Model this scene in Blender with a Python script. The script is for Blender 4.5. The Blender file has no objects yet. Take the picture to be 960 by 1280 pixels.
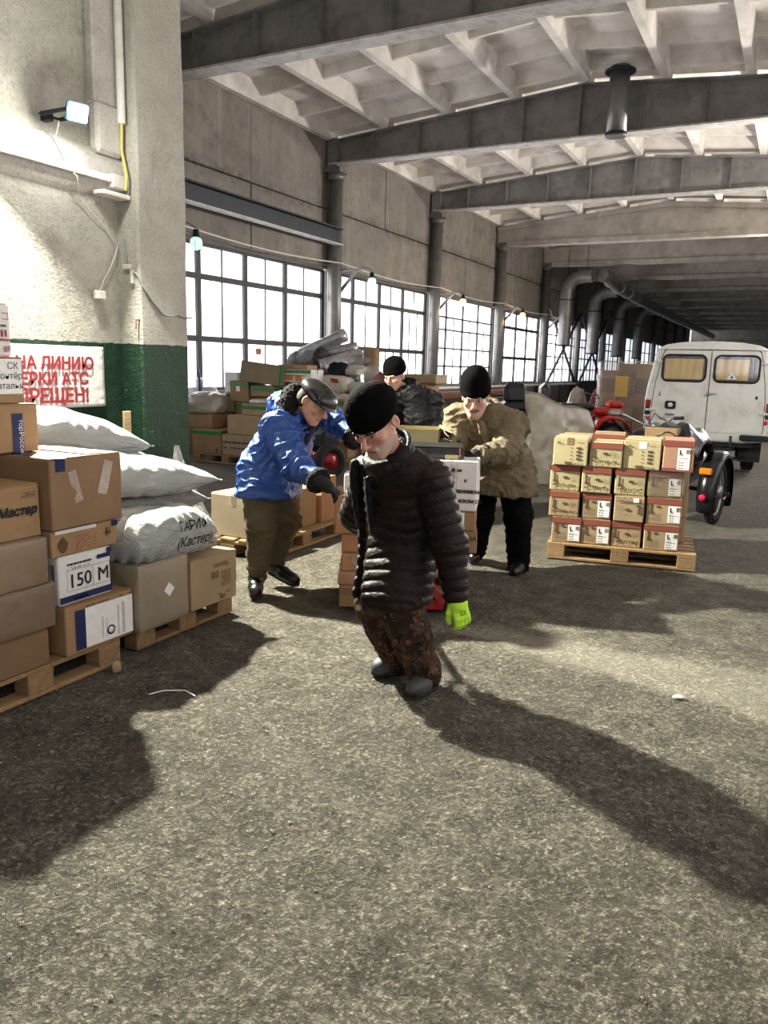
import bpy, bmesh, math, random
import numpy as np
import openvdb
from mathutils import Vector, Matrix, Euler

S = bpy.context.scene
COL = S.collection
R = math.radians

# ------------------------------------------------------------------ camera
cam_d = bpy.data.cameras.new('camera')
cam_d.sensor_fit = 'VERTICAL'; cam_d.sensor_height = 36.0; cam_d.sensor_width = 27.0
cam_d.lens = 980.4 / 1280 * 36.0
cam_d.clip_start = 0.05; cam_d.clip_end = 400
cam = bpy.data.objects.new('camera', cam_d); COL.objects.link(cam)
PITCH, ROLL, YAW = 0.184978, 0.0261926, 0.474833
_f = Vector((-math.sin(YAW)*math.cos(PITCH), math.cos(YAW)*math.cos(PITCH), -math.sin(PITCH)))
_r0 = Vector((math.cos(YAW), math.sin(YAW), 0)); _u0 = _r0.cross(_f)
_r = _r0*math.cos(ROLL) + _u0*math.sin(ROLL); _u = _r.cross(_f)
cam.matrix_world = Matrix(((_r.x, _u.x, -_f.x, 0), (_r.y, _u.y, -_f.y, 0), (_r.z, _u.z, -_f.z, 1.60), (0, 0, 0, 1)))
S.camera = cam

# ------------------------------------------------------------------ exposure, sky
S.view_settings.view_transform = 'Standard'; S.view_settings.look = 'None'
S.view_settings.gamma = 1.0; S.view_settings.use_curve_mapping = False
S.view_settings.exposure = 0.0
S.cycles.max_bounces = 8; S.cycles.diffuse_bounces = 5; S.cycles.transparent_max_bounces = 12
S.cycles.sample_clamp_indirect = 6.0
W = bpy.data.worlds.new('overcast_sky'); S.world = W; W.use_nodes = True
bg = W.node_tree.nodes['Background']; bg.inputs[0].default_value = (0.86, 0.93, 1.0, 1); bg.inputs[1].default_value = 1.6

# ------------------------------------------------------------------ daylight outside the left windows, added fill at the right wall, the flood lamp
def area_light(name, loc, rot, sx, sy, power, color):
    l = bpy.data.lights.new(name, 'AREA'); l.shape = 'RECTANGLE'; l.size = sx; l.size_y = sy
    l.energy = power; l.color = color
    o = bpy.data.objects.new(name, l); COL.objects.link(o); o.location = loc; o.rotation_euler = rot
    return o
DAY = (1.0, 0.965, 0.94)
for k in range(5):                                                    # along the left window wall
    area_light('daylight_left', (-12.2, 13.9+6*k, 2.6), (0, R(-90), 0), 3.6, 5.6, 700, DAY)
for k in range(5):                                                    # soft fill through unseen windows added in the right wall
    area_light('window_fill_right', (3.4, -10.1+6*k, 2.9), (0, R(90), 0), 3.6, 5.6, 190, (1.0, .90, .82))
FLOOD_AT = Vector((-5.27, 4.77, 3.50)); FLOOD_AIM = Vector((-1.15, 3.39, 1.75))
_fl = bpy.data.lights.new('flood_light', 'AREA'); _fl.shape = 'RECTANGLE'; _fl.size = .145; _fl.size_y = .115
_fl.energy = 1520; _fl.color = (1.0, 0.985, 0.83)
_flo = bpy.data.objects.new('flood_light', _fl); COL.objects.link(_flo)
_flo.location = FLOOD_AT + (FLOOD_AIM-FLOOD_AT).normalized()*0.042
_flo.rotation_euler = (FLOOD_AIM-FLOOD_AT).to_track_quat('-Z', 'Y').to_euler()
_sp = bpy.data.lights.new('flood_spill_light', 'POINT'); _sp.energy = 48; _sp.color = (1.0, 1.0, .88); _sp.shadow_soft_size = .05   # stray light off the lamp's front glass
_spo = bpy.data.objects.new('flood_spill_light', _sp); COL.objects.link(_spo); _spo.location = FLOOD_AT + (FLOOD_AIM-FLOOD_AT).normalized()*0.12
# unseen lamps added high on the right wall to brighten the ceiling
WASH = [(Vector((1.3, 20.5, 3.9)), Vector((-4.8, 14.2, 7.3))), (Vector((1.3, 29.0, 3.9)), Vector((-5.0, 22.0, 7.3)))]
for _a, _b in WASH:
    _wl = bpy.data.lights.new('ceiling_fill_light', 'AREA'); _wl.shape = 'RECTANGLE'; _wl.size = .4; _wl.size_y = .3; _wl.energy = 700; _wl.color = (1.0, .94, .86)
    _wlo = bpy.data.objects.new('ceiling_fill_light', _wl); COL.objects.link(_wlo)
    _wlo.location = _a + (_b-_a).normalized()*0.05; _wlo.rotation_euler = (_b-_a).to_track_quat('-Z', 'Y').to_euler()

# ================================================================== helpers
RNG = np.random.default_rng(7)
def tag(o, label=None, cat=None, group=None, kind=None):
    if label: o['label'] = label
    if cat: o['category'] = cat
    if group: o['group'] = group
    if kind: o['kind'] = kind
    return o
def empty(name, loc=(0, 0, 0), rz=0.0, label=None, cat=None, group=None, kind=None):
    o = bpy.data.objects.new(name, None); COL.objects.link(o)
    o.location = loc; o.rotation_euler = (0, 0, rz); o.empty_display_size = 0.1
    return tag(o, label, cat, group, kind)
def link(name, me, m, parent=None, loc=None, rot=None):
    o = bpy.data.objects.new(name, me); COL.objects.link(o)
    if m is not None and not me.materials: me.materials.append(m)
    if parent is not None: o.parent = parent
    if loc is not None: o.location = loc
    if rot is not None: o.rotation_euler = rot
    return o
def pydata(name, v, f, smooth=False):
    me = bpy.data.meshes.new(name); me.from_pydata([tuple(map(float, p)) for p in v], [], [tuple(int(i) for i in q) for q in f])
    me.update()
    if smooth: me.polygons.foreach_set('use_smooth', [True]*len(me.polygons))
    return me

class MB:
    """collects simple solids, then links them as ONE mesh object"""
    def __init__(s): s.v = []; s.f = []; s.sm = []
    def add(s, v, f, smooth=False):
        n = len(s.v); s.v += [Vector(p) for p in v]; s.f += [tuple(i+n for i in q) for q in f]; s.sm += [smooth]*len(f); return s
    def box(s, cen, d, M=None, b=0.0):
        x, y, z = d[0]/2, d[1]/2, d[2]/2
        if b <= 0:
            v = [(-x,-y,-z),(x,-y,-z),(x,y,-z),(-x,y,-z),(-x,-y,z),(x,-y,z),(x,y,z),(-x,y,z)]
            f = [(0,3,2,1),(4,5,6,7),(0,1,5,4),(1,2,6,5),(2,3,7,6),(3,0,4,7)]
        else:
            b = min(b, x*.98, y*.98, z*.98); v = []; f = []
            for sx in (-1,1):
                for sy in (-1,1):
                    for sz in (-1,1):
                        v += [(sx*x, sy*(y-b), sz*(z-b)), (sx*(x-b), sy*y, sz*(z-b)), (sx*(x-b), sy*(y-b), sz*z)]
            I = lambda a,bb,c,k: (((a>0)*4+(bb>0)*2+(c>0))*3+k)
            def q(*t): f.append(t)
            for a in (-1,1):
                r = [I(a,-1,-1,0), I(a,1,-1,0), I(a,1,1,0), I(a,-1,1,0)]; f.append(tuple(r if a>0 else r[::-1]))
                r = [I(-1,a,-1,1), I(-1,a,1,1), I(1,a,1,1), I(1,a,-1,1)]; f.append(tuple(r if a>0 else r[::-1]))
                r = [I(-1,-1,a,2), I(1,-1,a,2), I(1,1,a,2), I(-1,1,a,2)]; f.append(tuple(r if a>0 else r[::-1]))
            for a in (-1,1):
                for c in (-1,1):
                    r = [I(a,c,-1,0), I(a,c,-1,1), I(a,c,1,1), I(a,c,1,0)]; f.append(tuple(r if a*c>0 else r[::-1]))
                    r = [I(a,-1,c,0), I(a,-1,c,2), I(a,1,c,2), I(a,1,c,0)]; f.append(tuple(r[::-1] if a*c>0 else r))
                    r = [I(-1,a,c,1), I(-1,a,c,2), I(1,a,c,2), I(1,a,c,1)]; f.append(tuple(r if a*c>0 else r[::-1]))
                    for e in (-1,1):
                        r = [I(a,c,e,0), I(a,c,e,1), I(a,c,e,2)]; f.append(tuple(r if a*c*e>0 else r[::-1]))
        cen = Vector(cen)
        v = [(M @ Vector(p) if M is not None else Vector(p)) + cen for p in v]
        return s.add(v, f)
    def bar(s, a, b, w, h, up=(0,0,1)):
        a, b = Vector(a), Vector(b); d = b-a; L = d.length; y = d/L; u = Vector(up)
        if abs(y.dot(u)) > .98: u = Vector((1,0,0))
        x = y.cross(u).normalized(); z = x.cross(y)
        M = Matrix((x, y, z)).transposed()
        return s.box((a+b)/2, (w, L, h), M)
    def tube(s, pts, r, n=10, cap=True, smooth=True):
        pts = [Vector(p) for p in pts]; rr = r if isinstance(r, (list, tuple)) else [r]*len(pts)
        v = []; f = []; up = None
        for i, p in enumerate(pts):
            t = (pts[min(i+1, len(pts)-1)] - pts[max(i-1, 0)]).normalized()
            if up is None:
                up = Vector((0,0,1)) if abs(t.z) < .9 else Vector((1,0,0))
            x = t.cross(up).normalized(); up = x.cross(t).normalized()
            for k in range(n):
                a = 2*math.pi*k/n; v.append(p + (x*math.cos(a)+up*math.sin(a))*rr[i])
        for i in range(len(pts)-1):
            for k in range(n):
                k2 = (k+1) % n; f.append((i*n+k, i*n+k2, (i+1)*n+k2, (i+1)*n+k))
        s.add(v, f, smooth)
        if cap:
            m = len(pts)-1
            s.add(v[:n], [tuple(range(n))[::-1]]); s.add(v[m*n:], [tuple(range(n))])
        return s
    def lathe(s, prof, n=20, M=None, c=(0,0,0), smooth=True, ring=False):
        v = []; f = []; c = Vector(c)
        for (r, z) in prof:
            for k in range(n):
                a = 2*math.pi*k/n; p = Vector((r*math.cos(a), r*math.sin(a), z)); v.append((M @ p if M is not None else p)+c)
        for i in range(len(prof)-1):
            for k in range(n):
                k2 = (k+1) % n; f.append((i*n+k, i*n+k2, (i+1)*n+k2, (i+1)*n+k))
        if ring:
            m = len(prof)-1
            for k in range(n): f.append((m*n+k, m*n+(k+1) % n, (k+1) % n, k))
        else: f.append(tuple(range(n))[::-1]); f.append(tuple((len(prof)-1)*n+k for k in range(n)))
        return s.add(v, f, smooth)
    def quad(s, pts): return s.add(pts, [tuple(range(len(pts)))])
    def mesh(s, name):
        me = bpy.data.meshes.new(name); me.from_pydata([tuple(p) for p in s.v], [], s.f); me.update()
        me.polygons.foreach_set('use_smooth', s.sm); return me
    def build(s, name, m, parent=None, loc=None, rot=None): return link(name, s.mesh(name), m, parent, loc, rot)

def arc(c, r, a0, a1, n, u=(1,0,0), w=(0,0,1)):
    c, u, w = Vector(c), Vector(u), Vector(w)
    return [c + u*(r*math.cos(a0+(a1-a0)*k/n)) + w*(r*math.sin(a0+(a1-a0)*k/n)) for k in range(n+1)]

# ------------------------------------------------------------------ numpy noise
_LAT = RNG.random((64, 64, 64)).astype(np.float32)*2-1
def vnoise(p, seed=0):
    p = np.asarray(p, np.float32) + np.float32(seed*7.31+100)
    i = np.floor(p).astype(np.int32); t = p-i; t = t*t*(3-2*t); i &= 63; j = (i+1) & 63
    x0, y0, z0 = i[..., 0], i[..., 1], i[..., 2]; x1, y1, z1 = j[..., 0], j[..., 1], j[..., 2]
    tx, ty, tz = t[..., 0], t[..., 1], t[..., 2]
    a = _LAT[x0,y0,z0]*(1-tx)+_LAT[x1,y0,z0]*tx; b = _LAT[x0,y1,z0]*(1-tx)+_LAT[x1,y1,z0]*tx
    c = _LAT[x0,y0,z1]*(1-tx)+_LAT[x1,y0,z1]*tx; d = _LAT[x0,y1,z1]*(1-tx)+_LAT[x1,y1,z1]*tx
    a = a*(1-ty)+b*ty; c = c*(1-ty)+d*ty
    return a*(1-tz)+c*tz
def fbm(p, n=3, seed=0):
    p = np.asarray(p, np.float32); s = 0; a = 1.0; tot = 0
    for k in range(n): s = s + a*vnoise(p*(2**k), seed+k*3); tot += a; a *= .5
    return s/tot

# ------------------------------------------------------------------ materials
M = {}
class NT:
    def __init__(s, name):
        s.m = bpy.data.materials.new(name); s.m.use_nodes = True; s.t = s.m.node_tree; s.n = s.t.nodes
        s.b = s.n['Principled BSDF']; s.out = s.n['Material Output']
        s.tc = s.n.new('ShaderNodeTexCoord'); s.co = s.tc.outputs['Object']
    def new(s, t, **k):
        o = s.n.new(t)
        for a, v in k.items(): setattr(o, a, v)
        return o
    def L(s, a, b): s.t.links.new(a, b)
    def inp(s, sock, v):
        if hasattr(v, 'is_linked') or hasattr(v, 'links'): s.L(v, sock)
        else: sock.default_value = v
    def noise(s, scale, detail=3, rough=.55, co=None, dist=0.0):
        o = s.new('ShaderNodeTexNoise'); o.inputs['Scale'].default_value = scale; o.inputs['Detail'].default_value = detail
        o.inputs['Roughness'].default_value = rough; o.inputs['Distortion'].default_value = dist; s.L(co or s.co, o.inputs['Vector']); return o.outputs['Fac']
    def voro(s, scale, feat='F1', out='Distance', co=None, rnd=1.0):
        o = s.new('ShaderNodeTexVoronoi', feature=feat); o.inputs['Scale'].default_value = scale; o.inputs['Randomness'].default_value = rnd
        s.L(co or s.co, o.inputs['Vector']); return o.outputs[out]
    def scale(s, v, co=None):
        o = s.new('ShaderNodeMapping'); o.inputs['Scale'].default_value = v; s.L(co or s.co, o.inputs['Vector']); return o.outputs[0]
    def math(s, op, a, b=0.0, c=0.0, clamp=False):
        o = s.new('ShaderNodeMath', operation=op, use_clamp=clamp); s.inp(o.inputs[0], a); s.inp(o.inputs[1], b); s.inp(o.inputs[2], c); return o.outputs[0]
    def ramp(s, fac, stops, interp='LINEAR'):
        o = s.new('ShaderNodeValToRGB'); r = o.color_ramp; r.interpolation = interp
        while len(r.elements) > len(stops): r.elements.remove(r.elements[-1])
        while len(r.elements) < len(stops): r.elements.new(1.0)
        for e, (p, c) in zip(r.elements, stops):
            e.position = p; e.color = (c, c, c, 1) if isinstance(c, (int, float)) else (*c, 1)
        s.L(fac, o.inputs[0]); return o.outputs[0]
    def mix(s, fac, a, b, blend='MIX'):
        o = s.new('ShaderNodeMix', data_type='RGBA', blend_type=blend); s.inp(o.inputs[0], fac)
        for k, v in ((6, a), (7, b)):
            if isinstance(v, tuple): o.inputs[k].default_value = (*v[:3], 1)
            else: s.L(v, o.inputs[k])
        return o.outputs[2]
    def sep(s, co=None):
        o = s.new('ShaderNodeSeparateXYZ'); s.L(co or s.co, o.inputs[0]); return o.outputs
    def bump(s, h, strength=.5, dist=.01, nrm=None):
        o = s.new('ShaderNodeBump'); o.inputs['Strength'].default_value = strength; o.inputs['Distance'].default_value = dist
        s.L(h, o.inputs['Height'])
        if nrm is not None: s.L(nrm, o.inputs['Normal'])
        return o.outputs[0]
    def rand(s): return s.new('ShaderNodeObjectInfo').outputs['Random']
    def set(s, **k):
        for a, v in k.items():
            sock = s.b.inputs[{'col': 'Base Color', 'rough': 'Roughness', 'metal': 'Metallic', 'nrm': 'Normal', 'spec': 'Specular IOR Level',
                               'alpha': 'Alpha', 'trans': 'Transmission Weight', 'sheen': 'Sheen Weight', 'coat': 'Coat Weight', 'sub': 'Subsurface Weight'}.get(a, a)]
            if isinstance(v, tuple): sock.default_value = (*v[:3], 1)
            else: s.inp(sock, v)
        return s.m

def pm(name, col, rough=.7, metal=0.0, var=.25, vscale=6.0, bump=.15, bscale=60.0, bdist=.004, rnd=.0, spec=.4, stain=None, stain_amt=.5, stain_scale=3.0, sheen=0.0):
    t = NT(name); d = tuple(c*(1-var) for c in col); l = tuple(min(1, c*(1+var*.6)) for c in col)
    c = t.mix(t.ramp(t.noise(vscale, 5, .62), [(.3, 0.0), (.7, 1.0)]), d, l)
    if stain is not None:
        c = t.mix(t.math('MULTIPLY', t.ramp(t.noise(stain_scale, 6, .68, dist=.4), [(.48, 0.0), (.68, 1.0)]), stain_amt), c, stain)
    if rnd > 0:
        r = t.math('MULTIPLY_ADD', t.rand(), 2*rnd, 1-rnd)
        hsv = t.new('ShaderNodeHueSaturation'); t.inp(hsv.inputs['Value'], r); t.L(c, hsv.inputs['Color']); c = hsv.outputs[0]
    t.L(c, t.b.inputs['Base Color'])
    t.set(rough=rough, metal=metal, spec=spec)
    if sheen: t.set(sheen=sheen)
    if bump > 0: t.L(t.bump(t.noise(bscale, 4, .6), bump, bdist), t.b.inputs['Normal'])
    M[name] = t.m; return t.m
def plain(name, col, rough=.6, metal=0.0, spec=.4): return pm(name, col, rough, metal, .08, 20, .0, spec=spec)
def emit(name, col, power):
    t = NT(name); t.set(col=(.8,.8,.8), rough=.3)
    t.b.inputs['Emission Color'].default_value = (*col, 1); t.b.inputs['Emission Strength'].default_value = power; M[name] = t.m; return t.m

# ================================================================== materials
def world_co(t):
    return t.new('ShaderNodeNewGeometry').outputs['Position']
def floor_material():
    t = NT('asphalt'); co = world_co(t); X, Y, Z = t.sep(co)
    big = t.noise(.55, 5, .6, co); mid = t.noise(5, 6, .65, co); fine = t.noise(95, 5, .7, co)
    grain = t.voro(85, co=co); grain2 = t.voro(34, co=co); cell = t.voro(85, out='Color', co=co)
    base = t.mix(t.ramp(big, [(.3, 0.), (.72, 1.)]), (.27, .24, .186), (.37, .337, .265))
    base = t.mix(t.math('MULTIPLY', t.ramp(mid, [(.40, 0.), (.62, 1.)]), .75), base, (.135, .12, .095))
    pit = t.math('MAXIMUM', t.ramp(t.noise(42, 6, .75, co), [(.46, 0.), (.6, 1.)]), t.math('MULTIPLY', t.ramp(t.noise(17, 5, .7, co), [(.50, 0.), (.62, 1.)]), .8))
    base = t.mix(t.math('MULTIPLY', pit, .62), base, (.07, .065, .055))
    chip = t.ramp(t.sep(cell)[0], [(.78, 0.), (.9, 1.)])
    base = t.mix(t.math('MULTIPLY', t.math('MULTIPLY', chip, t.ramp(grain, [(.25, 1.), (.5, 0.)])), .75), base, (.46, .43, .35))
    # the smoother trowelled strip that crosses the floor on the right
    wob = t.math('MULTIPLY', t.math('SUBTRACT', t.noise(2.2, 4, .6, co), .5), .35)
    v = t.math('ADD', t.math('ADD', t.math('MULTIPLY', X, -.04), t.math('MULTIPLY', Y, 1.0)), wob)
    a = t.math('ADD', t.math('MULTIPLY', X, .27), v)
    band = t.math('MULTIPLY', t.ramp(t.math('MULTIPLY', a, .1), [(.385, 0.), (.395, 1.)]), t.ramp(t.math('MULTIPLY', v, .1), [(.455, 1.), (.468, 0.)]))
    band = t.math('MULTIPLY', band, t.ramp(t.math('MULTIPLY_ADD', X, .1, .5), [(.31, 0.), (.34, 1.)]))
    base = t.mix(t.math('MULTIPLY', band, .5), base, t.mix(mid, (.27, .25, .2), (.36, .335, .275)))
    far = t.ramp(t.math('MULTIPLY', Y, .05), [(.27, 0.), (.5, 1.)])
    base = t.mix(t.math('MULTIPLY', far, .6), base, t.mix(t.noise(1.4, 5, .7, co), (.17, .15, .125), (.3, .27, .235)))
    # pale scrape line and a crack
    wv = t.math('ADD', t.math('ADD', t.math('MULTIPLY', X, .62), Y), t.math('MULTIPLY', t.noise(1.6, 3, .6, co), .5))
    scr = t.ramp(t.math('ABSOLUTE', t.math('SUBTRACT', wv, 1.72)), [(.008, 1.), (.03, 0.)])
    base = t.mix(t.math('MULTIPLY', t.math('MULTIPLY', scr, t.ramp(mid, [(.4, 0.), (.55, 1.)])), .3), base, (.45, .42, .34))
    h = t.math('ADD', t.math('MULTIPLY', grain, -.55), t.math('ADD', t.math('MULTIPLY', grain2, -.5), t.math('MULTIPLY', fine, .6)))
    h = t.math('SUBTRACT', h, t.math('MULTIPLY', pit, .9))
    sm = t.math('SUBTRACT', 1.0, t.math('MULTIPLY', band, .75))
    h = t.math('MULTIPLY', h, sm)
    b1 = t.bump(t.noise(9, 6, .65, co), .5, .06)
    t.set(col=base, rough=.92, spec=.22, nrm=t.bump(h, 1.0, .03, b1)); M['asphalt'] = t.m
floor_material()

def plaster(name, lo, hi, dado=None, dado_z=1.7, rel=1.0, dirt=(.16, .14, .12)):
    t = NT(name); co = world_co(t); X, Y, Z = t.sep(co)
    c = t.mix(t.ramp(t.noise(2.2, 6, .65, co), [(.3, 0.), (.7, 1.)]), lo, hi)
    spl = t.ramp(t.noise(38, 5, .7, co), [(.5, 0.), (.64, 1.)])
    c = t.mix(t.math('MULTIPLY', spl, .35), c, tuple(x*.45 for x in lo))
    c = t.mix(t.math('MULTIPLY', t.ramp(t.noise(1.1, 7, .75, co, .6), [(.55, 0.), (.7, 1.)]), .55), c, dirt)
    h = t.math('ADD', t.noise(45, 5, .7, co), t.math('MULTIPLY', t.noise(9, 4, .6, co), 1.2))
    if dado is not None:
        edge = t.math('ADD', Z, t.math('MULTIPLY', t.math('SUBTRACT', t.noise(14, 3, .6, co), .5), .035))
        k = t.ramp(t.math('SUBTRACT', t.math('ADD', edge, .5), dado_z), [(.498, 1.), (.502, 0.)])
        g = t.mix(t.ramp(t.noise(3, 6, .7, co), [(.35, 0.), (.65, 1.)]), dado, tuple(x*1.7 for x in dado))
        chips = t.ramp(t.noise(7, 7, .78, co), [(.66, 0.), (.69, 1.)])
        g = t.mix(t.math('MULTIPLY', chips, .8), g, (.5, .52, .46))
        c = t.mix(k, c, g); t.inp(t.b.inputs['Roughness'], t.math('MULTIPLY_ADD', k, -.45, .92))
    else: t.set(rough=.93)
    t.set(col=c, spec=.3, nrm=t.bump(h, .8*rel, .02)); M[name] = t.m
plaster('plaster_dado', (.33, .32, .285), (.46, .445, .40), (.0028, .020, .0085), 1.735, 1.1)
plaster('plaster_upper', (.36, .34, .32), (.52, .50, .47), None, 0, .6)

def concrete_panel():
    t = NT('concrete_panel'); co = world_co(t); X, Y, Z = t.sep(co)
    c = t.mix(t.ramp(t.noise(1.3, 7, .68, co), [(.3, 0.), (.7, 1.)]), (.16, .14, .12), (.31, .28, .24))
    streak = t.noise(1.0, 5, .65, t.scale((1, 3.2, .16), co))
    c = t.mix(t.math('MULTIPLY', t.ramp(streak, [(.55, 0.), (.7, 1.)]), .55), c, (.40, .375, .34))
    c = t.mix(t.math('MULTIPLY', t.ramp(t.noise(2.4, 7, .75, co, .7), [(.52, 0.), (.66, 1.)]), .6), c, (.085, .075, .068))
    jz = t.math('ABSOLUTE', t.math('SUBTRACT', t.math('ADD', Z, t.math('MULTIPLY', t.math('SUBTRACT', t.noise(1.5, 4, .6, co), .5), .3)), 5.22))
    gr = t.math('MULTIPLY', t.ramp(jz, [(.0, 1.), (.22, 0.)]), t.ramp(t.noise(5, 6, .75, co), [(.40, 0.), (.58, 1.)]))
    c = t.mix(t.math('MULTIPLY', gr, .75), c, (.045, .038, .033))
    c = t.mix(t.rand(), c, t.mix(.5, c, (.22, .20, .18)))
    sc = t.math('SINE', t.math('MULTIPLY', t.voro(1.7, co=t.mix(.12, co, t.new('ShaderNodeTexNoise').outputs['Color'])), 42.0))
    sc = t.math('MULTIPLY', sc, t.ramp(t.noise(.8, 3, .6, co), [(.45, 0.), (.62, 1.)]))
    h = t.math('ADD', t.noise(11, 6, .7, co), t.math('MULTIPLY', sc, .13))
    t.set(col=c, rough=.93, spec=.25, nrm=t.bump(h, .7, .04)); M['concrete_panel'] = t.m
concrete_panel()
pm('whitewash', (.72, .68, .63), .9, 0, .15, 2.5, .25, 26, .01, stain=(.34, .30, .26), stain_amt=.5, stain_scale=1.4)
pm('beam_concrete', (.44, .405, .36), .9, 0, .22, 1.6, .25, 20, .01, stain=(.22, .19, .165), stain_amt=.6, stain_scale=1.2)
pm('beam_steel', (.23, .222, .215), .55, .25, .25, 2.5, .15, 30, .004, stain=(.075, .065, .06), stain_amt=.5)
pm('flange_pale', (.50, .485, .465), .7, .1, .2, 4, .2, 40, .004, stain=(.2, .16, .14), stain_amt=.55, stain_scale=6)
pm('dark_steel', (.022, .027, .035), .5, .4, .3, 4, .1, 40)
pm('column_paint', (.17, .168, .158), .38, .35, .25, 3, .12, 18, .004, stain=(.06, .055, .05), stain_amt=.5)
pm('mullion', (.045, .045, .045), .6, .2, .3, 5, .1, 40)
pm('sill_concrete', (.16, .15, .135), .9, 0, .3, 3, .3, 20, .01)
def frosted():
    t = NT('frosted_pane'); co = world_co(t)
    tr = t.new('ShaderNodeBsdfTranslucent'); tp = t.new('ShaderNodeBsdfTransparent'); mx = t.new('ShaderNodeMixShader')
    w = t.noise(1.0, 4, .6, t.scale((1, 9, .6), co)); d = t.noise(.8, 4, .6, co)
    tr.inputs[0].default_value = (.9, .9, .92, 1)
    t.L(t.mix(t.ramp(w, [(.35, 0.), (.65, 1.)]), (.78, .78, .80), (.96, .95, .97)), tp.inputs[0])
    t.inp(mx.inputs[0], t.math('MULTIPLY_ADD', d, .3, .25)); t.L(tp.outputs[0], mx.inputs[1]); t.L(tr.outputs[0], mx.inputs[2])
    t.L(mx.outputs[0], t.out.inputs['Surface']); M['frosted_pane'] = t.m
frosted()
def kraft(name, col, rnd=.14, rough=.8):
    t = NT(name)
    c = t.mix(t.ramp(t.noise(3.5, 5, .6), [(.3, 0.), (.7, 1.)]), tuple(x*.86 for x in col), tuple(x*1.08 for x in col))
    fib = t.noise(1, 3, .6, t.scale((4, 4, 160)))
    c = t.mix(t.math('MULTIPLY', t.ramp(fib, [(.4, 0.), (.6, 1.)]), .14), c, tuple(x*.7 for x in col))
    sc = t.ramp(t.noise(9, 6, .75, dist=.8), [(.63, 0.), (.72, 1.)])
    c = t.mix(t.math('MULTIPLY', sc, .3), c, tuple(min(1, x*1.5) for x in col))
    hsv = t.new('ShaderNodeHueSaturation'); t.inp(hsv.inputs['Value'], t.math('MULTIPLY_ADD', t.rand(), 2*rnd, 1-rnd)); t.L(c, hsv.inputs['Color'])
    t.set(col=hsv.outputs[0], rough=rough, spec=.35, nrm=t.bump(t.noise(14, 4, .6), .2, .006)); M[name] = t.m
kraft('kraft', (.29, .182, .093)); kraft('kraft_dark', (.20, .122, .066)); kraft('kraft_pale', (.34, .25, .145)); kraft('kraft_orange', (.38, .195, .10))
kraft('kraft_yellow', (.42, .36, .20), .08); kraft('kraft_grey', (.26, .21, .14)); kraft('kraft_rose', (.42, .23, .16), .08)
plain('white_card', (.72, .70, .69), .75); plain('paper', (.80, .79, .78), .7); plain('ink', (.012, .012, .014), .7); plain('ink_brown', (.10, .055, .03), .75)
plain('ink_red', (.26, .012, .02), .6); plain('ink_blue', (.010, .018, .085), .5); plain('tape_green', (.012, .19, .05), .35); plain('tape_red', (.25, .075, .05), .4)
plain('tape_blue', (.007, .015, .085), .35); plain('tape_white', (.66, .64, .6), .35)
def film(name, tint=(.95, .93, .9), gloss=.3, rough=.12, milk=.12, scale=9.0, lo=.15):
    t = NT(name); tp = t.new('ShaderNodeBsdfTransparent'); tp.inputs[0].default_value = (*tint, 1)
    g = t.new('ShaderNodeBsdfGlossy'); g.inputs['Roughness'].default_value = rough; g.inputs['Color'].default_value = (.9, .9, .9, 1)
    d = t.new('ShaderNodeBsdfDiffuse'); d.inputs[0].default_value = (*(x*.62 for x in tint), 1)
    st = t.noise(1, 5, .7, t.scale((scale, scale, scale*.4)), 1.0); cr = t.noise(scale*3, 5, .7, dist=1.5)
    nb = t.bump(t.math('ADD', st, t.math('MULTIPLY', cr, .5)), 1.0, .02); t.L(nb, g.inputs['Normal'])
    m1 = t.new('ShaderNodeMixShader'); m2 = t.new('ShaderNodeMixShader')
    t.inp(m1.inputs[0], t.math('MULTIPLY', t.ramp(cr, [(.35, lo), (.7, 1.)]), milk)); t.L(tp.outputs[0], m1.inputs[1]); t.L(d.outputs[0], m1.inputs[2])
    fr = t.new('ShaderNodeLayerWeight'); fr.inputs[0].default_value = .35; t.L(nb, fr.inputs['Normal'])
    t.inp(m2.inputs[0], t.math('MULTIPLY_ADD', fr.outputs['Facing'], gloss, gloss*.25)); t.L(m1.outputs[0], m2.inputs[1]); t.L(g.outputs[0], m2.inputs[2])
    t.L(m2.outputs[0], t.out.inputs['Surface']); M[name] = t.m
film('stretch_film', milk=.06, gloss=.36, rough=.09, lo=.0); film('clear_tape', milk=.16, gloss=.45, rough=.1); film('milky_film', (.60, .53, .44), .26, .2, .92, .8, .72)
film('bag_film', (.93, .93, .93), .4, .15, .5, 6.0)
def woven(name, col, grey=(.45,.47,.48)):
    t = NT(name)
    w = t.voro(260, rnd=.15); c = t.mix(t.ramp(t.noise(5, 5, .6), [(.3, 0.), (.7, 1.)]), tuple(x*.86 for x in col), col)
    c = t.mix(t.math('MULTIPLY', t.ramp(t.noise(2.5, 6, .7), [(.55, 0.), (.75, 1.)]), .35), c, grey)
    cre = t.noise(1, 6, .7, t.scale((9, 9, 22)), 1.2)
    t.set(col=c, rough=.6, spec=.35, nrm=t.bump(w, .15, .002, t.bump(cre, .9, .05))); M[name] = t.m
woven('sack_white', (.50, .525, .52)); woven('sack_grey', (.36, .35, .34), (.2,.2,.2)); woven('sack_cream', (.62, .58, .5))
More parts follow.
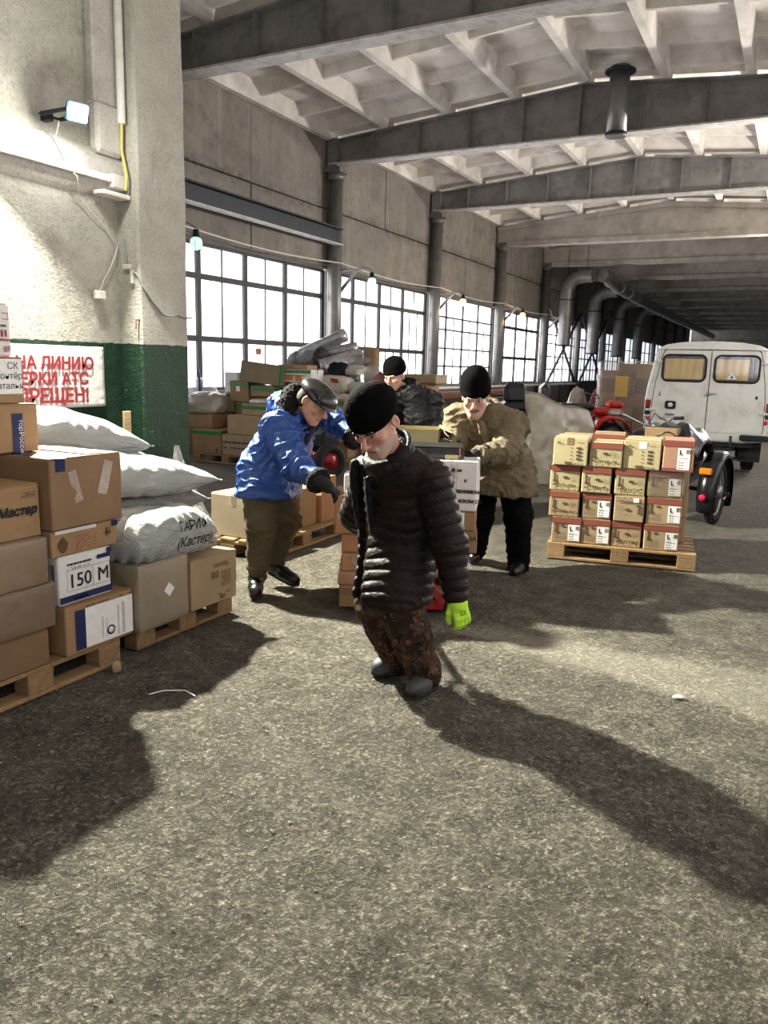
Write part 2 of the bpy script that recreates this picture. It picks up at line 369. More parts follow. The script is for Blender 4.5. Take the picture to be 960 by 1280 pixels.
def wood(name, col):
    t = NT(name); g = t.noise(1, 5, .65, t.scale((40, 3, 40)), .5)
    c = t.mix(t.ramp(g, [(.3, 0.), (.7, 1.)]), tuple(x*.62 for x in col), tuple(x*1.1 for x in col))
    c = t.mix(t.math('MULTIPLY', t.ramp(t.noise(6, 6, .7), [(.52, 0.), (.7, 1.)]), .45), c, tuple(x*.4 for x in col))
    hsv = t.new('ShaderNodeHueSaturation'); t.inp(hsv.inputs['Value'], t.math('MULTIPLY_ADD', t.rand(), .4, .8)); t.L(c, hsv.inputs['Color'])
    t.set(col=hsv.outputs[0], rough=.82, spec=.3, nrm=t.bump(g, .3, .006)); M[name] = t.m
wood('pallet_wood', (.31, .195, .095)); wood('lath_wood', (.55, .40, .22))
pm('rubber', (.013, .013, .014), .75, 0, .3, 30, .3, 70, .004); pm('black_plastic', (.014, .014, .016), .42, 0, .2, 20, .05, 90)
pm('black_paint', (.010, .011, .014), .22, .1, .2, 6, .03, 40); pm('chrome', (.55, .56, .58), .18, 1.0, .1, 8, .02, 50)
pm('steel', (.32, .32, .33), .4, .8, .2, 10, .1, 60); pm('galvanised', (.20, .195, .19), .42, .55, .3, 3, .12, 12, .004)
pm('jack_red', (.40, .022, .03), .38, .15, .2, 8, .08, 60, stain=(.1, .03, .03), stain_amt=.5, stain_scale=8)
pm('quad_red', (.52, .02, .012), .3, 0, .12, 6, .03, 40); pm('rust', (.15, .075, .045), .85, .2, .35, 8, .3, 40)
pm('van_white', (.74, .735, .71), .42, 0, .06, 1.5, .03, 12, stain=(.42, .38, .33), stain_amt=.5, stain_scale=2.6)
pm('tarp_black', (.012, .013, .015), .33, 0, .3, 5, .5, 9, .03); pm('curtain', (.68, .50, .21), .9, 0, .18, 5, .3, 30, .006)
plain('lamp_red', (.30, .03, .015), .25); plain('lamp_amber', (.62, .19, .01), .2); plain('reflector_red', (.75, .01, .05), .2); plain('yellow_sheet', (.78, .50, .02), .6)
plain('green_card', (.03, .25, .08), .6); plain('orange_print', (.6, .22, .06), .6); plain('dark_card', (.05, .05, .055), .6); plain('maroon_cloth', (.10, .012, .02), .85)
plain('cable_white', (.55, .53, .47), .6); plain('cable_yellow', (.5, .42, .12), .6); plain('cable_black', (.02, .02, .02), .5); plain('pvc_grey', (.25, .25, .25), .5)
pm('pipe_paint', (.60, .585, .56), .65, 0, .15, 5, .1, 30, .004, stain=(.3,.26,.22), stain_amt=.5)
emit('flood_glow', (1.0, 1.0, .94), 60); emit('bulb_green', (.42, 1.0, .68), 1.0); emit('bulb_warm', (1.0, .50, .10), 2.4)
pm('flood_body', (.10, .28, .42), .4, .2, .1, 6, .02)
def glass():
    t = NT('dark_glass'); t.set(col=(.02, .022, .024), rough=.06, spec=.6); M['dark_glass'] = t.m
    t = NT('lamp_glass'); a = t.new('ShaderNodeBsdfTransparent'); g = t.new('ShaderNodeBsdfGlossy'); g.inputs['Roughness'].default_value = .05
    m = t.new('ShaderNodeMixShader'); m.inputs[0].default_value = .12; t.L(a.outputs[0], m.inputs[1]); t.L(g.outputs[0], m.inputs[2]); t.L(m.outputs[0], t.out.inputs['Surface']); M['lamp_glass'] = t.m
glass()
def vinyl():
    t = NT('banner_vinyl'); X, Y, Z = t.sep()
    t.set(col=(.58, .59, .58), rough=.38, spec=.4, nrm=t.bump(t.noise(7, 4, .6, dist=.8), .25, .02)); M['banner_vinyl'] = t.m
vinyl()
# clothing and skin
def cloth(name, col, rough=.85, var=.25, weave=420, bump=.25, rough2=None, fold=.35, fscale=16, sheen=.0, spec=.3):
    t = NT(name); c = t.mix(t.ramp(t.noise(7, 5, .65), [(.3, 0.), (.7, 1.)]), tuple(x*(1-var) for x in col), tuple(x*(1+var*.5) for x in col))
    n1 = t.bump(t.noise(fscale, 5, .6, dist=1.2), fold, .015); n2 = t.bump(t.noise(weave, 2, .5), bump, .002, n1)
    t.set(col=c, rough=rough, spec=spec, nrm=n2)
    if sheen: t.set(sheen=sheen)
    M[name] = t.m
cloth('down_brown', (.0110, .0058, .0050), .46, .3, 300, .05, fold=.6, fscale=26, spec=.2)
cloth('coat_blue', (.012, .062, .275), .42, .18, 300, .08, fold=.7, fscale=22, spec=.45); cloth('coat_navy', (.008, .014, .05), .6, .2)
cloth('coat_khaki', (.155, .122, .075), .85, .22, 380, .3, fold=.7, fscale=20); cloth('coat_black', (.0065, .007, .008), .55, .25, fold=.6, fscale=20, spec=.2)
cloth('trousers_olive', (.088, .070, .040), .88, .25, fold=.6, fscale=14); cloth('trousers_black', (.0032, .0032, .0036), .95, .25, spec=.1)
cloth('knit_black', (.0028, .0028, .003), .98, .2, 260, .6, fold=.1, spec=.06); cloth('knit_maroon', (.045, .012, .014), .95, .2, 200, .6, fold=.1); cloth('coat_grey', (.10, .095, .095), .8, .25)
cloth('fur_black', (.007, .0065, .0065), .95, .3, 150, .9, fold=.9, fscale=60); cloth('glove_black', (.010, .010, .011), .7, .2, 300, .3); cloth('glove_lime', (.50, .86, .06), .75, .08, 320, .4, fold=.15, fscale=40)
pm('leather_black', (.009, .009, .0095), .28, 0, .3, 12, .15, 90, .002, spec=.5); pm('boot_black', (.010, .010, .011), .3, 0, .3, 10, .1, 60, spec=.5); pm('boot_grey', (.060, .062, .070), .55, 0, .25, 12, .2, 60, .004); pm('sole', (.012, .012, .012), .8, 0, .2, 20, .2, 80)
def camo():
    t = NT('camouflage'); a = t.noise(9, 4, .6, dist=1.4); b = t.noise(15, 5, .62, t.scale((1, 1, .55)), 1.8); e = t.noise(24, 4, .6, dist=2.0)
    c = t.mix(t.ramp(a, [(.44, 0.), (.5, 1.)]), (.018, .009, .006), (.066, .031, .016))
    c = t.mix(t.ramp(b, [(.53, 0.), (.57, 1.)]), c, (.008, .006, .005))
    c = t.mix(t.ramp(e, [(.60, 0.), (.64, 1.)]), c, (.24, .135, .065))
    t.set(col=c, rough=.85, spec=.3, nrm=t.bump(t.noise(16, 5, .6, dist=1.2), .5, .015)); M['camouflage'] = t.m
camo()
def skin():
    t = NT('skin'); at = t.new('ShaderNodeVertexColor', layer_name='tint')
    c = t.mix(t.ramp(t.noise(40, 4, .6), [(.3, 0.), (.7, 1.)]), (.88, .86, .86), (1., 1., 1.)); c = t.mix(1.0, at.outputs[0], c, 'MULTIPLY')
    t.set(col=c, rough=.5, spec=.4, sub=.06, nrm=t.bump(t.noise(160, 4, .6), .18, .002)); M['skin'] = t.m
    t.b.inputs['Subsurface Radius'].default_value = (.008, .003, .002)
skin(); plain('moustache_grey', (.13, .12, .115), .85); plain('eye_white', (.30, .27, .26), .35); plain('hair_grey', (.26, .25, .24), .8); plain('hair_dark', (.016, .013, .011), .8); plain('iris', (.02, .02, .02), .2)

# ================================================================== the hall
XW, XR, RIDGE = -10.42, 1.72, -4.35                  # window wall, right wall, ridge line
BEAMS = [4.9+6*k for k in range(15)]                 # one frame every six metres
def rib_z(x): return 7.24 - .083*abs(x-RIDGE)
def st(o): o['kind'] = 'structure'; return o

# floor: one slightly uneven sheet
def make_floor():
    xs = np.concatenate([np.linspace(-10.6, -4.2, 22), np.linspace(-4.1, -3.0, 16), np.arange(-2.98, .82, .0125), np.linspace(.84, 1.9, 16)])
    ys = np.concatenate([np.linspace(-12, .9, 14), np.linspace(.95, 1.2, 6), np.arange(1.21, 4.5, .0125), np.linspace(4.53, 9, 110), np.linspace(9.2, 95, 90)])
    gx, gy = np.meshgrid(xs, ys, indexing='ij'); P = np.stack([gx, gy, np.zeros_like(gx)], -1)
    z = .004*fbm(P*.9, 2, 3) + .0022*fbm(P*7, 3, 4)
    fine = np.clip((gx+3.05)/.4, 0, 1)*np.clip((.85-gx)/.3, 0, 1)*np.clip((gy-1.0)/.3, 0, 1)*np.clip((4.6-gy)/1.2, 0, 1)
    smooth = np.clip((gy+.27*gx-3.75)/.1, 0, 1)*np.clip((gx+1.9)/.2, 0, 1)
    rg = (1-2*np.abs(vnoise(P*19, 5)))*.0034+vnoise(P*33, 9)*.0034+(1-2*np.abs(vnoise(P*44, 11)))*.0016
    z += rg*fine*(1-.8*smooth)*(.65+.7*np.clip(.5+fbm(P*1.6, 2, 15), 0, 1)); z -= .009
    V = np.stack([gx, gy, z], -1).reshape(-1, 3); nx, ny = len(xs), len(ys)
    i, j = np.meshgrid(np.arange(nx-1), np.arange(ny-1), indexing='ij'); a = (i*ny+j).ravel()
    F = np.stack([a, a+ny, a+ny+1, a+1], 1)
    me = bpy.data.meshes.new('floor'); me.vertices.add(len(V)); me.vertices.foreach_set('co', V.astype(np.float32).ravel()); me.loops.add(F.size); me.loops.foreach_set('vertex_index', F.ravel().astype(np.int32))
    me.polygons.add(len(F)); me.polygons.foreach_set('loop_start', np.arange(0, F.size, 4, dtype=np.int32)); me.polygons.foreach_set('use_smooth', np.ones(len(F), bool)); me.update(calc_edges=True)
    return st(link('floor', me, M['asphalt']))
make_floor()
def pebbles():
    rng = np.random.default_rng(3); mb = MB()
    for _ in range(620):
        y = 1.2 + 4.5*rng.random()**1.6; x = -2.6 + 3.4*rng.random() - .35*(y-1.2); r = .0022+.0055*rng.random()**3
        v = [(x+r*(1+.5*rng.random())*a, y+r*b, r*c*.55+r*.15) for a, b, c in ((1,0,0),(-1,0,0),(0,1,0),(0,-1,0),(.1,.1,1),(0,0,-.6))]
        mb.add(v, [(0,2,4),(2,1,4),(1,3,4),(3,0,4),(2,0,5),(1,2,5),(3,1,5),(0,3,5)])
    o = mb.build('gravel', pm('gravel_stone', (.33, .31, .26), .9, 0, .4, 30, .2)); tag(o, 'loose gravel grains scattered over the asphalt floor', 'gravel', kind='stuff')
pebbles()

# window wall: parapet, concrete panels, windows
wall = st(empty('wall_left', (XW, 0, 0)))
for k in range(14):
    y0 = 4.9+6*k; mb = MB(); mb.box((-.13, y0+3, .49), (.26, 5.98, .98)); st(mb.build('parapet', M['sill_concrete'], wall))
    for zi, (z0, z1) in enumerate(((3.84, 5.22), (5.24, 6.88))):
        for h in (0, 1):
            yy0 = y0+3*h; mb = MB(); mb.box((-.14-.012*((k+h+zi) % 2), yy0+1.5, (z0+z1)/2), (.28, 2.985, z1-z0-.012), b=.012); mb.build('wall_panel', M['concrete_panel'], wall)
    mb = MB(); mb.box((-.02, y0+3, 3.86), (.10, 5.6, .07)); mb.box((.03, y0+3, .99), (.22, 5.7, .05), b=.01); mb.build('sill_strip', M['sill_concrete'], wall)
_panes = {}
def window(k, y0, cols, rows, thin, big=True):
    """cols/rows: pane borders; thin: sub-division of each field"""
    w = st(empty('window_%d' % k, (XW-.06, y0, 0)))
    f = MB()
    for y in cols: f.box((0, y, (rows[0]+rows[-1])/2), (.09, .125 if big else .07, rows[-1]-rows[0]))
    for z in rows: f.box((0, (cols[0]+cols[-1])/2, z), (.08, cols[-1]-cols[0], .11 if big else .05))
    f.build('window_frame', M['mullion'], w)
    t = MB()
    for i in range(len(cols)-1):
        for j in range(len(rows)-1):
            n = thin(i, j)
            w0 = (cols[i+1]-cols[i])/n
            for q in range(n):
                ya = cols[i]+w0*q
                if q: t.box((.0, ya, (rows[j]+rows[j+1])/2), (.04, .028, rows[j+1]-rows[j]))
                key = (round(w0, 3), round(rows[j+1]-rows[j], 3))
                if key not in _panes:
                    m = MB(); m.box((0, 0, 0), (.008, key[0]-.012, key[1]-.012)); _panes[key] = m.mesh('pane'); _panes[key].materials.append(M['frosted_pane'])
                link('pane', _panes[key], None, w, (-.01, ya+w0/2, (rows[j]+rows[j+1])/2), (0, R(.35*math.sin(i*7+q*3+j)), 0))
    t.build('glazing_bar', M['mullion'], w)
WZ = [1.02, 2.02, 3.2, 3.82]
C4 = [.1, 1.35, 2.82, 4.28, 5.86]
window(1, 10.9, C4, WZ, lambda i, j: 2)
window(2, 16.9, C4, WZ, lambda i, j: 3 if j == 0 or (i == 3 and j == 1) else 2)
C4b = [.1, 1.55, 3.0, 4.45, 5.86]
window(3, 22.9, C4b, [1.02, 1.62, 2.2, 2.8, 3.2, 3.82], lambda i, j: 1 if j == 4 else 2, False)
window(4, 28.9, C4, WZ, lambda i, j: 3 if j == 0 else 2)
for k in (5, 6, 7): window(k, 4.9+6*k+0, C4b, [1.02, 1.62, 2.2, 2.8, 3.2, 3.82], lambda i, j: 1 if j == 4 else 2, False)
for k in range(8, 14): window(k, 4.9+6*k, [.1, 2, 3.9, 5.86], [1.02, 2.0, 3.0, 3.82], lambda i, j: 1, False)

# unseen right wall (beside the viewer) with windows added for the fill, back wall, far wall
wr = st(empty('wall_right', (XR, 0, 0)))
for k in range(-3, 15):
    y0 = 4.9+6*k; mb = MB(); mb.box((.13, y0+3, .75), (.26, 5.98, 1.5)); mb.box((.13, y0+3, 5.45), (.26, 5.98, 3.0)); mb.box((.13, y0+.2, 2.75), (.26, .45, 1.1)); mb.box((.13, y0+5.8, 2.75), (.26, .45, 1.1))
    if k >= 3: mb.box((.13, y0+3, 2.75), (.26, 5.2, 2.6))
    mb.build('wall_panel', M['concrete_panel'], wr)
for k, y0 in enumerate((-13.1, -7.1, -1.1, 4.9, 10.9)):
    w = st(empty('window_%d' % (20+k), (XR+.1, y0, 0))); f = MB()
    for y in (.42, 2.1, 3.9, 5.58): f.box((0, y, 2.75), (.08, .07, 2.5))
    for z in (1.53, 2.75, 3.92): f.box((0, 3, z), (.07, 5.2, .07))
    f.build('window_frame', M['mullion'], w)
    for i, (a, b) in enumerate(((.42, 2.1), (2.1, 3.9), (3.9, 5.58))):
        for (c, d) in ((1.53, 2.75), (2.75, 3.92)):
            m = MB(); m.box((0, (a+b)/2, (c+d)/2), (.008, b-a-.02, d-c-.02)); m.build('pane', M['frosted_pane'], w)
mb = MB(); mb.box((-4.5, -13.2, 3.6), (13, .2, 7.4)); st(mb.build('wall_back', M['plaster_upper']))
mb = MB(); mb.box((-4.5, 95, 3.6), (13, .2, 7.4)); st(mb.build('wall_far', M['concrete_panel']))

# columns
for i, y in enumerate([10.9+6*k for k in range(13)]):
    c = st(empty('column' if i == 0 else 'column.%03d' % i, (-10.2, y, 0)))
    m = MB(); m.lathe([(.175, 0), (.175, 6.02)], 24); m.build('pipe_shaft', M['column_paint'], c)
    m = MB(); m.lathe([(.205, 5.86), (.205, 6.02)], 24); m.box((0, 0, 6.08), (.44, .40, .12)); m.lathe([(.26, 0), (.26, .03)], 24); m.build('column_cap', M['column_paint'], c)
    if i < 3: m = MB(); m.box((-.02, .0, 6.44), (.26, .3, .66)); m.build('column_head', M['beam_steel'], c)
# roof beams: steel first, concrete further on
def steel_beam(y, nm):
    b = st(empty(nm, (0, y, 0))); x0, x1 = -10.3, XR
    prof = [(x0, rib_z(x0)-.03), (RIDGE, rib_z(RIDGE)-.03), (x1, rib_z(x1)-.03)]
    v = []; f = []
    for s in (-.008, .008): v += [(x, s, 6.23) for x, z in prof] + [(x, s, z-.03) for x, z in prof]
    f = [(0,1,4,3), (1,2,5,4), (9,10,7,6), (10,11,8,7), (0,6,7,1), (1,7,8,2), (3,4,10,9), (4,5,11,10), (0,3,9,6), (2,8,11,5)]
    link('web', pydata('web', v, f), M['beam_steel'], b)
    m = MB(); m.box(((x0+x1)/2, 0, 6.215), (x1-x0, .34, .035)); m.build('bottom_flange', M['flange_pale'], b)
    m = MB()
    for (xa, za), (xb, zb) in zip(prof[:-1], prof[1:]): m.bar((xa, 0, za-.012), (xb, 0, zb-.012), .34, .03)
    m.build('top_flange', M['beam_steel'], b)
    for k in range(10):
        x = -9.2+1.19*k; m = MB(); zt = rib_z(x)-.06
        for s in (-1, 1): m.box((x, s*.085, (6.235+zt)/2), (.014, .15, zt-6.235))
        m.build('stiffener', M['beam_steel'], b)
def concrete_beam(y, nm):
    b = st(empty(nm, (0, y, 0))); x0, x1 = -10.38, XR; L = [(x0, rib_z(x0)-.02), (RIDGE, rib_z(RIDGE)-.02), (x1, rib_z(x1)-.02)]
    def ext(pts, h):    # profile in xz, thickness h
        n = len(pts); v = [(x, -h/2, z) for x, z in pts]+[(x, h/2, z) for x, z in pts]
        return v, [tuple(range(n)), tuple(range(2*n-1, n-1, -1))]+[(i, n+i, n+(i+1) % n, (i+1) % n) for i in range(n)]
    v, f = ext([(x0, 6.0), (x1, 6.0)]+L[::-1], .16); link('web', pydata('web', v, f), M['beam_concrete'], b)
    m = MB(); m.box(((x0+x1)/2, 0, 6.09), (x1-x0, .36, .2), b=.03); m.build('bottom_flange', M['beam_concrete'], b)
    m = MB()
    for (xa, za), (xb, zb) in zip(L[:-1], L[1:]): m.bar((xa, 0, za-.09), (xb, 0, zb-.09), .32, .16)
    m.build('top_flange', M['beam_concrete'], b)
for i, y in enumerate(BEAMS):
    nm = 'roof_beam' if i == 0 else 'roof_beam.%03d' % i
    (steel_beam if i < 4 else concrete_beam)(y, nm)
# ceiling: ribbed slabs; each rib of the near bays is a piece
ceil = st(empty('ceiling', (0, 0, 0)))
m = MB()
for xa, xb in ((-10.7, RIDGE), (RIDGE, 2.0)):
    za, zb = rib_z(xa)+.35, rib_z(xb)+.35
    m.add([(xa, -13.3, za), (xb, -13.3, zb), (xb, 95, zb), (xa, 95, za), (xa, -13.3, za+.1), (xb, -13.3, zb+.1), (xb, 95, zb+.1), (xa, 95, za+.1)], [(0,3,2,1), (4,5,6,7), (0,1,5,4), (1,2,6,5), (2,3,7,6), (3,0,4,7)])
m.build('roof_slab', M['whitewash'], ceil)
RX = [-10.33]+[-8.85+1.5*i for i in range(8)]
def rib_mb(m, x, y0, y1):
    z = rib_z(x); w0, w1 = .075, .135
    v = [(x-w0, y0, z), (x+w0, y0, z), (x+w1, y0, z+.38), (x-w1, y0, z+.38), (x-w0, y1, z), (x+w0, y1, z), (x+w1, y1, z+.38), (x-w1, y1, z+.38)]
    m.add(v, [(0,1,2,3)[::-1], (4,5,6,7), (0,4,5,1)[::-1], (1,5,6,2)[::-1], (2,6,7,3)[::-1], (3,7,4,0)[::-1]])
def cross_mb(m, xa, xb, y, w=.05, d=.12):
    za, zb = rib_z(xa)+.36-d, rib_z(xb)+.36-d
    m.add([(xa, y-w/2, za), (xb, y-w/2, zb), (xb, y+w/2, zb), (xa, y+w/2, za), (xa, y-w, za+d), (xb, y-w, zb+d), (xb, y+w, zb+d), (xa, y+w, za+d)], [(0,3,2,1), (4,5,6,7), (0,1,5,4), (1,2,6,5), (2,3,7,6), (3,0,4,7)])
far = MB()
for k in range(-3, 15):
    y0 = 4.9+6*k+.14; near = 0 <= k <= 3
    for i, x in enumerate(RX):
        mm = MB() if near else far; rib_mb(mm, x, y0, y0+5.72)
        if near: mm.build('rib', M['whitewash'], ceil)
    for i in range(len(RX)-1):
        for yy in (.1, 1.5, 2.95, 4.4, 5.6):
            mm = MB() if near else far; end = yy in (.1, 5.6)
            cross_mb(mm, RX[i], RX[i+1], y0+yy, .16 if end else .075, .22 if end else .23)
            if near: mm.build('cross_rib', M['whitewash'], ceil)
o = far.build('far_ribs', M['whitewash'], ceil); o['kind'] = 'stuff'
# vent stack through the roof
v = empty('vent_pipe', (-3.62, 16.42, 0), 0, 'grey steel vent pipe hanging through the ceiling before the second roof beam', 'pipe')
m = MB(); m.lathe([(.185, 6.05), (.19, 6.05), (.19, 7.3), (.185, 7.3)], 28); m.build('pipe_shaft', M['galvanised'], v)
m = MB(); m.lathe([(.19, 6.06), (.205, 6.06), (.205, 6.12), (.19, 6.12)], 28); m.build('pipe_rim', M['dark_steel'], v)
m = MB(); m.lathe([(.19, 7.2), (.29, 7.2), (.29, 7.23), (.19, 7.23)], 20); m.build('pipe_collar', M['dark_steel'], v)

# near block on the left: plaster wall with the ledge, pillar, return wall
mb = MB(); mb.box((-5.65-.15, -3.8, 3.5), (.3, 18.66, 7.0)); st(mb.build('wall_near', M['plaster_dado']))
mb = MB(); mb.box((-8.1, 5.75, 3.5), (4.7, .3, 7.0)); st(mb.build('wall_return', M['plaster_upper']))
def pillar():
    # rough rendered pier with a slightly wandering arris
    xs = [-5.68, -5.4]; n = 70; rng = np.random.default_rng(5); v = []; f = []
    for k in range(n+1):
        z = 7.05*k/n; w = vnoise(np.array([[0, z*1.3, 0], [3, z*1.3, 0], [6, z*2.1, 0], [9, z*5, 3]]), 2)
        xo = -5.40+.012*w[0]; y0 = 5.53+.012*w[1]; y1 = 6.17+.02*w[2]+.012*w[3]-.004*max(0, z-1.7)
        c = .02
        v += [(-5.72, y0, z), (xo-c, y0, z), (xo, y0+c, z), (xo+.004*w[3], (y0+y1)/2, z), (xo, y1-c, z), (xo-c, y1, z), (-5.72, y1, z)]
    for k in range(n):
        for i in range(6): f.append((k*7+i, k*7+i+1, k*7+i+8, k*7+i+7))
    return st(link('pillar', pydata('pillar', v, f, False), M['plaster_dado']))
pil = pillar()
lg = st(empty('trim_1', (-5.65, 0, 0)))
mb = MB()
v = []
for y in np.linspace(-2, 5.53, 30):
    w = vnoise(np.array([[y*2, 0, 0], [y*2, 5, 0]]), 4)*.012
    v += [(-.02, y, 3.42+.02*w[0]), (.06, y, 3.34+w[0]), (.085, y, 3.22), (.075, y, 3.05+w[1]), (-.02, y, 2.97+w[1])]
f = []
for k in range(29):
    for i in range(4): f.append((k*5+i+1, k*5+i, k*5+i+5, k*5+i+6))
link('ledge', pydata('ledge', v, f, True), M['plaster_upper'], lg)
mb = MB(); mb.bar((.12, -2, 3.13), (.12, 5.33, 3.13), .05, .035); mb.bar((.095, -2, 3.155), (.095, 5.33, 3.155), .006, .05); mb.build('angle_rail', M['pipe_paint'], lg)
mb = MB(); mb.box((.11, 5.42, 3.13), (.09, .16, .12), b=.01); mb.box((.12, 5.36, 3.01), (.13, .32, .04), b=.008); mb.build('rail_end_block', M['pipe_paint'], lg)
# upper corner pieces
mb = MB(); mb.box((-5.60, 5.36, 5.05), (.10, .28, 2.6), b=.015); mb.box((-5.58, 5.36, 3.55), (.12, .30, .42), b=.03); st(mb.build('trim_2', M['plaster_upper']))
mb = MB(); mb.box((-5.62, 5.27, 3.91), (.07, .085, .34), b=.006); tag(mb.build('mounting_plate', M['pipe_paint']), 'flat white plate fixed upright on the wall above the ledge', 'plate')
pp = empty('wall_pipe', (-5.50, 5.47, 0), 0, 'white painted pipe running up the wall beside the pillar', 'pipe')
m = MB(); m.tube([(0, 0, 3.62), (0, 0, 7.0)], .035, 14); m.build('pipe_shaft', M['pipe_paint'], pp)
m = MB(); m.tube([(0, 0, 3.63), (-.01, .0, 3.4), (.05, -.01, 3.18), (.04, -.02, 3.06)], .014, 8); m.build('yellow_sleeve', M['cable_yellow'], pp)
# flood lamp
L = empty('flood_lamp', tuple(FLOOD_AT), 0, 'small square white flood lamp glowing on the plaster wall above the ledge', 'lamp')
d = (FLOOD_AIM-FLOOD_AT).normalized(); Mx = d.to_track_quat('Z', 'Y').to_matrix()
m = MB(); m.box(Mx @ Vector((0, 0, .0)), (.17, .14, .055), Mx, .01)
for k in range(6): m.box(Mx @ Vector((-.06+.024*k, 0, -.04)), (.006, .12, .03), Mx)
m.build('lamp_housing', M['flood_body'], L)
m = MB(); m.box(Mx @ Vector((0, 0, .0315)), (.145, .115, .006), Mx); m.build('lamp_face', M['flood_glow'], L)
m = MB(); m.bar((0, .09, 0), (-.3, .09, .0), .012, .03); m.bar((0, -.09, 0), (-.3, -.09, 0), .012, .03); m.bar((-.3, -.1, 0), (-.3, .1, 0), .03, .012); m.bar((-.3, 0, 0), (-.38, 0, 0), .06, .06); m.build('lamp_bracket', M['dark_steel'], L)
for (wa, wb), nm in zip(WASH, ('square flood lamp on the right wall beside the van, aimed at the ceiling', 'square flood lamp on the right wall beyond the van, aimed at the ceiling')):
    L = empty('added_ceiling_lamp', tuple(wa), 0, nm, 'lamp'); d = (wb-wa).normalized(); Mx = d.to_track_quat('Z', 'Y').to_matrix()  # housing made up for each added ceiling fill light
    m = MB(); m.box((0, 0, 0), (.42, .32, .06), Mx, .01); m.build('lamp_housing', M['dark_steel'], L)
    m = MB(); m.box(Mx @ Vector((0, 0, .034)), (.40, .30, .006), Mx); m.build('lamp_face', M['flood_glow'], L)
    m = MB(); m.bar((0, 0, -.02), (.43, 0, -.1), .06, .06); m.build('lamp_bracket', M['dark_steel'], L)
# wiring on the wall
def cable(name, pts, r, mt, label, n=6):
    m = MB(); P = [Vector(p) for p in pts]; out = []
    for i in range(len(P)-1):
        for k in range(4): out.append(P[i].lerp(P[i+1], k/4) + Vector((0, 0, -.012*math.sin(math.pi*k/4))))
    out.append(P[-1]); m.tube(out, r, n); return tag(m.build(name, M[mt]), label, 'cable')
cable('lamp_cable', [(-5.45, 4.75, 3.45), (-5.56, 4.8, 3.36), (-5.555, 4.88, 3.2), (-5.5, 4.95, 3.08), (-5.6, 5.05, 2.95), (-5.62, 5.35, 2.75), (-5.62, 5.48, 2.62)], .006, 'cable_white', 'thin white cable drooping from the flood lamp across the ledge')
cable('switch_cable', [(-5.62, 5.49, 2.6), (-5.62, 5.42, 2.45), (-5.62, 5.32, 2.3), (-5.62, 5.24, 2.17)], .006, 'cable_white', 'thin white cable running down to the small wall switch')
cable('conduit_cable', [(-5.56, 5.515, 2.66), (-5.54, 5.51, 2.42), (-5.42, 5.51, 2.36), (-5.385, 5.58, 2.22), (-5.385, 5.75, 2.06), (-5.385, 5.84, 2.01), (-5.385, 6.0, 2.03), (-5.385, 6.2, 2.01)], .011, 'pvc_grey', 'grey cable crossing the pillar face to its far edge')
m = MB(); m.box((-5.605, 5.245, 2.15), (.05, .11, .075), b=.008); sw = tag(m.build('wall_switch', M['cable_white']), 'small white box switch on the plaster above the banner', 'switch')
m = MB(); m.box((-5.53, 5.51, 2.42), (.09, .04, .045), b=.006); m.box((-5.47, 5.51, 2.33), (.03, .04, .12), b=.006); tag(m.build('junction_clamp', M['cable_white']), 'small whitewashed cable clamp on the lit pillar edge', 'clamp')
m = MB(); m.tube([(-5.42, 5.53, 1.95), (-5.42, 5.49, 1.95), (-5.42, 5.485, 1.87)], .008, 6); tag(m.build('wall_hook', M['rust']), 'bent rusty hook in the pillar above the green paint', 'hook')
# crane rail beam and cables in the first bay
c = empty('rail_beam', (-10.1, 0, 0), 0, 'dark steel rail beam across the first window bay under the concrete panels', 'beam')
m = MB(); m.box((0, 11.6, 4.57), (.05, 10.5, .34)); m.box((.07, 11.6, 4.74), (.2, 10.5, .03)); m.build('beam_web', M['dark_steel'], c)
m = MB(); m.box((.07, 11.6, 4.39), (.2, 10.5, .025)); m.build('beam_flange', M['flange_pale'], c)
def hall_lamp(y, x, warm, label, on=True):
    o = empty('bracket_lamp', (x, y, 0), 0, label, 'lamp', 'bulb lamps on brackets along the window wall')
    z = 3.86
    m = MB(); m.bar((-.5, -.55, z-.02), (.12, -.55, z-.02), .05, .05); m.bar((-.5, -.55, z-.55), (-.02, -.55, z-.04), .05, .07); m.build('bracket', M['pvc_grey'], o)
    m = MB(); m.tube([(.1, -.55, z)]+[(.1, -.55+.55*k/6, z+.05*math.sin(math.pi*k/6)) for k in range(1, 7)], .012, 8); m.lathe([(.02, z-.02), (.05, z-.03), (.055, z-.1), (.075, z-.14), (.075, z-.155), (.02, z-.155)], 14, c=(.1, 0, 0)); m.build('lamp_cap', M['dark_steel'], o)
    m = MB(); m.lathe([(.05, z-.155), (.095, z-.19), (.11, z-.26), (.09, z-.34), (.02, z-.375)], 16, c=(.1, 0, 0)); m.build('lamp_bulb', M['bulb_warm' if warm else 'bulb_green'] if on else M['cable_white'], o)
    m = MB()
    for k in range(6): a = k*math.pi/3; m.tube([(.1+.085*math.cos(a)*s, .085*math.sin(a)*s, z-zz) for s, zz in ((.6, .15), (1, .19), (1.35, .27), (1.1, .36), (.15, .39))], .004, 4)
    m.build('lamp_cage', M['dark_steel'], o)
    if warm and on:
        l = bpy.data.lights.new('bulb_light', 'POINT'); l.energy = 26; l.color = (1, .62, .28); l.shadow_soft_size = .08
        q = bpy.data.objects.new('bulb_light', l); COL.objects.link(q); q.location = (x+.1, y, z-.45)
hall_lamp(11.15, -9.65, False, 'greenish bulb lamp peeking past the edge of the near pillar')
hall_lamp(17.6, -9.65, False, 'greenish caged bulb lamp on the bracket of the nearest round column')
hall_lamp(23.6, -9.65, True, 'warm glowing caged bulb lamp beyond the second round column')
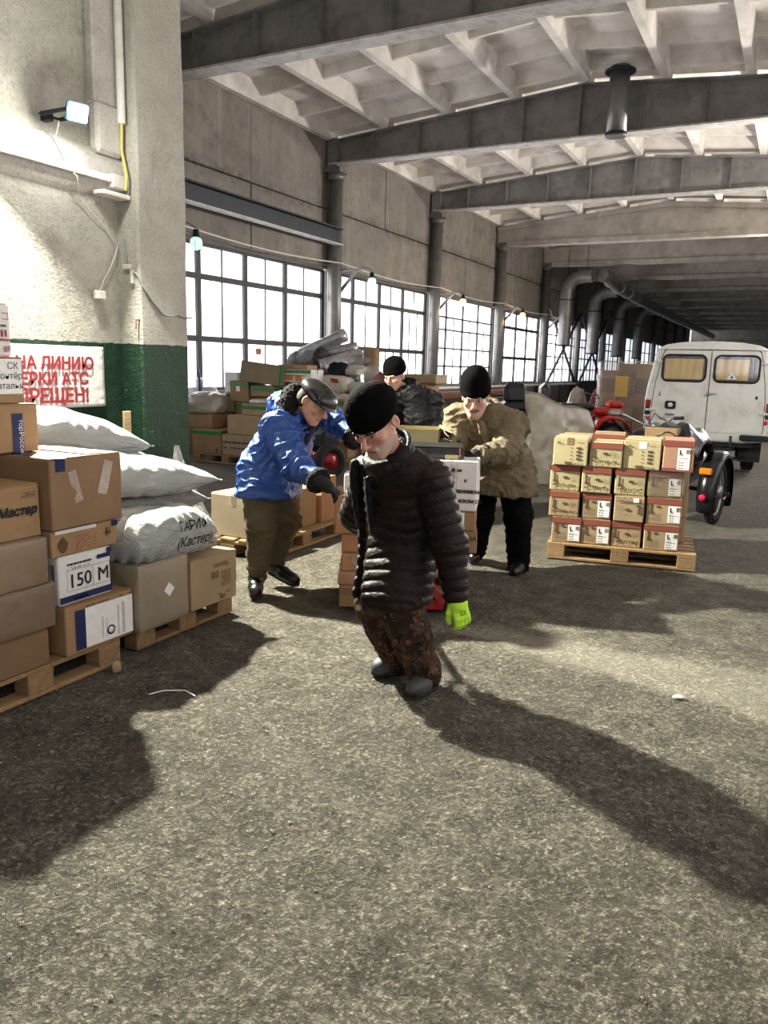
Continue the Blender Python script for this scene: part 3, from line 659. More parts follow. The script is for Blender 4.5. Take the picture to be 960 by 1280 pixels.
hall_lamp(29.7, -9.65, True, 'warm glowing caged bulb lamp beyond the third round column')
hall_lamp(35.6, -9.65, False, 'unlit caged bulb lamp by the elbow of the first duct', False)
for i, (dz, r, lab) in enumerate(((3.98, .014, 'thick pale cable strung along the columns above the windows'), (3.9, .008, 'thin dark cable strung along the columns under a thicker pale one'))):
    pts = []
    for k in range(5):
        y0 = 10.9+6*k
        for q in range(8): pts.append((-10.0+.02*i, y0+6*q/8, dz-.1*math.sin(math.pi*q/8)*(1+.5*i)))
    m = MB(); m.tube(pts, r, 6); tag(m.build('wall_cable', M['cable_white' if i == 0 else 'cable_black']), lab, 'cable')
# cross bracing in the later bays
for i, y0 in enumerate((34.9, 40.9)):
    b = st(empty('trim_%d' % (5+i), (-10.1, y0, 0)))
    for a, c2 in ((( 0, .2, 4.4), (0, 5.8, .9)), ((0.06, 5.8, 4.4), (.06, .2, .9))): m = MB(); m.bar(a, c2, .09, .09); m.build('brace', M['dark_steel'], b)
# exhaust ducts
def duct(y, x, zt, zb, r, name_label, x2=1.05):
    o = empty('exhaust_duct', (x, y, 0), 0, name_label, 'duct', 'exhaust ducts rising in front of the far windows')
    m = MB(); m.tube([(0, 0, zb), (0, 0, zt-.7)]+arc((.7, 0, zt-.7), .7, math.pi, math.pi/2, 6, (1, 0, 0), (0, 0, 1))[1:]+[(x2, 0, zt)], r, 18); m.build('duct_pipe', M['galvanised'], o)
    for xx in (0, .8): m = MB(); m.tube([(xx, 0, zt-(.0 if xx else .25)), (xx, 0, 7.24)], .012, 6); m.build('hanger_rod', M['dark_steel'], o)
    m = MB(); m.lathe([(r, zb), (r+.025, zb), (r+.025, zb+.06), (r, zb+.06)], 18); m.build('duct_collar', M['dark_steel'], o)
    m = MB(); m.lathe([(r, zt-1.0), (r+.02, zt-1.0), (r+.02, zt-.95), (r, zt-.95)], 18); m.build('duct_collar', M['dark_steel'], o)
duct(34.2, -9.1, 5.5, 2.6, .27, 'grey exhaust duct bending over at ceiling height, nearest of the row')
duct(40.4, -9.3, 5.45, 2.4, .3, 'second grey exhaust duct along the far windows, behind the long ceiling duct')
duct(46.6, -9.3, 5.45, 2.4, .3, 'third grey exhaust duct along the far windows')
duct(52.8, -9.3, 5.45, 2.4, .3, 'fourth grey exhaust duct, small and dark in the distance')
o = empty('ceiling_duct', (-7.75, 34.2, 5.5), 0, 'long grey ceiling duct receding down the hall toward the white van', 'duct')
m = MB(); m.tube([(.1, 0, 0), (.25, .3, -.02), (.2, 1.0, -.05), (-.05, 4, -.1), (-.15, 12, -.15), (-.4, 30, -.1), (-.5, 55, -.1)], .27, 18); m.build('duct_pipe', M['galvanised'], o)
for k in range(12): m = MB(); yy = 1.5+2.4*k; m.lathe([(.272, -.03), (.29, -.03), (.29, .03), (.272, .03)], 18, Matrix.Rotation(R(90), 3, 'X'), (.18-.03*yy if yy < 12 else -.17-.013*(yy-12), yy, -.06-.008*min(yy, 12))); m.build('duct_collar', M['steel'], o)
# heating pipes and timber under the windows
o = empty('heating_pipe', (-9.9, 0, 0), 0, 'pale heating pipe running along the wall below the window sills', 'pipe')
m = MB(); m.tube([(0, 11, .93), (0, 40, .93)], .05, 10); m.build('upper_pipe', M['pipe_paint'], o); m = MB(); m.tube([(.35, 17.3, .72), (.35, 30, .72)], .14, 12); m.build('lagged_pipe', M['rust'], o)
for k in range(7): m = MB(); m.box((0, 13+4*k, .46), (.06, .06, .9)); m.build('pipe_stand', M['dark_steel'], o)

# ================================================================== cartons, sacks, pallets
def gridbox(w, d, h, e=.007, bulge=.003, jit=.0025, seed=0, n=3, lo=0.0):
    """box resting on z = 0 with softened, slightly crushed edges; merged vertices"""
    def ax(L):
        s = L/2; return [-s, -s+e] + [-s+e+(2*s-2*e)*(k+1)/(n+1) for k in range(n)] + [s-e, s]
    X, Y, Z = ax(w), ax(d), ax(h); idx = {}; v = []; f = []
    def key(i, j, k):
        if (i, j, k) not in idx:
            idx[(i, j, k)] = len(v); x, y, z = X[i], Y[j], Z[k]
            ex = [i in (0, n+3), j in (0, n+3), k in (0, n+3)]
            if sum(ex) >= 2:
                q = .42*e
                if ex[0]: x -= math.copysign(q, x)
                if ex[1]: y -= math.copysign(q, y)
                if ex[2]: z -= math.copysign(q, z)
            a, b, c = 2*X[i]/w, 2*Y[j]/d, 2*Z[k]/h
            if i in (0, n+3): x += math.copysign(bulge*(1-b*b)*(1-c*c), x)
            if j in (0, n+3): y += math.copysign(bulge*(1-a*a)*(1-c*c), y)
            if k == n+3: z += bulge*.4*(1-a*a)*(1-b*b)
            v.append([x, y, z+h/2+lo])
        return idx[(i, j, k)]
    m = n+3
    for a in range(m):
        for b in range(m):
            f += [(key(a,0,b), key(a+1,0,b), key(a+1,0,b+1), key(a,0,b+1)), (key(a,m,b+1), key(a+1,m,b+1), key(a+1,m,b), key(a,m,b)),
                  (key(0,a,b+1), key(0,a+1,b+1), key(0,a+1,b), key(0,a,b)), (key(m,a,b), key(m,a+1,b), key(m,a+1,b+1), key(m,a,b+1)),
                  (key(a,b,m), key(a+1,b,m), key(a+1,b+1,m), key(a,b+1,m)), (key(a,b+1,0), key(a+1,b+1,0), key(a+1,b,0), key(a,b,0))]
    v = np.array(v)
    if jit:
        q = v*4+seed*3.7; dv = np.stack([vnoise(q, seed), vnoise(q, seed+11), vnoise(q, seed+23)], -1)*jit*1.2; dv[v[:, 2] < .004+lo, 2] = 0; v = v+dv
    return v, f
def face_M(w, d, h, face):
    """matrix from (u right, v up, n out) seen from outside, origin at the face's lower left corner"""
    if face == 'front': o, u, v, n = (-w/2, -d/2, 0), (1,0,0), (0,0,1), (0,-1,0)
    elif face == 'back': o, u, v, n = (w/2, d/2, 0), (-1,0,0), (0,0,1), (0,1,0)
    elif face == 'left': o, u, v, n = (-w/2, d/2, 0), (0,-1,0), (0,0,1), (-1,0,0)
    elif face == 'right': o, u, v, n = (w/2, -d/2, 0), (0,1,0), (0,0,1), (1,0,0)
    else: o, u, v, n = (-w/2, -d/2, h), (1,0,0), (0,1,0), (0,0,1)
    Q = Matrix((u, v, n)).transposed().to_4x4(); Q.translation = Vector(o); return Q
_tcache = {}
def text_mesh(body, size, bold=0.0, align='LEFT', shear=0.0, spacing=1.0):
    k = (body, size, bold, align, shear)
    if k in _tcache: return _tcache[k]
    c = bpy.data.curves.new('lettering', 'FONT'); c.body = body; c.size = size; c.align_x = align; c.shear = shear; c.resolution_u = 3; c.space_character = spacing
    o = bpy.data.objects.new('lettering', c); COL.objects.link(o)
    me = bpy.data.meshes.new_from_object(o.evaluated_get(bpy.context.evaluated_depsgraph_get())); me.name = 'lettering'
    bpy.data.objects.remove(o); bpy.data.curves.remove(c)
    if bold:          # heavier strokes: the same outline struck several times, a hair apart
        bm = bmesh.new(); bm.from_mesh(me); g0 = list(bm.verts)+list(bm.edges)+list(bm.faces)
        for i, (a, b) in enumerate(((1, 0), (-1, 0), (0, 1), (0, -1), (.7, .7), (-.7, .7), (.7, -.7), (-.7, -.7))):
            q = bmesh.ops.duplicate(bm, geom=g0); bmesh.ops.translate(bm, verts=[e for e in q['geom'] if isinstance(e, bmesh.types.BMVert)], vec=(a*bold*1.6, b*bold*1.6, .00004*(i+1)))
        bm.to_mesh(me); bm.free()
    _tcache[k] = me; return me
def text(body, size, m, parent, Mx, u, v, n=.0032, bold=0.0, align='LEFT', rot=0.0, shear=0.0):
    o = bpy.data.objects.new('lettering', text_mesh(body, size, bold, align, shear)); COL.objects.link(o)
    if not o.data.materials: o.data.materials.append(M[m])
    o.parent = parent; o.matrix_local = Mx @ Matrix.Translation((u, v, n)) @ Matrix.Rotation(rot, 4, 'Z'); return o
def marks(rects, m, parent, Mx, n=.003, name='printing'):
    mb = MB()
    for r in rects:
        if len(r) == 4 and not isinstance(r[0], (tuple, list)): u, v, w, h = r; P = [(u, v), (u+w, v), (u+w, v+h), (u, v+h)]
        else: P = r
        mb.quad([Mx @ Vector((a, b, n)) for a, b in P])
    return mb.build(name, M[m], parent)
def sticker(u, v, w, h, m, parent, Mx, n=.0015, name='sticker', rot=0.0, wav=0.0):
    mb = MB(); mb.box((0, 0, n), (w, h, .0012)); o = mb.build(name, M[m], parent)
    o.matrix_local = Mx @ Matrix.Translation((u+w/2, v+h/2, 0)) @ Matrix.Rotation(rot, 4, 'Z'); return o
def scribble(rng, u, v, w, h, rows, dens=.7, thick=.45):
    """dashes of small print"""
    out = []
    for k in range(rows):
        y = v+h*(rows-1-k)/rows; x = u
        while x < u+w:
            L = min((.02+.08*rng.random())*w*1.2, u+w-x)
            if rng.random() < dens: out.append((x, y, L*.85, h/rows*thick))
            x += L*1.05+.004*w
    return out
def bars(rng, u, v, w, h):
    out = []; x = u
    while x < u+w: b = w*(.01+.035*rng.random()); out.append((x, v, b, h)); x += b+w*(.012+.03*rng.random())
    return out
class Carton:
    def __init__(s, label, pos, dims, yaw=0.0, mat='kraft', seed=0, tape='clear_tape', group=None, tilt=(0, 0), flaps=True, tape_w=.048, name='carton', bulge=.003, lip=.075, cat='box'):
        w, d, h = dims; s.dims = dims; s.rng = np.random.default_rng(seed+17)
        v, f = gridbox(w, d, h-.004, seed=seed, bulge=bulge)
        s.o = link(name, pydata('carton', v, f), M[mat]); s.o.location = pos; s.o.rotation_euler = (tilt[0], tilt[1], yaw); tag(s.o, label, cat, group)
        if flaps:
            for q in (-1, 1):
                mb = MB(); mb.box((0, q*(d/4+.001), h-.0012), (w-.012, d/2-.008, .004)); mb.build('flap', M[mat], s.o)
        if tape:
            mb = MB(); t = .0013
            mb.box((0, 0, h+.0012), (w+.004, tape_w, t))
            for q in (-1, 1): mb.box((q*(w/2+.0032), 0, h-lip/2), (t, tape_w, lip))
            mb.build('tape', M[tape], s.o)
    def F(s, face): return face_M(*s.dims, face)
    def text(s, face, body, size, u, v, m='ink', bold=0.0, align='LEFT', rot=0.0, shear=0.0): return text(body, size, m, s.o, s.F(face), u, v, .0068, bold, align, rot, shear)
    def marks(s, face, rects, m='ink'): return marks(rects, m, s.o, s.F(face), .0064)
    def label(s, face, u, v, w, h, m='paper', rot=0.0):
        o = sticker(u, v, w, h, m, s.o, s.F(face), .0060, 'paper_label', rot); return o, Matrix.Translation((-w/2, -h/2, .0068))
    def band(s, z0, z1, m, name='tape_band', faces=('front', 'left', 'right', 'back')):
        w, d, h = s.dims; mb = MB(); t = .0012; z = (z0+z1)/2
        for fc in faces:
            c, dd = {'front': ((0, -d/2-.0058, z), (w, t, z1-z0)), 'back': ((0, d/2+.0058, z), (w, t, z1-z0)), 'left': ((-w/2-.0058, 0, z), (t, d, z1-z0)), 'right': ((w/2+.0058, 0, z), (t, d, z1-z0))}[fc]
            mb.box(c, dd)
        return mb.build(name, M[m], s.o)
    def film(s, m='stretch_film', g=.006, seed=1):
        w, d, h = s.dims; v, f = gridbox(w+2*g, d+2*g, h+g*1.2, e=.012, bulge=.004, jit=.003, seed=seed, n=5, lo=.001); return link('film_wrap', pydata('film_wrap', v, f, True), M[m], s.o)
def pallet(label, pos, yaw, L=1.2, D=.8, name='pallet', n=5, cx=None):
    """L along local x, D along local y; top at .144"""
    o = empty(name, pos, yaw, label, 'pallet')
    bw = (.145, .1, .145, .1, .145) if n == 5 else (.1,)*n
    ys = np.linspace(-D/2+bw[0]/2, D/2-bw[0]/2, n)
    for k in range(n):
        mb = MB(); mb.box((.003*math.sin(k*5), ys[k], .133), (L, bw[k % 5], .022), b=.003); mb.build('deck_board', M['pallet_wood'], o)
    for x in (-L/2+.0725, 0, L/2-.0725):
        mb = MB(); mb.box((x, 0, .111), (.145, D, .022), b=.002); mb.build('cross_board', M['pallet_wood'], o)
        for y in (-D/2+.05, 0, D/2-.05): mb = MB(); mb.box((x, y, .061), (.145, .1 if y else .145, .078), b=.004); mb.build('block', M['pallet_wood'], o)
    for y in (-D/2+.05, 0, D/2-.05): mb = MB(); mb.box((0, y, .011), (L, .1 if y else .145, .022), b=.003); mb.build('bottom_board', M['pallet_wood'], o)
    return o
def pillow(L, Wd, T, seed, n=60, sag=.35, crease=.012, ears=.10, p=2.6):
    """a stuffed sack: seam all round, pulled corners, wrinkles"""
    us = np.linspace(-1, 1, n+1); vs = np.linspace(-1, 1, n*2//3+1); U, V = np.meshgrid(us, vs, indexing='ij')
    def side(sg):
        a = np.clip(1-np.abs(U)**p, 0, 1); b = np.clip(1-np.abs(V)**p, 0, 1); t = (a*b)**.5
        ear = 1+ears*(np.abs(U)**3*np.abs(V)**3)
        wx = 1-.10*(1-np.abs(V)**2)*np.abs(U)**2*0; x = U*L/2*ear*(1-.05*(1-V*V)*np.abs(U)); y = V*Wd/2*ear*(1-.05*(1-U*U)*np.abs(V))
        q = np.stack([x*5, y*5, np.full_like(x, sg*2.0)], -1)
        rim = np.maximum(np.abs(U), np.abs(V)); ang = np.arctan2(V, U)
        cr = np.sin(ang*23+5*vnoise(q, seed))*np.clip(rim-.45, 0, 1)**1.3*1.4 + .9*fbm(q*1.2, 3, seed+5)
        z = sg*t*T/2*(1+.16*fbm(q*.45, 2, seed+9)) + cr*crease*np.clip(t+.25, 0, 1)
        if sg < 0: z = np.maximum(z, -T/2*sag*1.2)
        return np.stack([x, y, z], -1)
    top, bot = side(1), side(-1); e = (np.abs(U) > .999) | (np.abs(V) > .999); bot[e] = top[e]
    N = U.size; nv = len(vs); v = np.concatenate([top.reshape(-1, 3), bot.reshape(-1, 3)]); f = []
    for i in range(len(us)-1):
        for j in range(nv-1):
            a = i*nv+j; f += [(a, a+nv, a+nv+1, a+1), (N+a, N+a+1, N+a+nv+1, N+a+nv)]
    v[:, 2] -= v[:, 2].min(); return v, f
def weld(me, d=1e-5):
    bm = bmesh.new(); bm.from_mesh(me); bmesh.ops.remove_doubles(bm, verts=bm.verts, dist=d); bm.to_mesh(me); bm.free(); return me
def sack(label, pos, dims, rot=(0, 0, 0), mat='sack_white', seed=0, group=None, seam=True, sag=.35, name='sack', crease=.018, cat='sack', ears=.10, p=2.6):
    v, f = pillow(*dims, seed, sag=sag, crease=crease, ears=ears, p=p); o = link(name, weld(pydata('sack', v, f, True)), M[mat]); o.location = pos; o.rotation_euler = rot; tag(o, label, cat, group)
    if seam:
        L, Wd, T = dims; vv = v[:len(v)//2].reshape(61, -1, 3); e = vv[-1]; mb = MB(); mb.tube([Vector(p)+Vector((.004, 0, 0)) for p in e[::2]], .004, 5); mb.build('seam', M['sack_cream'], o)
    return o
def lump(label, pos, dims, rot=(0, 0, 0), mat='bag_film', seed=0, group=None, amp=.12, name='bag', cat='bag', film=None, fq=2.2, nu=40, nv=26, flat=.5):
    """irregular stuffed bag or bundle: a noisy ellipsoid resting on its flattened underside"""
    v = []; f = []
    th = np.linspace(0, 2*np.pi, nu, endpoint=False); ph = np.linspace(-np.pi/2, np.pi/2, nv); T, P = np.meshgrid(th, ph, indexing='ij')
    n = np.stack([np.cos(P)*np.cos(T), np.cos(P)*np.sin(T), np.sin(P)], -1)
    r = 1+amp*fbm(n*fq, 3, seed)+.4*amp*(1-2*np.abs(fbm(n*fq*2.5, 3, seed+4)))
    q = np.sign(n)*np.abs(n)**.8*r[..., None]*np.array(dims)/2; q[..., 2] = np.maximum(q[..., 2], -dims[2]/2*flat); q[..., 2] += dims[2]/2*flat
    V = q.reshape(-1, 3); F = []
    for i in range(nu):
        for j in range(nv-1): a = i*nv+j; b = ((i+1) % nu)*nv+j; F.append((a, b, b+1, a+1))
    o = link(name, weld(pydata(name, V, F, True), 1e-4), M[mat]); o.location = pos; o.rotation_euler = rot; tag(o, label, cat, group)
    if film:
        V2 = V*1.035; o2 = link('film_wrap', weld(pydata('film_wrap', V2, F, True), 1e-4), M[film], o)
    return o

# ================================================================== the stacks on the left
Y90 = R(90)   # carton fronts face the hall (+X); local x runs along +Y
def lbox(label, y0, y1, z0, z1, xf, dep, **k):
    return Carton(label, (xf-dep/2, (y0+y1)/2, z0), (y1-y0, dep, z1-z0), Y90+k.pop('dyaw', 0), **k)
pallet('wooden pallet under the tall front stack of cartons at the left wall', (-3.65, 2.40, 0), Y90, L=1.0, D=1.2, n=7)
pallet('wooden pallet under the wrapped carton and the white sacks', (-3.70, 3.49, 0), Y90, L=.84, D=1.2, n=7)
G_A = 'cartons stacked at the left wall'
c = lbox('plain brown carton at the bottom left, lowest of the front stack', 1.93, 2.455, .146, .322, -3.05, .55, mat='kraft_dark', seed=1, group=G_A)
c = lbox('film-wrapped brown carton second from the bottom of the front stack', 1.95, 2.495, .326, .540, -3.04, .55, mat='kraft_dark', seed=2, group=G_A); c.film(seed=3)
c = lbox('taped brown carton under the one with the printed word, third from the bottom', 1.93, 2.475, .544, .765, -3.05, .55, mat='kraft', seed=4, group=G_A); c.film(seed=5)
c = lbox('brown carton printed with a black decorative word beside the big blue-striped carton', 1.88, 2.475, .77, 1.02, -3.085, .55, mat='kraft', seed=6, group=G_A)
c.text('front', 'Ума Мастер', .056, .240, .115, shear=.25, bold=.0016); c.marks('front', scribble(c.rng, .49, .19, .075, .03, 4), 'ink_brown')
# second column
c = lbox('carton with a white and blue paper label, lowest of the second stack', 2.545, 2.975, .146, .398, -3.03, .5, mat='kraft', seed=7, group=G_A, dyaw=R(-1))
lb, lm = c.label('front', .115, .02, .31, .205, 'paper'); marks([(-.155-.06+.155, .0, .06, .205)], 'ink_blue', lb, lm, .001)
marks(scribble(c.rng, .205, .012, .012, .16, 14, .9)+scribble(c.rng, .235, .012, .02, .17, 26, .9)+scribble(c.rng, .10, .02, .012, .12, 12, .8)+scribble(c.rng, .13, .02, .008, .1, 14, .8), 'ink', lb, lm, .001)
mb = MB(); mb.lathe([(.026, 0), (.026, .0008)], 20, c=(.16, .05, .001)); o = mb.build('round_logo', M['ink'], lb); o.matrix_local = lm
mb = MB(); mb.lathe([(.017, 0), (.017, .0016)], 20, c=(.16, .05, .001)); mb.box((.16, .05, .0012), (.004, .03, .002)); o = mb.build('round_logo', M['paper'], lb); o.matrix_local = lm
c.marks('front', scribble(c.rng, .12, .232, .3, .014, 1, .8), 'ink_brown')
c = lbox('white carton printed 150 and M above the paper-labelled carton', 2.535, 2.865, .402, .648, -3.06, .42, mat='white_card', seed=8, group=G_A, tape='tape_white')
c.band(.012, .045, 'ink_blue', faces=('front',)); c.text('front', '150', .098, .052, .082, bold=.0006); c.text('front', 'M', .098, .235, .082, bold=.0006)
c.marks('front', [(.045, .065, .27, .0018), (.045, .17, .27, .0018), (.045, .065, .0018, .105), (.205, .065, .0018, .105), (.314, .065, .0018, .105)], 'ink')
c.marks('front', scribble(c.rng, .05, .195, .15, .014, 1, .95, .8)+scribble(c.rng, .05, .176, .14, .014, 2, .7), 'ink'); c.marks('front', scribble(c.rng, .075, .02, .1, .015, 1, .95, .8), 'paper')
c.marks('front', [(.235, .195, .085, .022), (.30, .217, .03, .026)], 'ink_blue'); c.marks('left', bars(c.rng, .33, .13, .07, .08), 'ink')
c = lbox('shallow brown carton with a red smudge and black crest print under the big carton', 2.495, 2.905, .652, .784, -3.05, .5, mat='kraft', seed=9, group=G_A)
c.marks('front', [((.045, .03), (.085, .03), (.095, .065), (.065, .10), (.035, .065)), (.052, .02, .026, .008)], 'ink_brown'); c.marks('front', scribble(c.rng, .14, .02, .13, .075, 9, .55, .35), 'ink_red')
c.marks('front', [(.33, .055, .012, .045), (.35, .06, .008, .04), (.315, .07, .05, .006)], 'ink_brown'); c.marks('front', [(.02, .113, .25, .017)], 'tape_white'); c.marks('front', [(.37, .10, .04, .03)], 'ink_blue')
c = lbox('big brown carton with blue tape across its sunlit top, crowning the second stack', 2.49, 2.93, .788, 1.13, -3.03, .56, mat='kraft_dark', seed=10, group=G_A, tape=None)
w, d, h = c.dims; mb = MB(); mb.box((-.16, -.02, h+.0014), (.055, d+.006, .0014)); mb.box((-.16, -d/2-.0035, h-.03), (.055, .0014, .065)); mb.build('blue_tape', M['tape_blue'], c.o)
c.marks('top', [(.24, .02, .12, .50)], 'paper'); c.marks('left', scribble(c.rng, .1, .16, .22, .03, 2, .7), 'ink_brown')
sticker(.12, .12, .05, .16, 'clear_tape', c.o, c.F('front'), .004, 'torn_tape', .25); sticker(.30, .14, .06, .17, 'clear_tape', c.o, c.F('front'), .004, 'torn_tape', -.3)
# on top, further back
c = lbox('brown carton with a dark blue printed tape strip, resting on the big carton', 2.22, 2.685, 1.136, 1.370, -3.33, .4, mat='kraft', seed=11, group=G_A)
c.marks('front', [(.315, 0.0, .06, .19)], 'tape_blue'); c.text('front', 'тор', .035, .352, .16, 'paper', rot=R(-90)); c.text('front', 'Россия', .035, .352, .10, 'paper', rot=R(-90))
c = lbox('brown carton with a white paper sheet reading three cut-off lines', 2.18, 2.62, 1.374, 1.592, -3.33, .4, mat='kraft', seed=12, group=G_A)
lb, lm = c.label('front', .12, .045, .305, .165, 'paper')
for i, (s, u) in enumerate((('СК', .225), ('волонтёр', .108), ('Наталья', .135))): text(s, .044, 'ink', lb, lm, u, .118-.047*i, .0012)
c = lbox('white carton with red print, topmost of the left stack', 2.16, 2.578, 1.596, 1.84, -3.35, .36, mat='white_card', seed=13, group=G_A, tape='tape_white')
c.marks('front', [(.37, .17, .035, .003), (.37, .198, .035, .003), (.40, .17, .003, .03)], 'ink_red'); c.marks('front', scribble(c.rng, .36, .135, .035, .016, 1, .9, .7), 'ink'); c.marks('front', [(.36, .09, .01, .032), (.38, .09, .01, .032)], 'ink_red'); c.marks('front', scribble(c.rng, .35, .07, .06, .016, 1, .95, .7), 'ink_red'); c.marks('front', scribble(c.rng, .37, .02, .035, .03, 4, .9, .7), 'ink_red')
# support behind the fronts
for k, (yy, z0, z1) in enumerate(((2.2, .146, .55), (2.2, .555, 1.0), (2.75, .146, .60), (2.75, .605, 1.05))):
    Carton('plain carton hidden in the rear row of the left stack', (-3.95, yy, z0), (.5, .5, z1-z0), Y90, 'kraft_dark', 30+k, group='rear row cartons of the left stack')
# second pallet
c = lbox('film-wrapped carton with a white diamond sticker on the second pallet', 2.975, 3.365, .146, .512, -2.985, .5, mat='kraft_grey', seed=14, group=G_A, dyaw=R(1)); c.film(seed=9)
sticker(.19, .17, .058, .058, 'paper', c.o, c.F('front'), .012, 'diamond_sticker', R(45))
c = lbox('tan carton with black print lines at the far right end of the left row', 3.415, 3.83, .146, .448, -3.0, .5, mat='kraft_pale', seed=15, group=G_A, dyaw=R(-1))
c.text('front', 'PANSEN', .038, .19, .225, 'ink_brown'); c.marks('front', bars(c.rng, .17, .16, .065, .045)+scribble(c.rng, .26, .10, .09, .10, 9, .85, .5)+scribble(c.rng, .21, .05, .14, .02, 2, .6), 'ink_brown'); c.marks('front', bars(c.rng, .25, .02, .05, .03), 'ink_brown'); c.marks('top', scribble(c.rng, .2, .1, .15, .06, 3, .8, .6), 'ink')
Carton('plain carton hidden behind the wrapped one on the second pallet', (-3.80, 3.22, .146), (.45, .55, .36), Y90, 'kraft_dark', 40, group='rear cartons under the sacks')
Carton('plain carton hidden behind the tan one on the second pallet', (-3.80, 3.68, .146), (.42, .55, .34), Y90, 'kraft_dark', 41, group='rear cartons under the sacks')
G_S = 'stuffed white sacks piled on the second pallet'
s = sack('fat white sack with handwriting on its end, lowest and nearest of the sacks', (-3.27, 3.30, .50), (.74, .60, .29), (0, R(2), Y90+R(4)), seed=3, group=G_S, sag=.6, crease=.034, seam=False, ears=-.06, p=5)
Fm = Matrix(((1,0,0,0), (0,0,-1,0), (0,1,0,0), (0,0,0,1)))   # text plane facing local -y
def drape_text(body, size, o, u, v, m='ink', ny=-1, bold=.0004, shear=.2):
    """lettering pressed onto the side of a sack: every vertex is dropped on the surface from outside"""
    me = text_mesh(body, size, bold, 'LEFT', shear).copy(); me.name = 'lettering'
    bm = bmesh.new(); bm.from_mesh(me); bmesh.ops.subdivide_edges(bm, edges=[e for e in bm.edges if e.calc_length() > .02], cuts=2)
    from mathutils.bvhtree import BVHTree
    t = BVHTree.FromPolygons([x.co for x in o.data.vertices], [tuple(p.vertices) for p in o.data.polygons])
    for x in bm.verts:
        a, b = x.co.x+u, x.co.y+v; h = t.ray_cast(Vector((a, ny*2.0, b)), Vector((0, -ny, 0)))
        x.co = Vector((a, (h[0].y if h[0] is not None else 0)+ny*.003, b))
    bm.to_mesh(me); bm.free(); return link('lettering', me, M[m], o)
drape_text('ТАРИФ', .075, s, -.02, .145); drape_text('(Кастер)', .08, s, -.04, .055)
k = lump('knotted white sack neck sticking out behind the handwritten sack', (-3.42, 3.80, .50), (.17, .20, .16), (0, 0, .4), 'sack_white', 5, G_S, .25, 'sack', 'sack')
mb = MB(); mb.tube([(0, 0, .10), (.01, .0, .17), (-.01, .01, .22)], [.03, .022, .045], 10); mb.build('tied_neck', M['sack_white'], k)
s3 = sack('dull grey printed sack squeezed between the white sacks', (-3.62, 3.62, .66), (.66, .50, .26), (0, R(4), Y90+R(-4)), 'sack_grey', 8, G_S, sag=.5)
k = lump('white sack with a tied knot standing up beside the dark pillar', (-3.85, 3.98, .34), (.30, .34, .52), (0, 0, .9), 'sack_white', 12, G_S, .16, 'sack', 'sack', flat=.8)
mb = MB(); mb.tube([(0, 0, .42), (.0, 0, .49), (.012, 0, .54), (.0, .01, .60)], [.06, .026, .05, .035], 12); mb.build('tied_neck', M['sack_white'], k)
s2 = sack('plump white sack sagging over the grey one, a loose thread at its tip', (-3.55, 3.43, .80), (.96, .58, .30), (0, R(5), Y90+R(-3)), seed=21, group=G_S, sag=.55, crease=.028)
mb = MB(); mb.tube([(.46, -.05, .13), (.50, -.06, .11), (.51, -.07, .05), (.53, -.07, .02)], .004, 5); mb.build('loose_thread', M['sack_cream'], s2)
sack('white sack lying highest, its tip pointing at the pillar under the banner', (-3.80, 3.16, 1.05), (.90, .52, .30), (0, R(9), Y90+R(-2)), seed=33, group=G_S, sag=.55, crease=.026)
# banner
b = empty('banner', (-5.635, 0, 0), 0, 'white vinyl banner with red capital letters on the green wall', 'banner')
ys = np.linspace(3.05, 5.275, 60); zs = np.linspace(1.165, 1.695, 22); GY, GZ = np.meshgrid(ys, zs, indexing='ij')
q = np.stack([GY*3, GZ*3, GY*0], -1); dx = .010*fbm(q, 3, 2)
for (cy, cz) in ((5.275, 1.695), (5.275, 1.165)):
    a = np.arctan2(GZ-cz, GY-cy); rr = np.hypot(GY-cy, GZ-cz); dx += .007*np.sin(a*30)*np.exp(-rr/.16)
V = np.stack([.016+dx, GY, GZ], -1).reshape(-1, 3); n = len(zs); F = [(i*n+j, (i+1)*n+j, (i+1)*n+j+1, i*n+j+1) for i in range(59) for j in range(21)]
sheet = link('sheet', pydata('sheet', V, F, True), M['banner_vinyl'], b); sheet.modifiers.new('thick', 'SOLIDIFY').thickness = .002
BM = Matrix(((0,0,1,0.030), (1,0,0,0), (0,1,0,0), (0,0,0,1)))
for body, yr, z, size in (('ВЫЕЗД НА ЛИНИЮ', 5.145, 1.497, .142), ('БЕЗ ПРОВЕРКИ АТС', 5.08, 1.365, .142), ('ЗАПРЕЩЕН!', 5.08, 1.215, .165)):
    text(body, size, 'ink_red', b, BM, yr, z, 0, .0035, 'RIGHT')
m = MB(); m.box((-5.37, 5.285, .58), (.025, .085, 1.10), b=.004); tag(m.build('wood_lath', M['lath_wood']), 'pale wooden lath standing upright against the green pillar', 'lath')
# clear bag by the pillar, cartons on the pallet behind the man in blue
o = empty('plastic_sheet_bag', (-4.42, 5.02, 0), R(20), 'tall limp translucent plastic bag slumped on the floor beside the pillar foot', 'bag')
th = np.linspace(0, 2*np.pi, 36, endpoint=False); hz = np.linspace(0, 1, 22); V = []
for t in hz:
    for a in th:
        r = (.24*(1-t)**1.25+.018)*(1+.22*math.sin(a*5+3*t)+.12*math.sin(a*9+1)); V.append((r*math.cos(a)-.10*t, .8*r*math.sin(a), .9*t))
F = [(i*36+k, i*36+(k+1) % 36, (i+1)*36+(k+1) % 36, (i+1)*36+k) for i in range(21) for k in range(36)]
link('film', pydata('film', V, F, True), M['bag_film'], o)
lump('', (0, 0, 0), (.3, .26, .5), mat='sack_grey', seed=4, amp=.15, name='stuffing').parent = o
for q in ('label', 'category'):
    for ch in o.children:
        if q in ch: del ch[q]
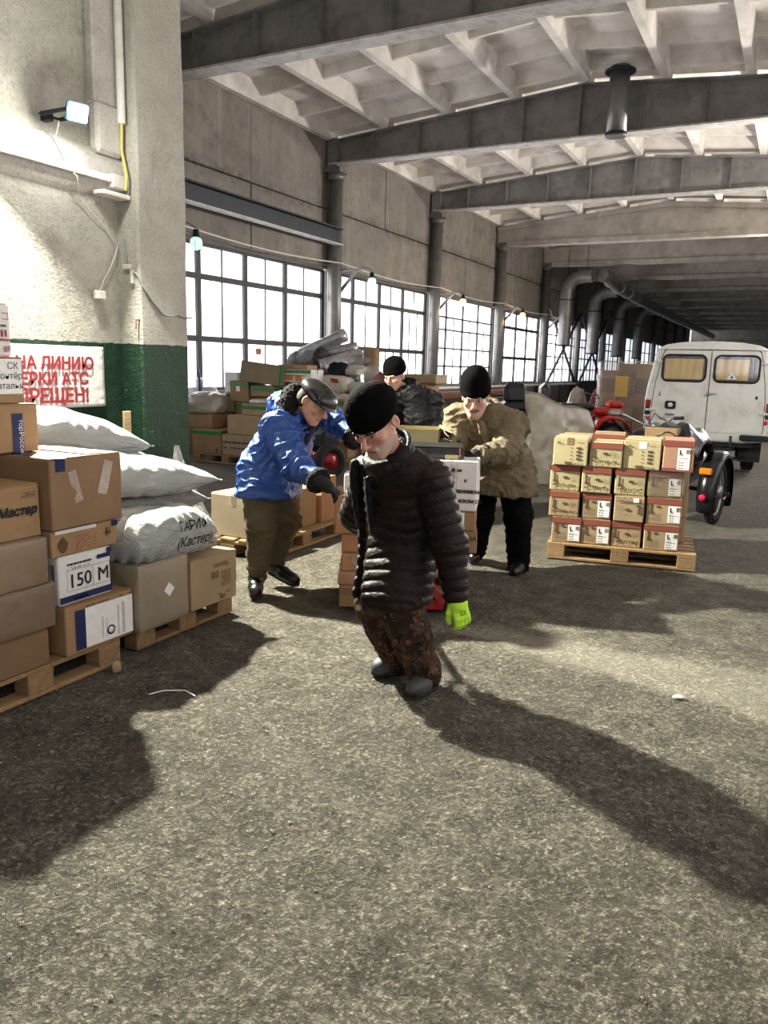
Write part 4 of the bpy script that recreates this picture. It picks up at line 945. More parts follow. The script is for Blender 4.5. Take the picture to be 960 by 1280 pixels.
pallet('wooden pallet half hidden behind the legs of the man in blue', (-4.10, 5.72, 0), Y90+R(1), L=1.25, D=.8)
c = Carton('kraft carton with a pale top and stickers, on the pallet behind the man in blue', (-4.05, 5.36, .146), (.42, .5, .36), Y90-R(2), 'kraft_grey', 50, lip=.1)
c.marks('front', [(.09, .2, .07, .06)], 'dark_card'); c.label('front', .10, .05, .085, .05); c.label('front', .10, .12, .08, .03); c.marks('front', bars(c.rng, .105, .06, .07, .015)+bars(c.rng, .105, .088, .07, .01), 'ink')
Carton('second kraft carton behind the legs of the man in blue', (-4.05, 5.83, .146), (.40, .5, .35), Y90+R(2), 'kraft', 51)
Carton('third kraft carton showing past the right knee of the man in blue', (-4.02, 6.20, .146), (.26, .5, .42), Y90+R(1), 'kraft_orange', 52)

# ================================================================== pallet of footwear cartons on the right
PR = R(9.6); PO = Vector((-1.76, 6.52, 0)); PX = Vector((math.cos(PR), math.sin(PR), 0)); PY = Vector((-math.sin(PR), math.cos(PR), 0))
pallet('wooden pallet carrying the block of footwear cartons on the right', PO+PX*.60+PY*.40, PR, n=6)
def boot_print(u, v, s, flip=1):
    P = [(0,0),(.62,0),(.62,.13),(.40,.22),(.34,.42),(.36,1.0),(.05,1.0),(.08,.4),(0,.2)]
    return [(u+flip*a*s*.8, v+b*s) for a, b in (P if flip > 0 else P[::-1])]
def oval(u, v, a, b, n=14): return [(u+a*math.cos(2*math.pi*k/n), v+b*math.sin(2*math.pi*k/n)) for k in range(n)]
def shoe_print(c, w, h, up=True):
    q = lambda u, v: (u, v) if up else (w-u, h-v)
    rects = [[q(*p) for p in boot_print(.025, .07, .08)], [q(*p) for p in oval(.13, .115, .024, .011)]]
    for r in scribble(c.rng, .165, .09, .06, .045, 4, .7, .3)+scribble(c.rng, .09, .15, .13, .015, 2, .5, .3): rects.append([q(*p) for p in ((r[0], r[1]), (r[0]+r[2], r[1]), (r[0]+r[2], r[1]+r[3]), (r[0], r[1]+r[3]))])
    for k in range(10):
        u, v = .03+.02*k+.006*c.rng.random(), .045; r = .006+.005*c.rng.random()
        rects.append([q(*p) for p in oval(u, v+.01*c.rng.random(), r, r, 7)])
    for k in range(4): rects.append([q(*p) for p in oval(.06+.05*k, .018, .006, .006, 6)])
    if not up: rects = [r[::-1] if False else r for r in rects]
    c.marks('front', rects, 'ink_brown')
def size_label(c, w, h, u):
    lb, lm = c.label('front', u, .02, .095, h-.08, 'paper'); hh = h-.08
    text('L', .05, 'ink', lb, lm, .012, hh-.05, .0012, bold=.0012)
    marks(bars(c.rng, .062, hh-.045, .035, .035)+scribble(c.rng, .012, hh-.062, .03, .008, 1, 1)+scribble(c.rng, .015, hh-.085, .07, .007, 1, 1)+[(.012, .012+.022*k, .012, .006) for k in range(3)]+[(.03, .012+.022*k, .02, .004) for k in range(3)], 'ink', lb, lm, .001)
def plain_print(c, w, h):
    c.marks('front', [[(.025, .19), (.05, .2), (.06, .192), (.04, .185)]]+[(.03, .176, .06, .004)]+scribble(c.rng, .19, .195, .06, .01, 1, .9), 'ink_brown')
    c.marks('front', [(.19, .05+.03*k, .04, .018) for k in range(4)]+[(.14, .055+.03*k, .018, .006) for k in range(4)]+[(.10, .012, .06, .02)]+[(.18+.02*k, .012, .012, .010) for k in range(4)], 'ink_brown')
COLN = ('first', 'second', 'third', 'fourth'); ROWN = ('bottom', 'second', 'third', 'top')
kinds = [['bl', 'bl', 'p', 'bl'], ['p', 'bl', 'u', 'bl'], ['p', 'p', 'p', 'fl'], ['y', 'p', 'y', 'rl']]
xs0 = [[.02, .27, .512, .775], [-.005, .265, .53, .785], [-.02, .245, .51, .775], [.005, .30, .575, .88]]
zz0 = .146; RH_ = .222
lab_txt = {'p': 'carton with boot print', 'bl': 'carton with white L label', 'u': 'carton printed upside down', 'fl': 'film-wrapped L-labelled carton', 'y': 'yellowish unbanded carton', 'rl': 'rose carton with L label'}
for r in range(4):
    for k in range(4):
        w, d, h = (.245, .235, .24, .275)[k], .37, RH_-.004; kd = kinds[r][k]
        if r == 3: w = (.28, .262, .29, .235)[k]; h = (.235, .205, .24, .255)[k]
        yw = PR+R((2.5, -3, 1.5, -2, 3, -1)[(r*3+k*2) % 6])*(.5 if r < 3 else 1)
        dz = .006*r
        pos = PO+PX*(xs0[r][k]+w/2)+PY*(.02+d/2+.010*((r+k) % 3)-.02*(r == 3))+Vector((0, 0, zz0+RH_*r))
        lab = '%s, %s from left, %s row of the right-hand pallet' % (lab_txt[kd], COLN[k], ROWN[r])
        c = Carton(lab, pos, (w, d, h), yw, 'kraft_yellow' if kd == 'y' or r > 1 and kd == 'p' else ('kraft_rose' if kd == 'rl' else 'kraft_pale'), 100+r*4+k, tape='tape_red' if kd != 'y' else 'clear_tape', group='footwear cartons on the right-hand pallet', bulge=.002, lip=.05)
        if kd in ('p', 'bl', 'fl', 'rl'): c.band(h-.05, h-.004, 'tape_red', faces=('front', 'left', 'right') if kd != 'fl' else ('front',))
        if kd == 'p': shoe_print(c, w, h)
        if kd == 'u': shoe_print(c, w, h, False); c.label('front', .15, h-.05, .045, .035)
        if kd == 'bl':
            c.marks('front', [boot_print(.025, .085, .08), oval(.095, .145, .02, .010)]+scribble(c.rng, .02, .03, .10, .06, 6, .8, .3), 'ink_brown'); size_label(c, w, h, w-.105)
        if kd == 'fl': c.marks('front', [boot_print(.025, .085, .08), oval(.095, .145, .02, .010)], 'ink_brown'); size_label(c, w, h, w-.115); c.film('stretch_film', .009, 9)
        if kd == 'rl': size_label(c, w, h, w-.125); c.band(.004, .03, 'tape_red', faces=('front',))
        if kd == 'y':
            plain_print(c, w, h)
            if k == 0: c.marks('front', [(.10, h-.055, .06, .05)], 'kraft_pale'.replace('kraft_pale', 'tape_white') if False else 'ink_brown') if False else sticker(.11, h-.062, .055, .058, 'kraft_dark', c.o, c.F('front'), .0035, 'tape_end')
            else: sticker(.12, h-.07, .06, .055, 'paper', c.o, c.F('front'), .0035, 'sticker')
for r in range(4):
    for k in range(4):
        w, d = .272, .36; h = .218
        if r == 3 and k == 1: h = .245
        pos = PO+PX*(.02+.276*k+w/2)+PY*(.43+d/2)+Vector((0, 0, zz0+RH_*r))
        lab = 'rose-taped carton peeping over the second carton of the top row' if (r, k) == (3, 1) else 'plain footwear carton in the rear half of the right-hand pallet load'
        c = Carton(lab, pos, (w, d, h), PR, 'kraft_pale', 140+r*4+k, tape='tape_red', group='rear footwear cartons on the right-hand pallet')
        if r == 3 and k == 1: c.band(h-.05, h-.004, 'tape_red')

# ================================================================== pallet truck with its load in the middle
LY = YAW; LRt = Vector((math.cos(LY), math.sin(LY), 0)); LF = Vector((-math.sin(LY), math.cos(LY), 0))
def lf(r, f, z=0.0): return LRt*r+LF*f+Vector((0, 0, z))
def mbox(label, r0, r1, f0, f1, z0, z1, dy=0.0, **k): return Carton(label, lf((r0+r1)/2, (f0+f1)/2, z0), (r1-r0, f1-f0, z1-z0), LY+dy, **k)
LZ = .034
pallet('wooden pallet riding on the red pallet truck', lf(.13, 5.57, LZ), LY+R(90), L=1.24, D=.82, n=5)
G_L = 'cartons loaded on the pallet truck'
t0 = LZ+.146
c = mbox('flat kraft carton at the foot of the truck load, nearest its left corner', -.29, .12, 4.95, 5.38, t0, .268, mat='kraft_orange', seed=61, group=G_L); c.film(seed=61)
c = mbox('taped kraft carton second from the bottom at the left of the truck load', -.268, .13, 4.96, 5.38, .272, .392, mat='kraft_orange', seed=62, group=G_L); sticker(.07, .02, .05, .09, 'clear_tape', c.o, c.F('front'), .004, 'torn_tape', .4)
c = mbox('kraft carton third from the bottom at the left of the truck load', -.272, .12, 4.97, 5.4, .396, .522, mat='kraft_orange', seed=63, group=G_L)
c = mbox('larger orange-brown carton at the left of the truck load by the gloved hand', -.325, .10, 4.95, 5.4, .526, .768, dy=R(2), mat='kraft_orange', seed=64, group=G_L); sticker(.03, .05, .06, .1, 'clear_tape', c.o, c.F('front'), .004, 'torn_tape', .6)
c = mbox('small white carton standing on the left end of the truck load', -.265, -.08, 5.02, 5.25, .772, .895, mat='white_card', seed=65, group=G_L, tape='tape_white'); c.marks('front', [(.05, .05, .04, .004)], 'ink')
m = MB(); m.box((.0, 0, .13), (.02, .02, .06), b=.004); m.build('spout', M['white_card'], c.o)
c = mbox('kraft carton at the foot of the right side of the truck load', .14, .56, 5.2, 5.7, t0, .335, mat='kraft', seed=66, group=G_L)
c = mbox('kraft carton printed with black letters low on the right of the truck load', .15, .66, 5.28, 5.72, .339, .498, dy=R(-4), mat='kraft', seed=67, group=G_L); c.text('front', 'GMAUINA', .048, .285, .09, 'ink_brown', bold=.0012); c.marks('front', scribble(c.rng, .28, .075, .16, .016, 1, .9), 'ink_brown'); sticker(.03, .02, .20, .11, 'paper', c.o, c.F('front'), .0035, 'paper_label')
c = mbox('carton with a large white paper sheet, under the white one on the truck load', .16, .655, 5.27, 5.7, .502, .635, dy=R(-8), mat='kraft', seed=68, group=G_L); lb, lm = c.label('front', .10, .004, .32, .122); marks([(.07+.02*k, .02, .008, .03+.06*((k*7) % 3)/2) for k in range(4)]+[(.20, .015, .008, .09), (.225, .02, .006, .06), (.245, .03, .006, .05)], 'ink', lb, lm, .001)
c = mbox('white carton with black letters and red arrow tape, high on the truck load', .17, .66, 5.26, 5.7, .639, .975, dy=R(-9), mat='white_card', seed=69, group=G_L, tape='tape_white')
c.text('front', 'ОТЕЛ ЛО', .075, .175, .03, bold=.0012, rot=R(90)); c.text('front', 'к', .035, .40, .20, bold=.001); c.text('front', 'СТЕК', .034, .22, .125, bold=.0012); c.text('front', 'ЛЕННИКАМ', .030, .345, .125, bold=.0012); c.text('front', 'СВО', .034, .25, .06, bold=.0012); c.text('front', 'ЗЫСКОМ СВ', .030, .335, .06, bold=.0012); c.text('front', 'ВВ  ОИ', .022, .31, .27, bold=.001)
for u in (.205, .315):
    c.marks('front', [(u, .01, .002, .31), (u+.034, .01, .002, .31)]+[[(u+.006, .02+.0*k), (u+.028, .02), (u+.017, .042)] for k in (0,)]+[[(u+.006, .19), (u+.028, .19), (u+.017, .212)]]+scribble(c.rng, u+.007, .05, .02, .12, 12, .75, .6)+scribble(c.rng, u+.007, .22, .02, .08, 8, .75, .6), 'ink_red')
c = mbox('low carton sealed in black film on top of the white carton', .06, .55, 5.36, 5.70, .979, 1.06, dy=R(-4), mat='tarp_black', seed=70, group=G_L, tape=None); c.marks('front', [(.36, .0, .09, .03)], 'kraft_yellow')
m = MB(); m.box((.215, -.176, .04), (.012, .003, .085)); m.build('red_tape', M['tape_red'], c.o)
Carton('tall plain carton in the rear left of the truck load, behind the walking man', lf(-.06, 5.82, t0), (.42, .72, .56), LY, 'kraft', 71, group=G_L)
Carton('broad plain carton in the rear right of the truck load, behind the white one', lf(.33, 5.96, t0), (.36, .46, .77), LY, 'kraft', 72, group=G_L)
# open carton
o = empty('open_carton', lf(.22, 5.95, t0+.775), LY+R(-6), 'open empty kraft carton on top of the truck load beside the dark-coated man', 'box', G_L)
w, d, h = .36, .30, .19
for nm, cc, dd in (('carton_side', (-w/2, 0, h/2), (.005, d, h)), ('carton_side', (w/2, 0, h/2), (.005, d, h)), ('carton_side', (0, -d/2, h/2), (w, .005, h)), ('carton_side', (0, d/2, h/2), (w, .005, h)), ('carton_bottom', (0, 0, .003), (w, d, .005))):
    m = MB(); m.box(cc, dd); m.build(nm, M['kraft_yellow'], o)
for sx in (-1, 1): m = MB(); m.box((sx*(w/2+.05), 0, h-.005), (.11, d, .004), Matrix.Rotation(R(22)*sx, 3, 'Y')); m.build('flap', M['kraft_yellow'], o)
# the pallet truck
J = empty('pallet_truck', lf(.13, 4.86), LY, 'red hand pallet truck under the load, pulled by the man in camouflage trousers', 'truck')
for sx in (-1, 1):
    m = MB(); m.box((sx*.19, .72, .085), (.15, 1.16, .05), b=.012); m.box((sx*.19, .72, .055), (.10, 1.1, .02)); m.build('fork', M['jack_red'], J)
    m = MB(); m.lathe([(.04, -.05), (.04, .05)], 16, Matrix.Rotation(R(90), 3, 'Y'), (sx*.19, 1.15, .043)); m.build('fork_roller', M['rubber'], J)
m = MB(); m.box((0, .115, .06), (.56, .035, .075), b=.008); m.build('cross_bar', M['jack_red'], J)
for sx in (-1, 1): m = MB(); m.bar((sx*.27, .105, .07), (sx*.055, .105, .40), .05, .045); m.build('frame_leg', M['jack_red'], J)
m = MB(); m.box((0, .105, .405), (.16, .06, .035), b=.006); m.box((0, .10, .25), (.05, .05, .3)); m.build('frame_head', M['jack_red'], J)
m = MB(); m.lathe([(.05, .15), (.05, .33), (.03, .34), (.022, .42)], 16, c=(0, .03, 0)); m.build('pump', M['steel'], J)
for sx in (-1, 1): m = MB(); m.lathe([(.03, -.028), (.085, -.028), (.09, -.018), (.09, .018), (.085, .028), (.03, .028)], 22, Matrix.Rotation(R(90), 3, 'Y'), (sx*.055, .02, .09)); m.build('steer_wheel', M['rubber'], J)
m = MB(); m.box((0, .02, .155), (.16, .09, .06), b=.01); m.build('steer_head', M['jack_red'], J)
HG = lf(-.185, 4.27, .755)            # grip held by the walking man
Ji = (Matrix.Translation(lf(.13, 4.86)) @ Matrix.Rotation(LY, 4, 'Z')).inverted(); g = Ji @ HG; a0 = Vector((0, -.03, .17)); dv = (g-a0).normalized()
sd = dv.cross(Vector((0, 0, 1))).normalized(); upv = sd.cross(dv)
m = MB(); m.tube([a0, a0.lerp(g, .5), g-dv*.16], .019, 12); m.build('handle_shaft', M['jack_red'], J)
m = MB(); m.tube([g-dv*.17, g-dv*.12+sd*.05, g-dv*.06+sd*.072, g-dv*.01+sd*.06, g+sd*.03, g, g-sd*.03, g-dv*.01-sd*.06, g-dv*.06-sd*.072, g-dv*.12-sd*.05, g-dv*.17], .013, 10, cap=False); m.build('handle_loop', M['black_plastic'], J)

# ================================================================== the white van
V0 = empty('van', (-1.262, 13.84, 0), R(6), 'old white van seen from behind, with curtained rear windows and double doors', 'van')
PROF = [(.60,.50),(.90,.53),(.955,.62),(.97,.85),(.97,1.18),(.945,1.40),(.885,1.72),(.835,1.93),(.80,2.0),(.70,2.055),(.42,2.10),(0,2.118)]
RING = PROF+[(-x, z) for x, z in PROF[::-1][1:]]
def vring(y, ins):
    out = []
    for x, z in RING:
        cx, cz = 0, 1.25; L = math.hypot(x, z-cz); k = max(0, (L-ins)/L); out.append((x*k, y, cz+(z-cz)*k))
    return out
v = []; ys = [(.0, .055), (.012, .025), (.035, .006), (.07, 0), (.75, 0), (1.6, 0), (2.6, 0), (3.7, 0), (4.1, .02), (4.28, .09), (4.34, .2)]
for y, i in ys: v += vring(y, i)
n = len(RING); f = []
for k in range(len(ys)-1):
    for i in range(n): f.append((k*n+i, (k+1)*n+i, (k+1)*n+(i+1) % n, k*n+(i+1) % n))
f.append(tuple(range(n))); f.append(tuple(range((len(ys)-1)*n, len(ys)*n))[::-1])
me = pydata('body_shell', v, f, True); me.polygons[len(f)-2].use_smooth = False; me.polygons[len(f)-1].use_smooth = False
link('body_shell', me, M['van_white'], V0)
def plate(pts, y0, y1):
    n = len(pts); v = [(x, y0, z) for x, z in pts]+[(x, y1, z) for x, z in pts]; return v, [tuple(range(n)), tuple(range(2*n-1, n-1, -1))]+[(i, n+i, n+(i+1) % n, (i+1) % n)[::-1] for i in range(n)]
def rrect(x0, x1, z0, z1, r, n=5):
    out = []
    for cx, cz, a in ((x1-r, z0+r, -90), (x1-r, z1-r, 0), (x0+r, z1-r, 90), (x0+r, z0+r, 180)):
        for k in range(n+1): t = R(a+90*k/n); out.append((cx+r*math.cos(t), cz+r*math.sin(t)))
    return out
for sx in (-1, 1):
    P = [(.008, .665), (.845, .665), (.855, .72), (.845, 1.15), (.815, 1.45), (.755, 1.80), (.715, 1.945), (.68, 1.965), (.008, 1.965)]
    P = [(sx*x, z) for x, z in P]; P = P if sx > 0 else P[::-1]
    vv, ff = plate([(x*1.012+(.0 if abs(x) > .1 else -sx*.006), .655+(z-.655)*1.010) for x, z in P], -.004, .02); link('door_gap_backing', pydata('door_gap_backing', vv, ff), M['rubber'], V0)  # dark plate added behind the door, stands for shade in its gap
    vv, ff = plate(P, -.014, .02); dr = link('door', pydata('door', vv, ff), M['van_white'], V0)
    x0, x1 = (-.725, -.075) if sx < 0 else (.065, .715); z0, z1 = 1.475, 1.885
    rr = rrect(x0, x1, z0, z1, .085); m = MB(); m.tube([(x, -.022, z) for x, z in rr]+[(rr[0][0], -.022, rr[0][1])], .02, 8, cap=False); m.build('window_gasket', M['rubber'], dr)
    vv, ff = plate(rrect(x0+.01, x1-.01, z0+.01, z1-.01, .08), -.0165, -.0145); link('window_back', pydata('window_back', vv, ff), M['dark_glass'], dr)
    # curtain of soft pleats behind the pane
    xa, xb = (x0+.03, x1-.035) if sx < 0 else (x0+.03, x1-.15); q = []; ff = []; N = 60
    for k in range(N+1):
        x = xa+(xb-xa)*k/N
        for z in (z0+.03, (z0+z1)/2, z1-.055): q.append((x, -.0175-.009*(1+math.sin(x*52+.6*math.sin(z*9)+sx)), z))
    for k in range(N): ff += [(3*k, 3*k+3, 3*k+4, 3*k+1), (3*k+1, 3*k+4, 3*k+5, 3*k+2)]
    link('curtain', pydata('curtain', q, ff, True), M['curtain'], dr)
    vv, ff = plate(rrect(x0+.012, x1-.012, z0+.012, z1-.012, .075), -.041, -.039); link('window_pane', pydata('window_pane', vv, ff), M['lamp_glass'], dr)
    if sx > 0:
        m = MB(); m.add([(.25, -.044, 1.52), (.40, -.044, 1.52), (.325, -.044, 1.64)], [(0, 1, 2)]); m.build('triangle_sticker', M['paper'], dr)
        m = MB(); m.add([(.305, -.046, 1.535), (.345, -.046, 1.535), (.325, -.046, 1.59)], [(0, 1, 2)]); m.build('sticker_mark', M['ink'], dr)
        m = MB(); m.box((-.0, -.03, 1.275), (.06, .03, .05), b=.006); m.bar((-.02, -.05, 1.275), (.12, -.055, 1.285), .02, .02); m.bar((-.06, -.05, 1.255), (.02, -.05, 1.262), .014, .014); m.build('door_handle', M['steel'], dr)
        m = MB(); m.box((.72, -.02, 1.24), (.03, .02, .05)); m.build('door_stop', M['rubber'], dr)
    else:
        m = MB(); vv, ff = plate(rrect(-.645, -.475, 1.015, 1.145, .03), -.04, -.012); m.add(vv, ff); m.build('lamp_bezel', M['rubber'], dr)
        m = MB(); m.lathe([(.04, 0), (.03, .02)], 14, Matrix.Rotation(R(90), 3, 'X'), (-.56, -.04, 1.08)); m.build('reversing_lamp', M['paper'], dr)
        m = MB(); m.box((-.56, -.03, .925), (.15, .04, .035), b=.01); m.bar((-.72, -.02, .865), (-.62, -.02, .865), .012, .02); m.build('plate_lamp', M['steel'], dr)
        m = MB(); m.box((-.74, -.017, 1.24), (.02, .012, .03)); m.box((-.735, -.017, 1.28), (.03, .012, .012)); m.build('door_stop', M['rubber'], dr)
        rg = np.random.default_rng(4); mb = MB()
        for _ in range(26): x = -.80+.55*rg.random(); z = .83+.05*rg.random()**2; w = .004+.03*rg.random()**2; mb.quad([(x, -.0155, z), (x+w, -.0155, z), (x+w, -.0155, z+.004), (x, -.0155, z+.004)])
        mb.build('rust_chip', M['rust'], dr)['kind'] = 'stuff'
    for z in (1.78, .99):
        xe = .79 if z > 1.3 else .86; m = MB(); m.box((sx*(xe+.0), -.022, z), (.17, .02, .035), b=.008); m.lathe([(.018, -.035), (.018, .035)], 10, c=(sx*(xe-.005), -.03, z)); m.build('hinge', M['van_white'], dr)
    m = MB(); m.box((sx*.915, -.002, 1.09), (.085, .05, .13), b=.015); m.build('tail_light', M['lamp_red'] , V0)
    m = MB(); m.box((sx*.915, -.001, .965), (.085, .045, .12), b=.012); m.build('tail_light_lower', M['dark_glass'], V0)
    m = MB(); m.lathe([(.036, -.01), (.034, .012), (.01, .014)], 16, Matrix.Rotation(R(90), 3, 'X'), (sx*.89, -.002, .85)); m.build('round_reflector', M['reflector_red'], V0)
    for (y, zr) in ((.78, .375), (3.0, .375)):
        w = MB(); Q = Matrix.Rotation(R(90), 3, 'Y'); w.lathe([(.20, -.085), (.33, -.095), (.372, -.075), (.375, 0), (.372, .075), (.33, .095), (.20, .085)], 28, Q, (sx*.73, y, zr), ring=True); wh = w.build('wheel', M['rubber'], V0)
        w = MB(); w.lathe([(.05, .07*sx), (.14, .06*sx), (.20, .085*sx)], 20, Q, (sx*.73, y, zr)); w.build('hub', M['van_white'], wh)
m = MB(); m.tube([(x, -.012, z) for x, z in ((-.83, 1.975), (-.74, 1.985), (0, 1.992), (.74, 1.985), (.83, 1.975))], .014, 6); m.build('drip_rail', M['van_white'], V0)
m = MB(); m.box((.74, -.06, .60), (.42, .12, .09), b=.015); m.build('bumper', M['dark_steel'], V0)
m = MB(); m.box((-.74, -.06, .60), (.42, .12, .09), b=.015); m.build('bumper', M['dark_steel'], V0)
m = MB(); m.tube([(-.02, -.02, .62), (-.02, -.08, .40), (.40, -.08, .40), (.40, -.02, .62)], .018, 8); m.box((.19, -.09, .40), (.44, .05, .05), b=.01); m.build('tow_step', M['dark_steel'], V0)
m = MB(); m.box((0, 2.1, .50), (1.5, 4.0, .14)); m.box((0, .5, .44), (.95, .7, .16)); m.tube([(-.73, .78, .375), (.73, .78, .375)], .06, 10); m.lathe([(.12, -.12), (.16, 0), (.12, .12)], 14, Matrix.Rotation(R(90), 3, 'Y'), (0, .78, .375)); m.build('underframe', M['dark_steel'], V0)
for sx in (-1, 1): m = MB(); m.box((sx*.72, .34, .36), (.34, .015, .36)); m.build('mud_flap', M['rubber'], V0)
m = MB(); m.box((.45, .6, 2.115), (.05, .05, .03), b=.01); m.build('roof_vent', M['rust'], V0)

# ================================================================== motorcycle with sidecar behind the carton pallet
def wheel(parent, c, r, w, ax='X', spokes=True, tread=True):
    Q = Matrix.Rotation(R(90), 3, 'Y'); m = MB(); t = w/2
    m.lathe([(r-.075, -t*.7), (r-.03, -t), (r-.008, -t*.8), (r, -t*.3), (r, t*.3), (r-.008, t*.8), (r-.03, t), (r-.075, t*.7)], 36, Q, c, ring=True)
    if tread:
        for k in range(36):
            a = 2*math.pi*k/36; Rk = Matrix.Rotation(a, 3, 'X')
            for s in (-1, 1): m.box(Vector(c)+Rk @ Vector((s*t*.45, 0, r+.002)), (t*.5, .022, .012), Rk @ Matrix.Rotation(.35*s, 3, 'Z'))
    wh = m.build('wheel', M['rubber'], parent)
    if not spokes: m = MB(); m.lathe([(.05, -t*.6), (r-.07, -t*.3), (r-.07, t*.3), (.05, t*.6)], 20, Q, c); m.build('disc', M['steel'], wh)
    m = MB(); m.lathe([(r-.078, -t*.6), (r-.098, -t*.4), (r-.10, t*.4), (r-.078, t*.6)], 32, Q, c, ring=True); m.lathe([(.02, -.07), (.07, -.06), (.075, .06), (.02, .07)], 18, Q, c); m.build('hub', M['steel'], wh)
    if spokes:
        m = MB()
        for k in range(20):
            a = 2*math.pi*k/20; b = a+(.5 if k % 2 else -.5); s = .045*(1 if k % 2 else -1); cc = Vector(c)
            m.tube([cc+Vector((s, .06*math.cos(a), .06*math.sin(a))), cc+Vector((0, (r-.09)*math.cos(b), (r-.09)*math.sin(b)))], .0028, 4, cap=False)
        m.build('spokes', M['chrome'], wh)
    return wh
mc = empty('motorcycle_sidecar', (-.67, 9.12, 0), R(-8), 'black motorcycle with a tarp-covered sidecar behind the footwear cartons', 'motorcycle')
wheel(mc, (0, .05, .33), .335, .10)
m = MB(); P = arc((0, .05, .34), .43, R(-28), R(205), 16, (0, 1, 0), (0, 0, 1)); v = []; f = []
for p in P:
    d = (p-Vector((0, .05, .34))).normalized()
    for x, dd in ((-.095, -.07), (-.09, -.02), (-.055, .010), (.0, .018), (.055, .010), (.09, -.02), (.095, -.055)): v.append(p+d*dd+Vector((x, 0, 0)))
for i in range(len(P)-1):
    for k in range(6): f.append((i*7+k, i*7+k+1, (i+1)*7+k+1, (i+1)*7+k))
fm = pydata('fender', v, f, True); fo = link('fender', fm, M['black_paint'], mc); sm = fo.modifiers.new('thick', 'SOLIDIFY'); sm.thickness = .006
m = MB(); m.box((-.02, -.385, .60), (.125, .05, .07), b=.012); m.build('amber_lamp', M['lamp_amber'], mc)
m = MB(); m.lathe([(.035, 0), (.033, .015), (.01, .02)], 18, Matrix.Rotation(R(90), 3, 'X'), (-.02, -.43, .33)); m.build('red_reflector', M['reflector_red'], mc)
m = MB(); m.tube([(.10, -.05, .33), (.17, -.05, .33)], .022, 8); m.tube([(.13, .05, .33), (.15, -.25, .30)], .012, 6); m.build('axle_stay', M['dark_steel'], mc)
# sidecar tub
v = []; f = []; L = np.linspace(0, 1, 12)
for t in L:
    y = -.45+1.75*t; hw = .27*(1-.75*max(0, t-.45)**1.5/.41); h0 = .32+.16*t; h1 = .72-.10*max(0, t-.4)
    for a in np.linspace(0, 2*np.pi, 16, endpoint=False):
        ca, sa = math.cos(a), math.sin(a); v.append((-.48+hw*math.copysign(abs(ca)**.6, ca), y, (h0+h1)/2+(h1-h0)/2*math.copysign(abs(sa)**.7, sa)))
for i in range(11):
    for k in range(16): f.append((i*16+k, i*16+(k+1) % 16, (i+1)*16+(k+1) % 16, (i+1)*16+k))
f += [tuple(range(16))[::-1], tuple(range(11*16, 12*16))]
link('sidecar_tub', pydata('sidecar_tub', v, f, True), M['black_paint'], mc)
# tarp over the seat
gx, gy = np.meshgrid(np.linspace(-1, 1, 26), np.linspace(-1, 1, 30), indexing='ij'); q = np.stack([gx*3, gy*3, gx*0], -1)
z = 1.0-.22*np.abs(gx)**2.6-.30*np.clip(gy, 0, 1)**2-.22*np.clip(-gy-.55, 0, 1)+.035*fbm(q, 3, 5); z += .02*np.sin(gx*9+gy*5+3*fbm(q, 2, 8))
V = np.stack([-.40+.33*gx+.015*fbm(q, 2, 11), -.08+.50*gy, z+.07], -1).reshape(-1, 3); F = [(i*30+j, (i+1)*30+j, (i+1)*30+j+1, i*30+j+1) for i in range(25) for j in range(29)]
to = link('tarp', pydata('tarp', V, F, True), M['tarp_black'], mc); to.modifiers.new('thick', 'SOLIDIFY').thickness = .01
m = MB(); m.box((-.42, -.05, .80), (.46, .6, .40), b=.06); m.build('seat_bulk', M['tarp_black'], mc)
m = MB(); m.box((-.46, -.50, .95), (.34, .14, .16), b=.01); m.build('seat_carton', M['kraft'], mc)
# the motorcycle itself, left of the sidecar
wheel(mc, (-1.0, -.15, .33), .335, .10, tread=False); wheel(mc, (-1.0, 1.25, .33), .335, .09, tread=False)
m = MB(); m.tube([(-1.0, 1.25, .33), (-.94, 1.12, .60), (-.94, .98, .92)], .026, 10); m.tube([(-1.0, 1.25, .33), (-1.06, 1.12, .60), (-1.06, .98, .92)], .026, 10); m.build('front_fork', M['chrome'], mc)
m = MB(); m.tube([(-1.0, -.15, .33), (-1.0, .2, .36), (-1.0, .75, .36), (-1.0, 1.0, .80), (-1.0, .35, .70), (-1.0, -.15, .60)], .024, 8); m.build('frame', M['black_paint'], mc)
m = MB(); m.lathe([(.02, -.28), (.11, -.22), (.145, -.05), (.14, .12), (.08, .25), (.02, .28)], 18, Matrix.Rotation(R(-90), 3, 'X'), (-1.0, .62, .80)); m.build('fuel_tank', M['black_paint'], mc)
m = MB(); m.box((-1.0, .12, .80), (.26, .36, .10), b=.04); m.build('seat', M['leather_black'], mc)
m = MB(); m.box((-1.0, .52, .42), (.30, .34, .28), b=.04); m.tube([(-1.28, .52, .40), (-.72, .52, .40)], .085, 14); m.build('engine', M['steel'], mc)
hb = [(-1.40, .66, 1.085), (-1.30, .74, 1.075), (-1.18, .86, 1.0), (-1.08, .93, .95), (-.92, .93, .95), (-.82, .86, 1.0), (-.72, .76, 1.06), (-.62, .68, 1.075)]
m = MB(); m.tube(hb, .013, 10); h = m.build('handlebar', M['chrome'], mc)
for a, b in (((-1.46, .615, 1.09), (-1.33, .715, 1.08)), ((-.69, .735, 1.067), (-.57, .64, 1.08))): m = MB(); m.tube([a, b], .022, 10); m.build('grip', M['rubber'], h)
m = MB(); m.tube([(-1.30, .75, 1.07), (-1.36, .72, 1.09), (-1.45, .68, 1.10)], .007, 6); m.tube([(-.75, .78, 1.06), (-.66, .74, 1.08), (-.58, .69, 1.09)], .007, 6); m.build('brake_lever', M['chrome'], h)
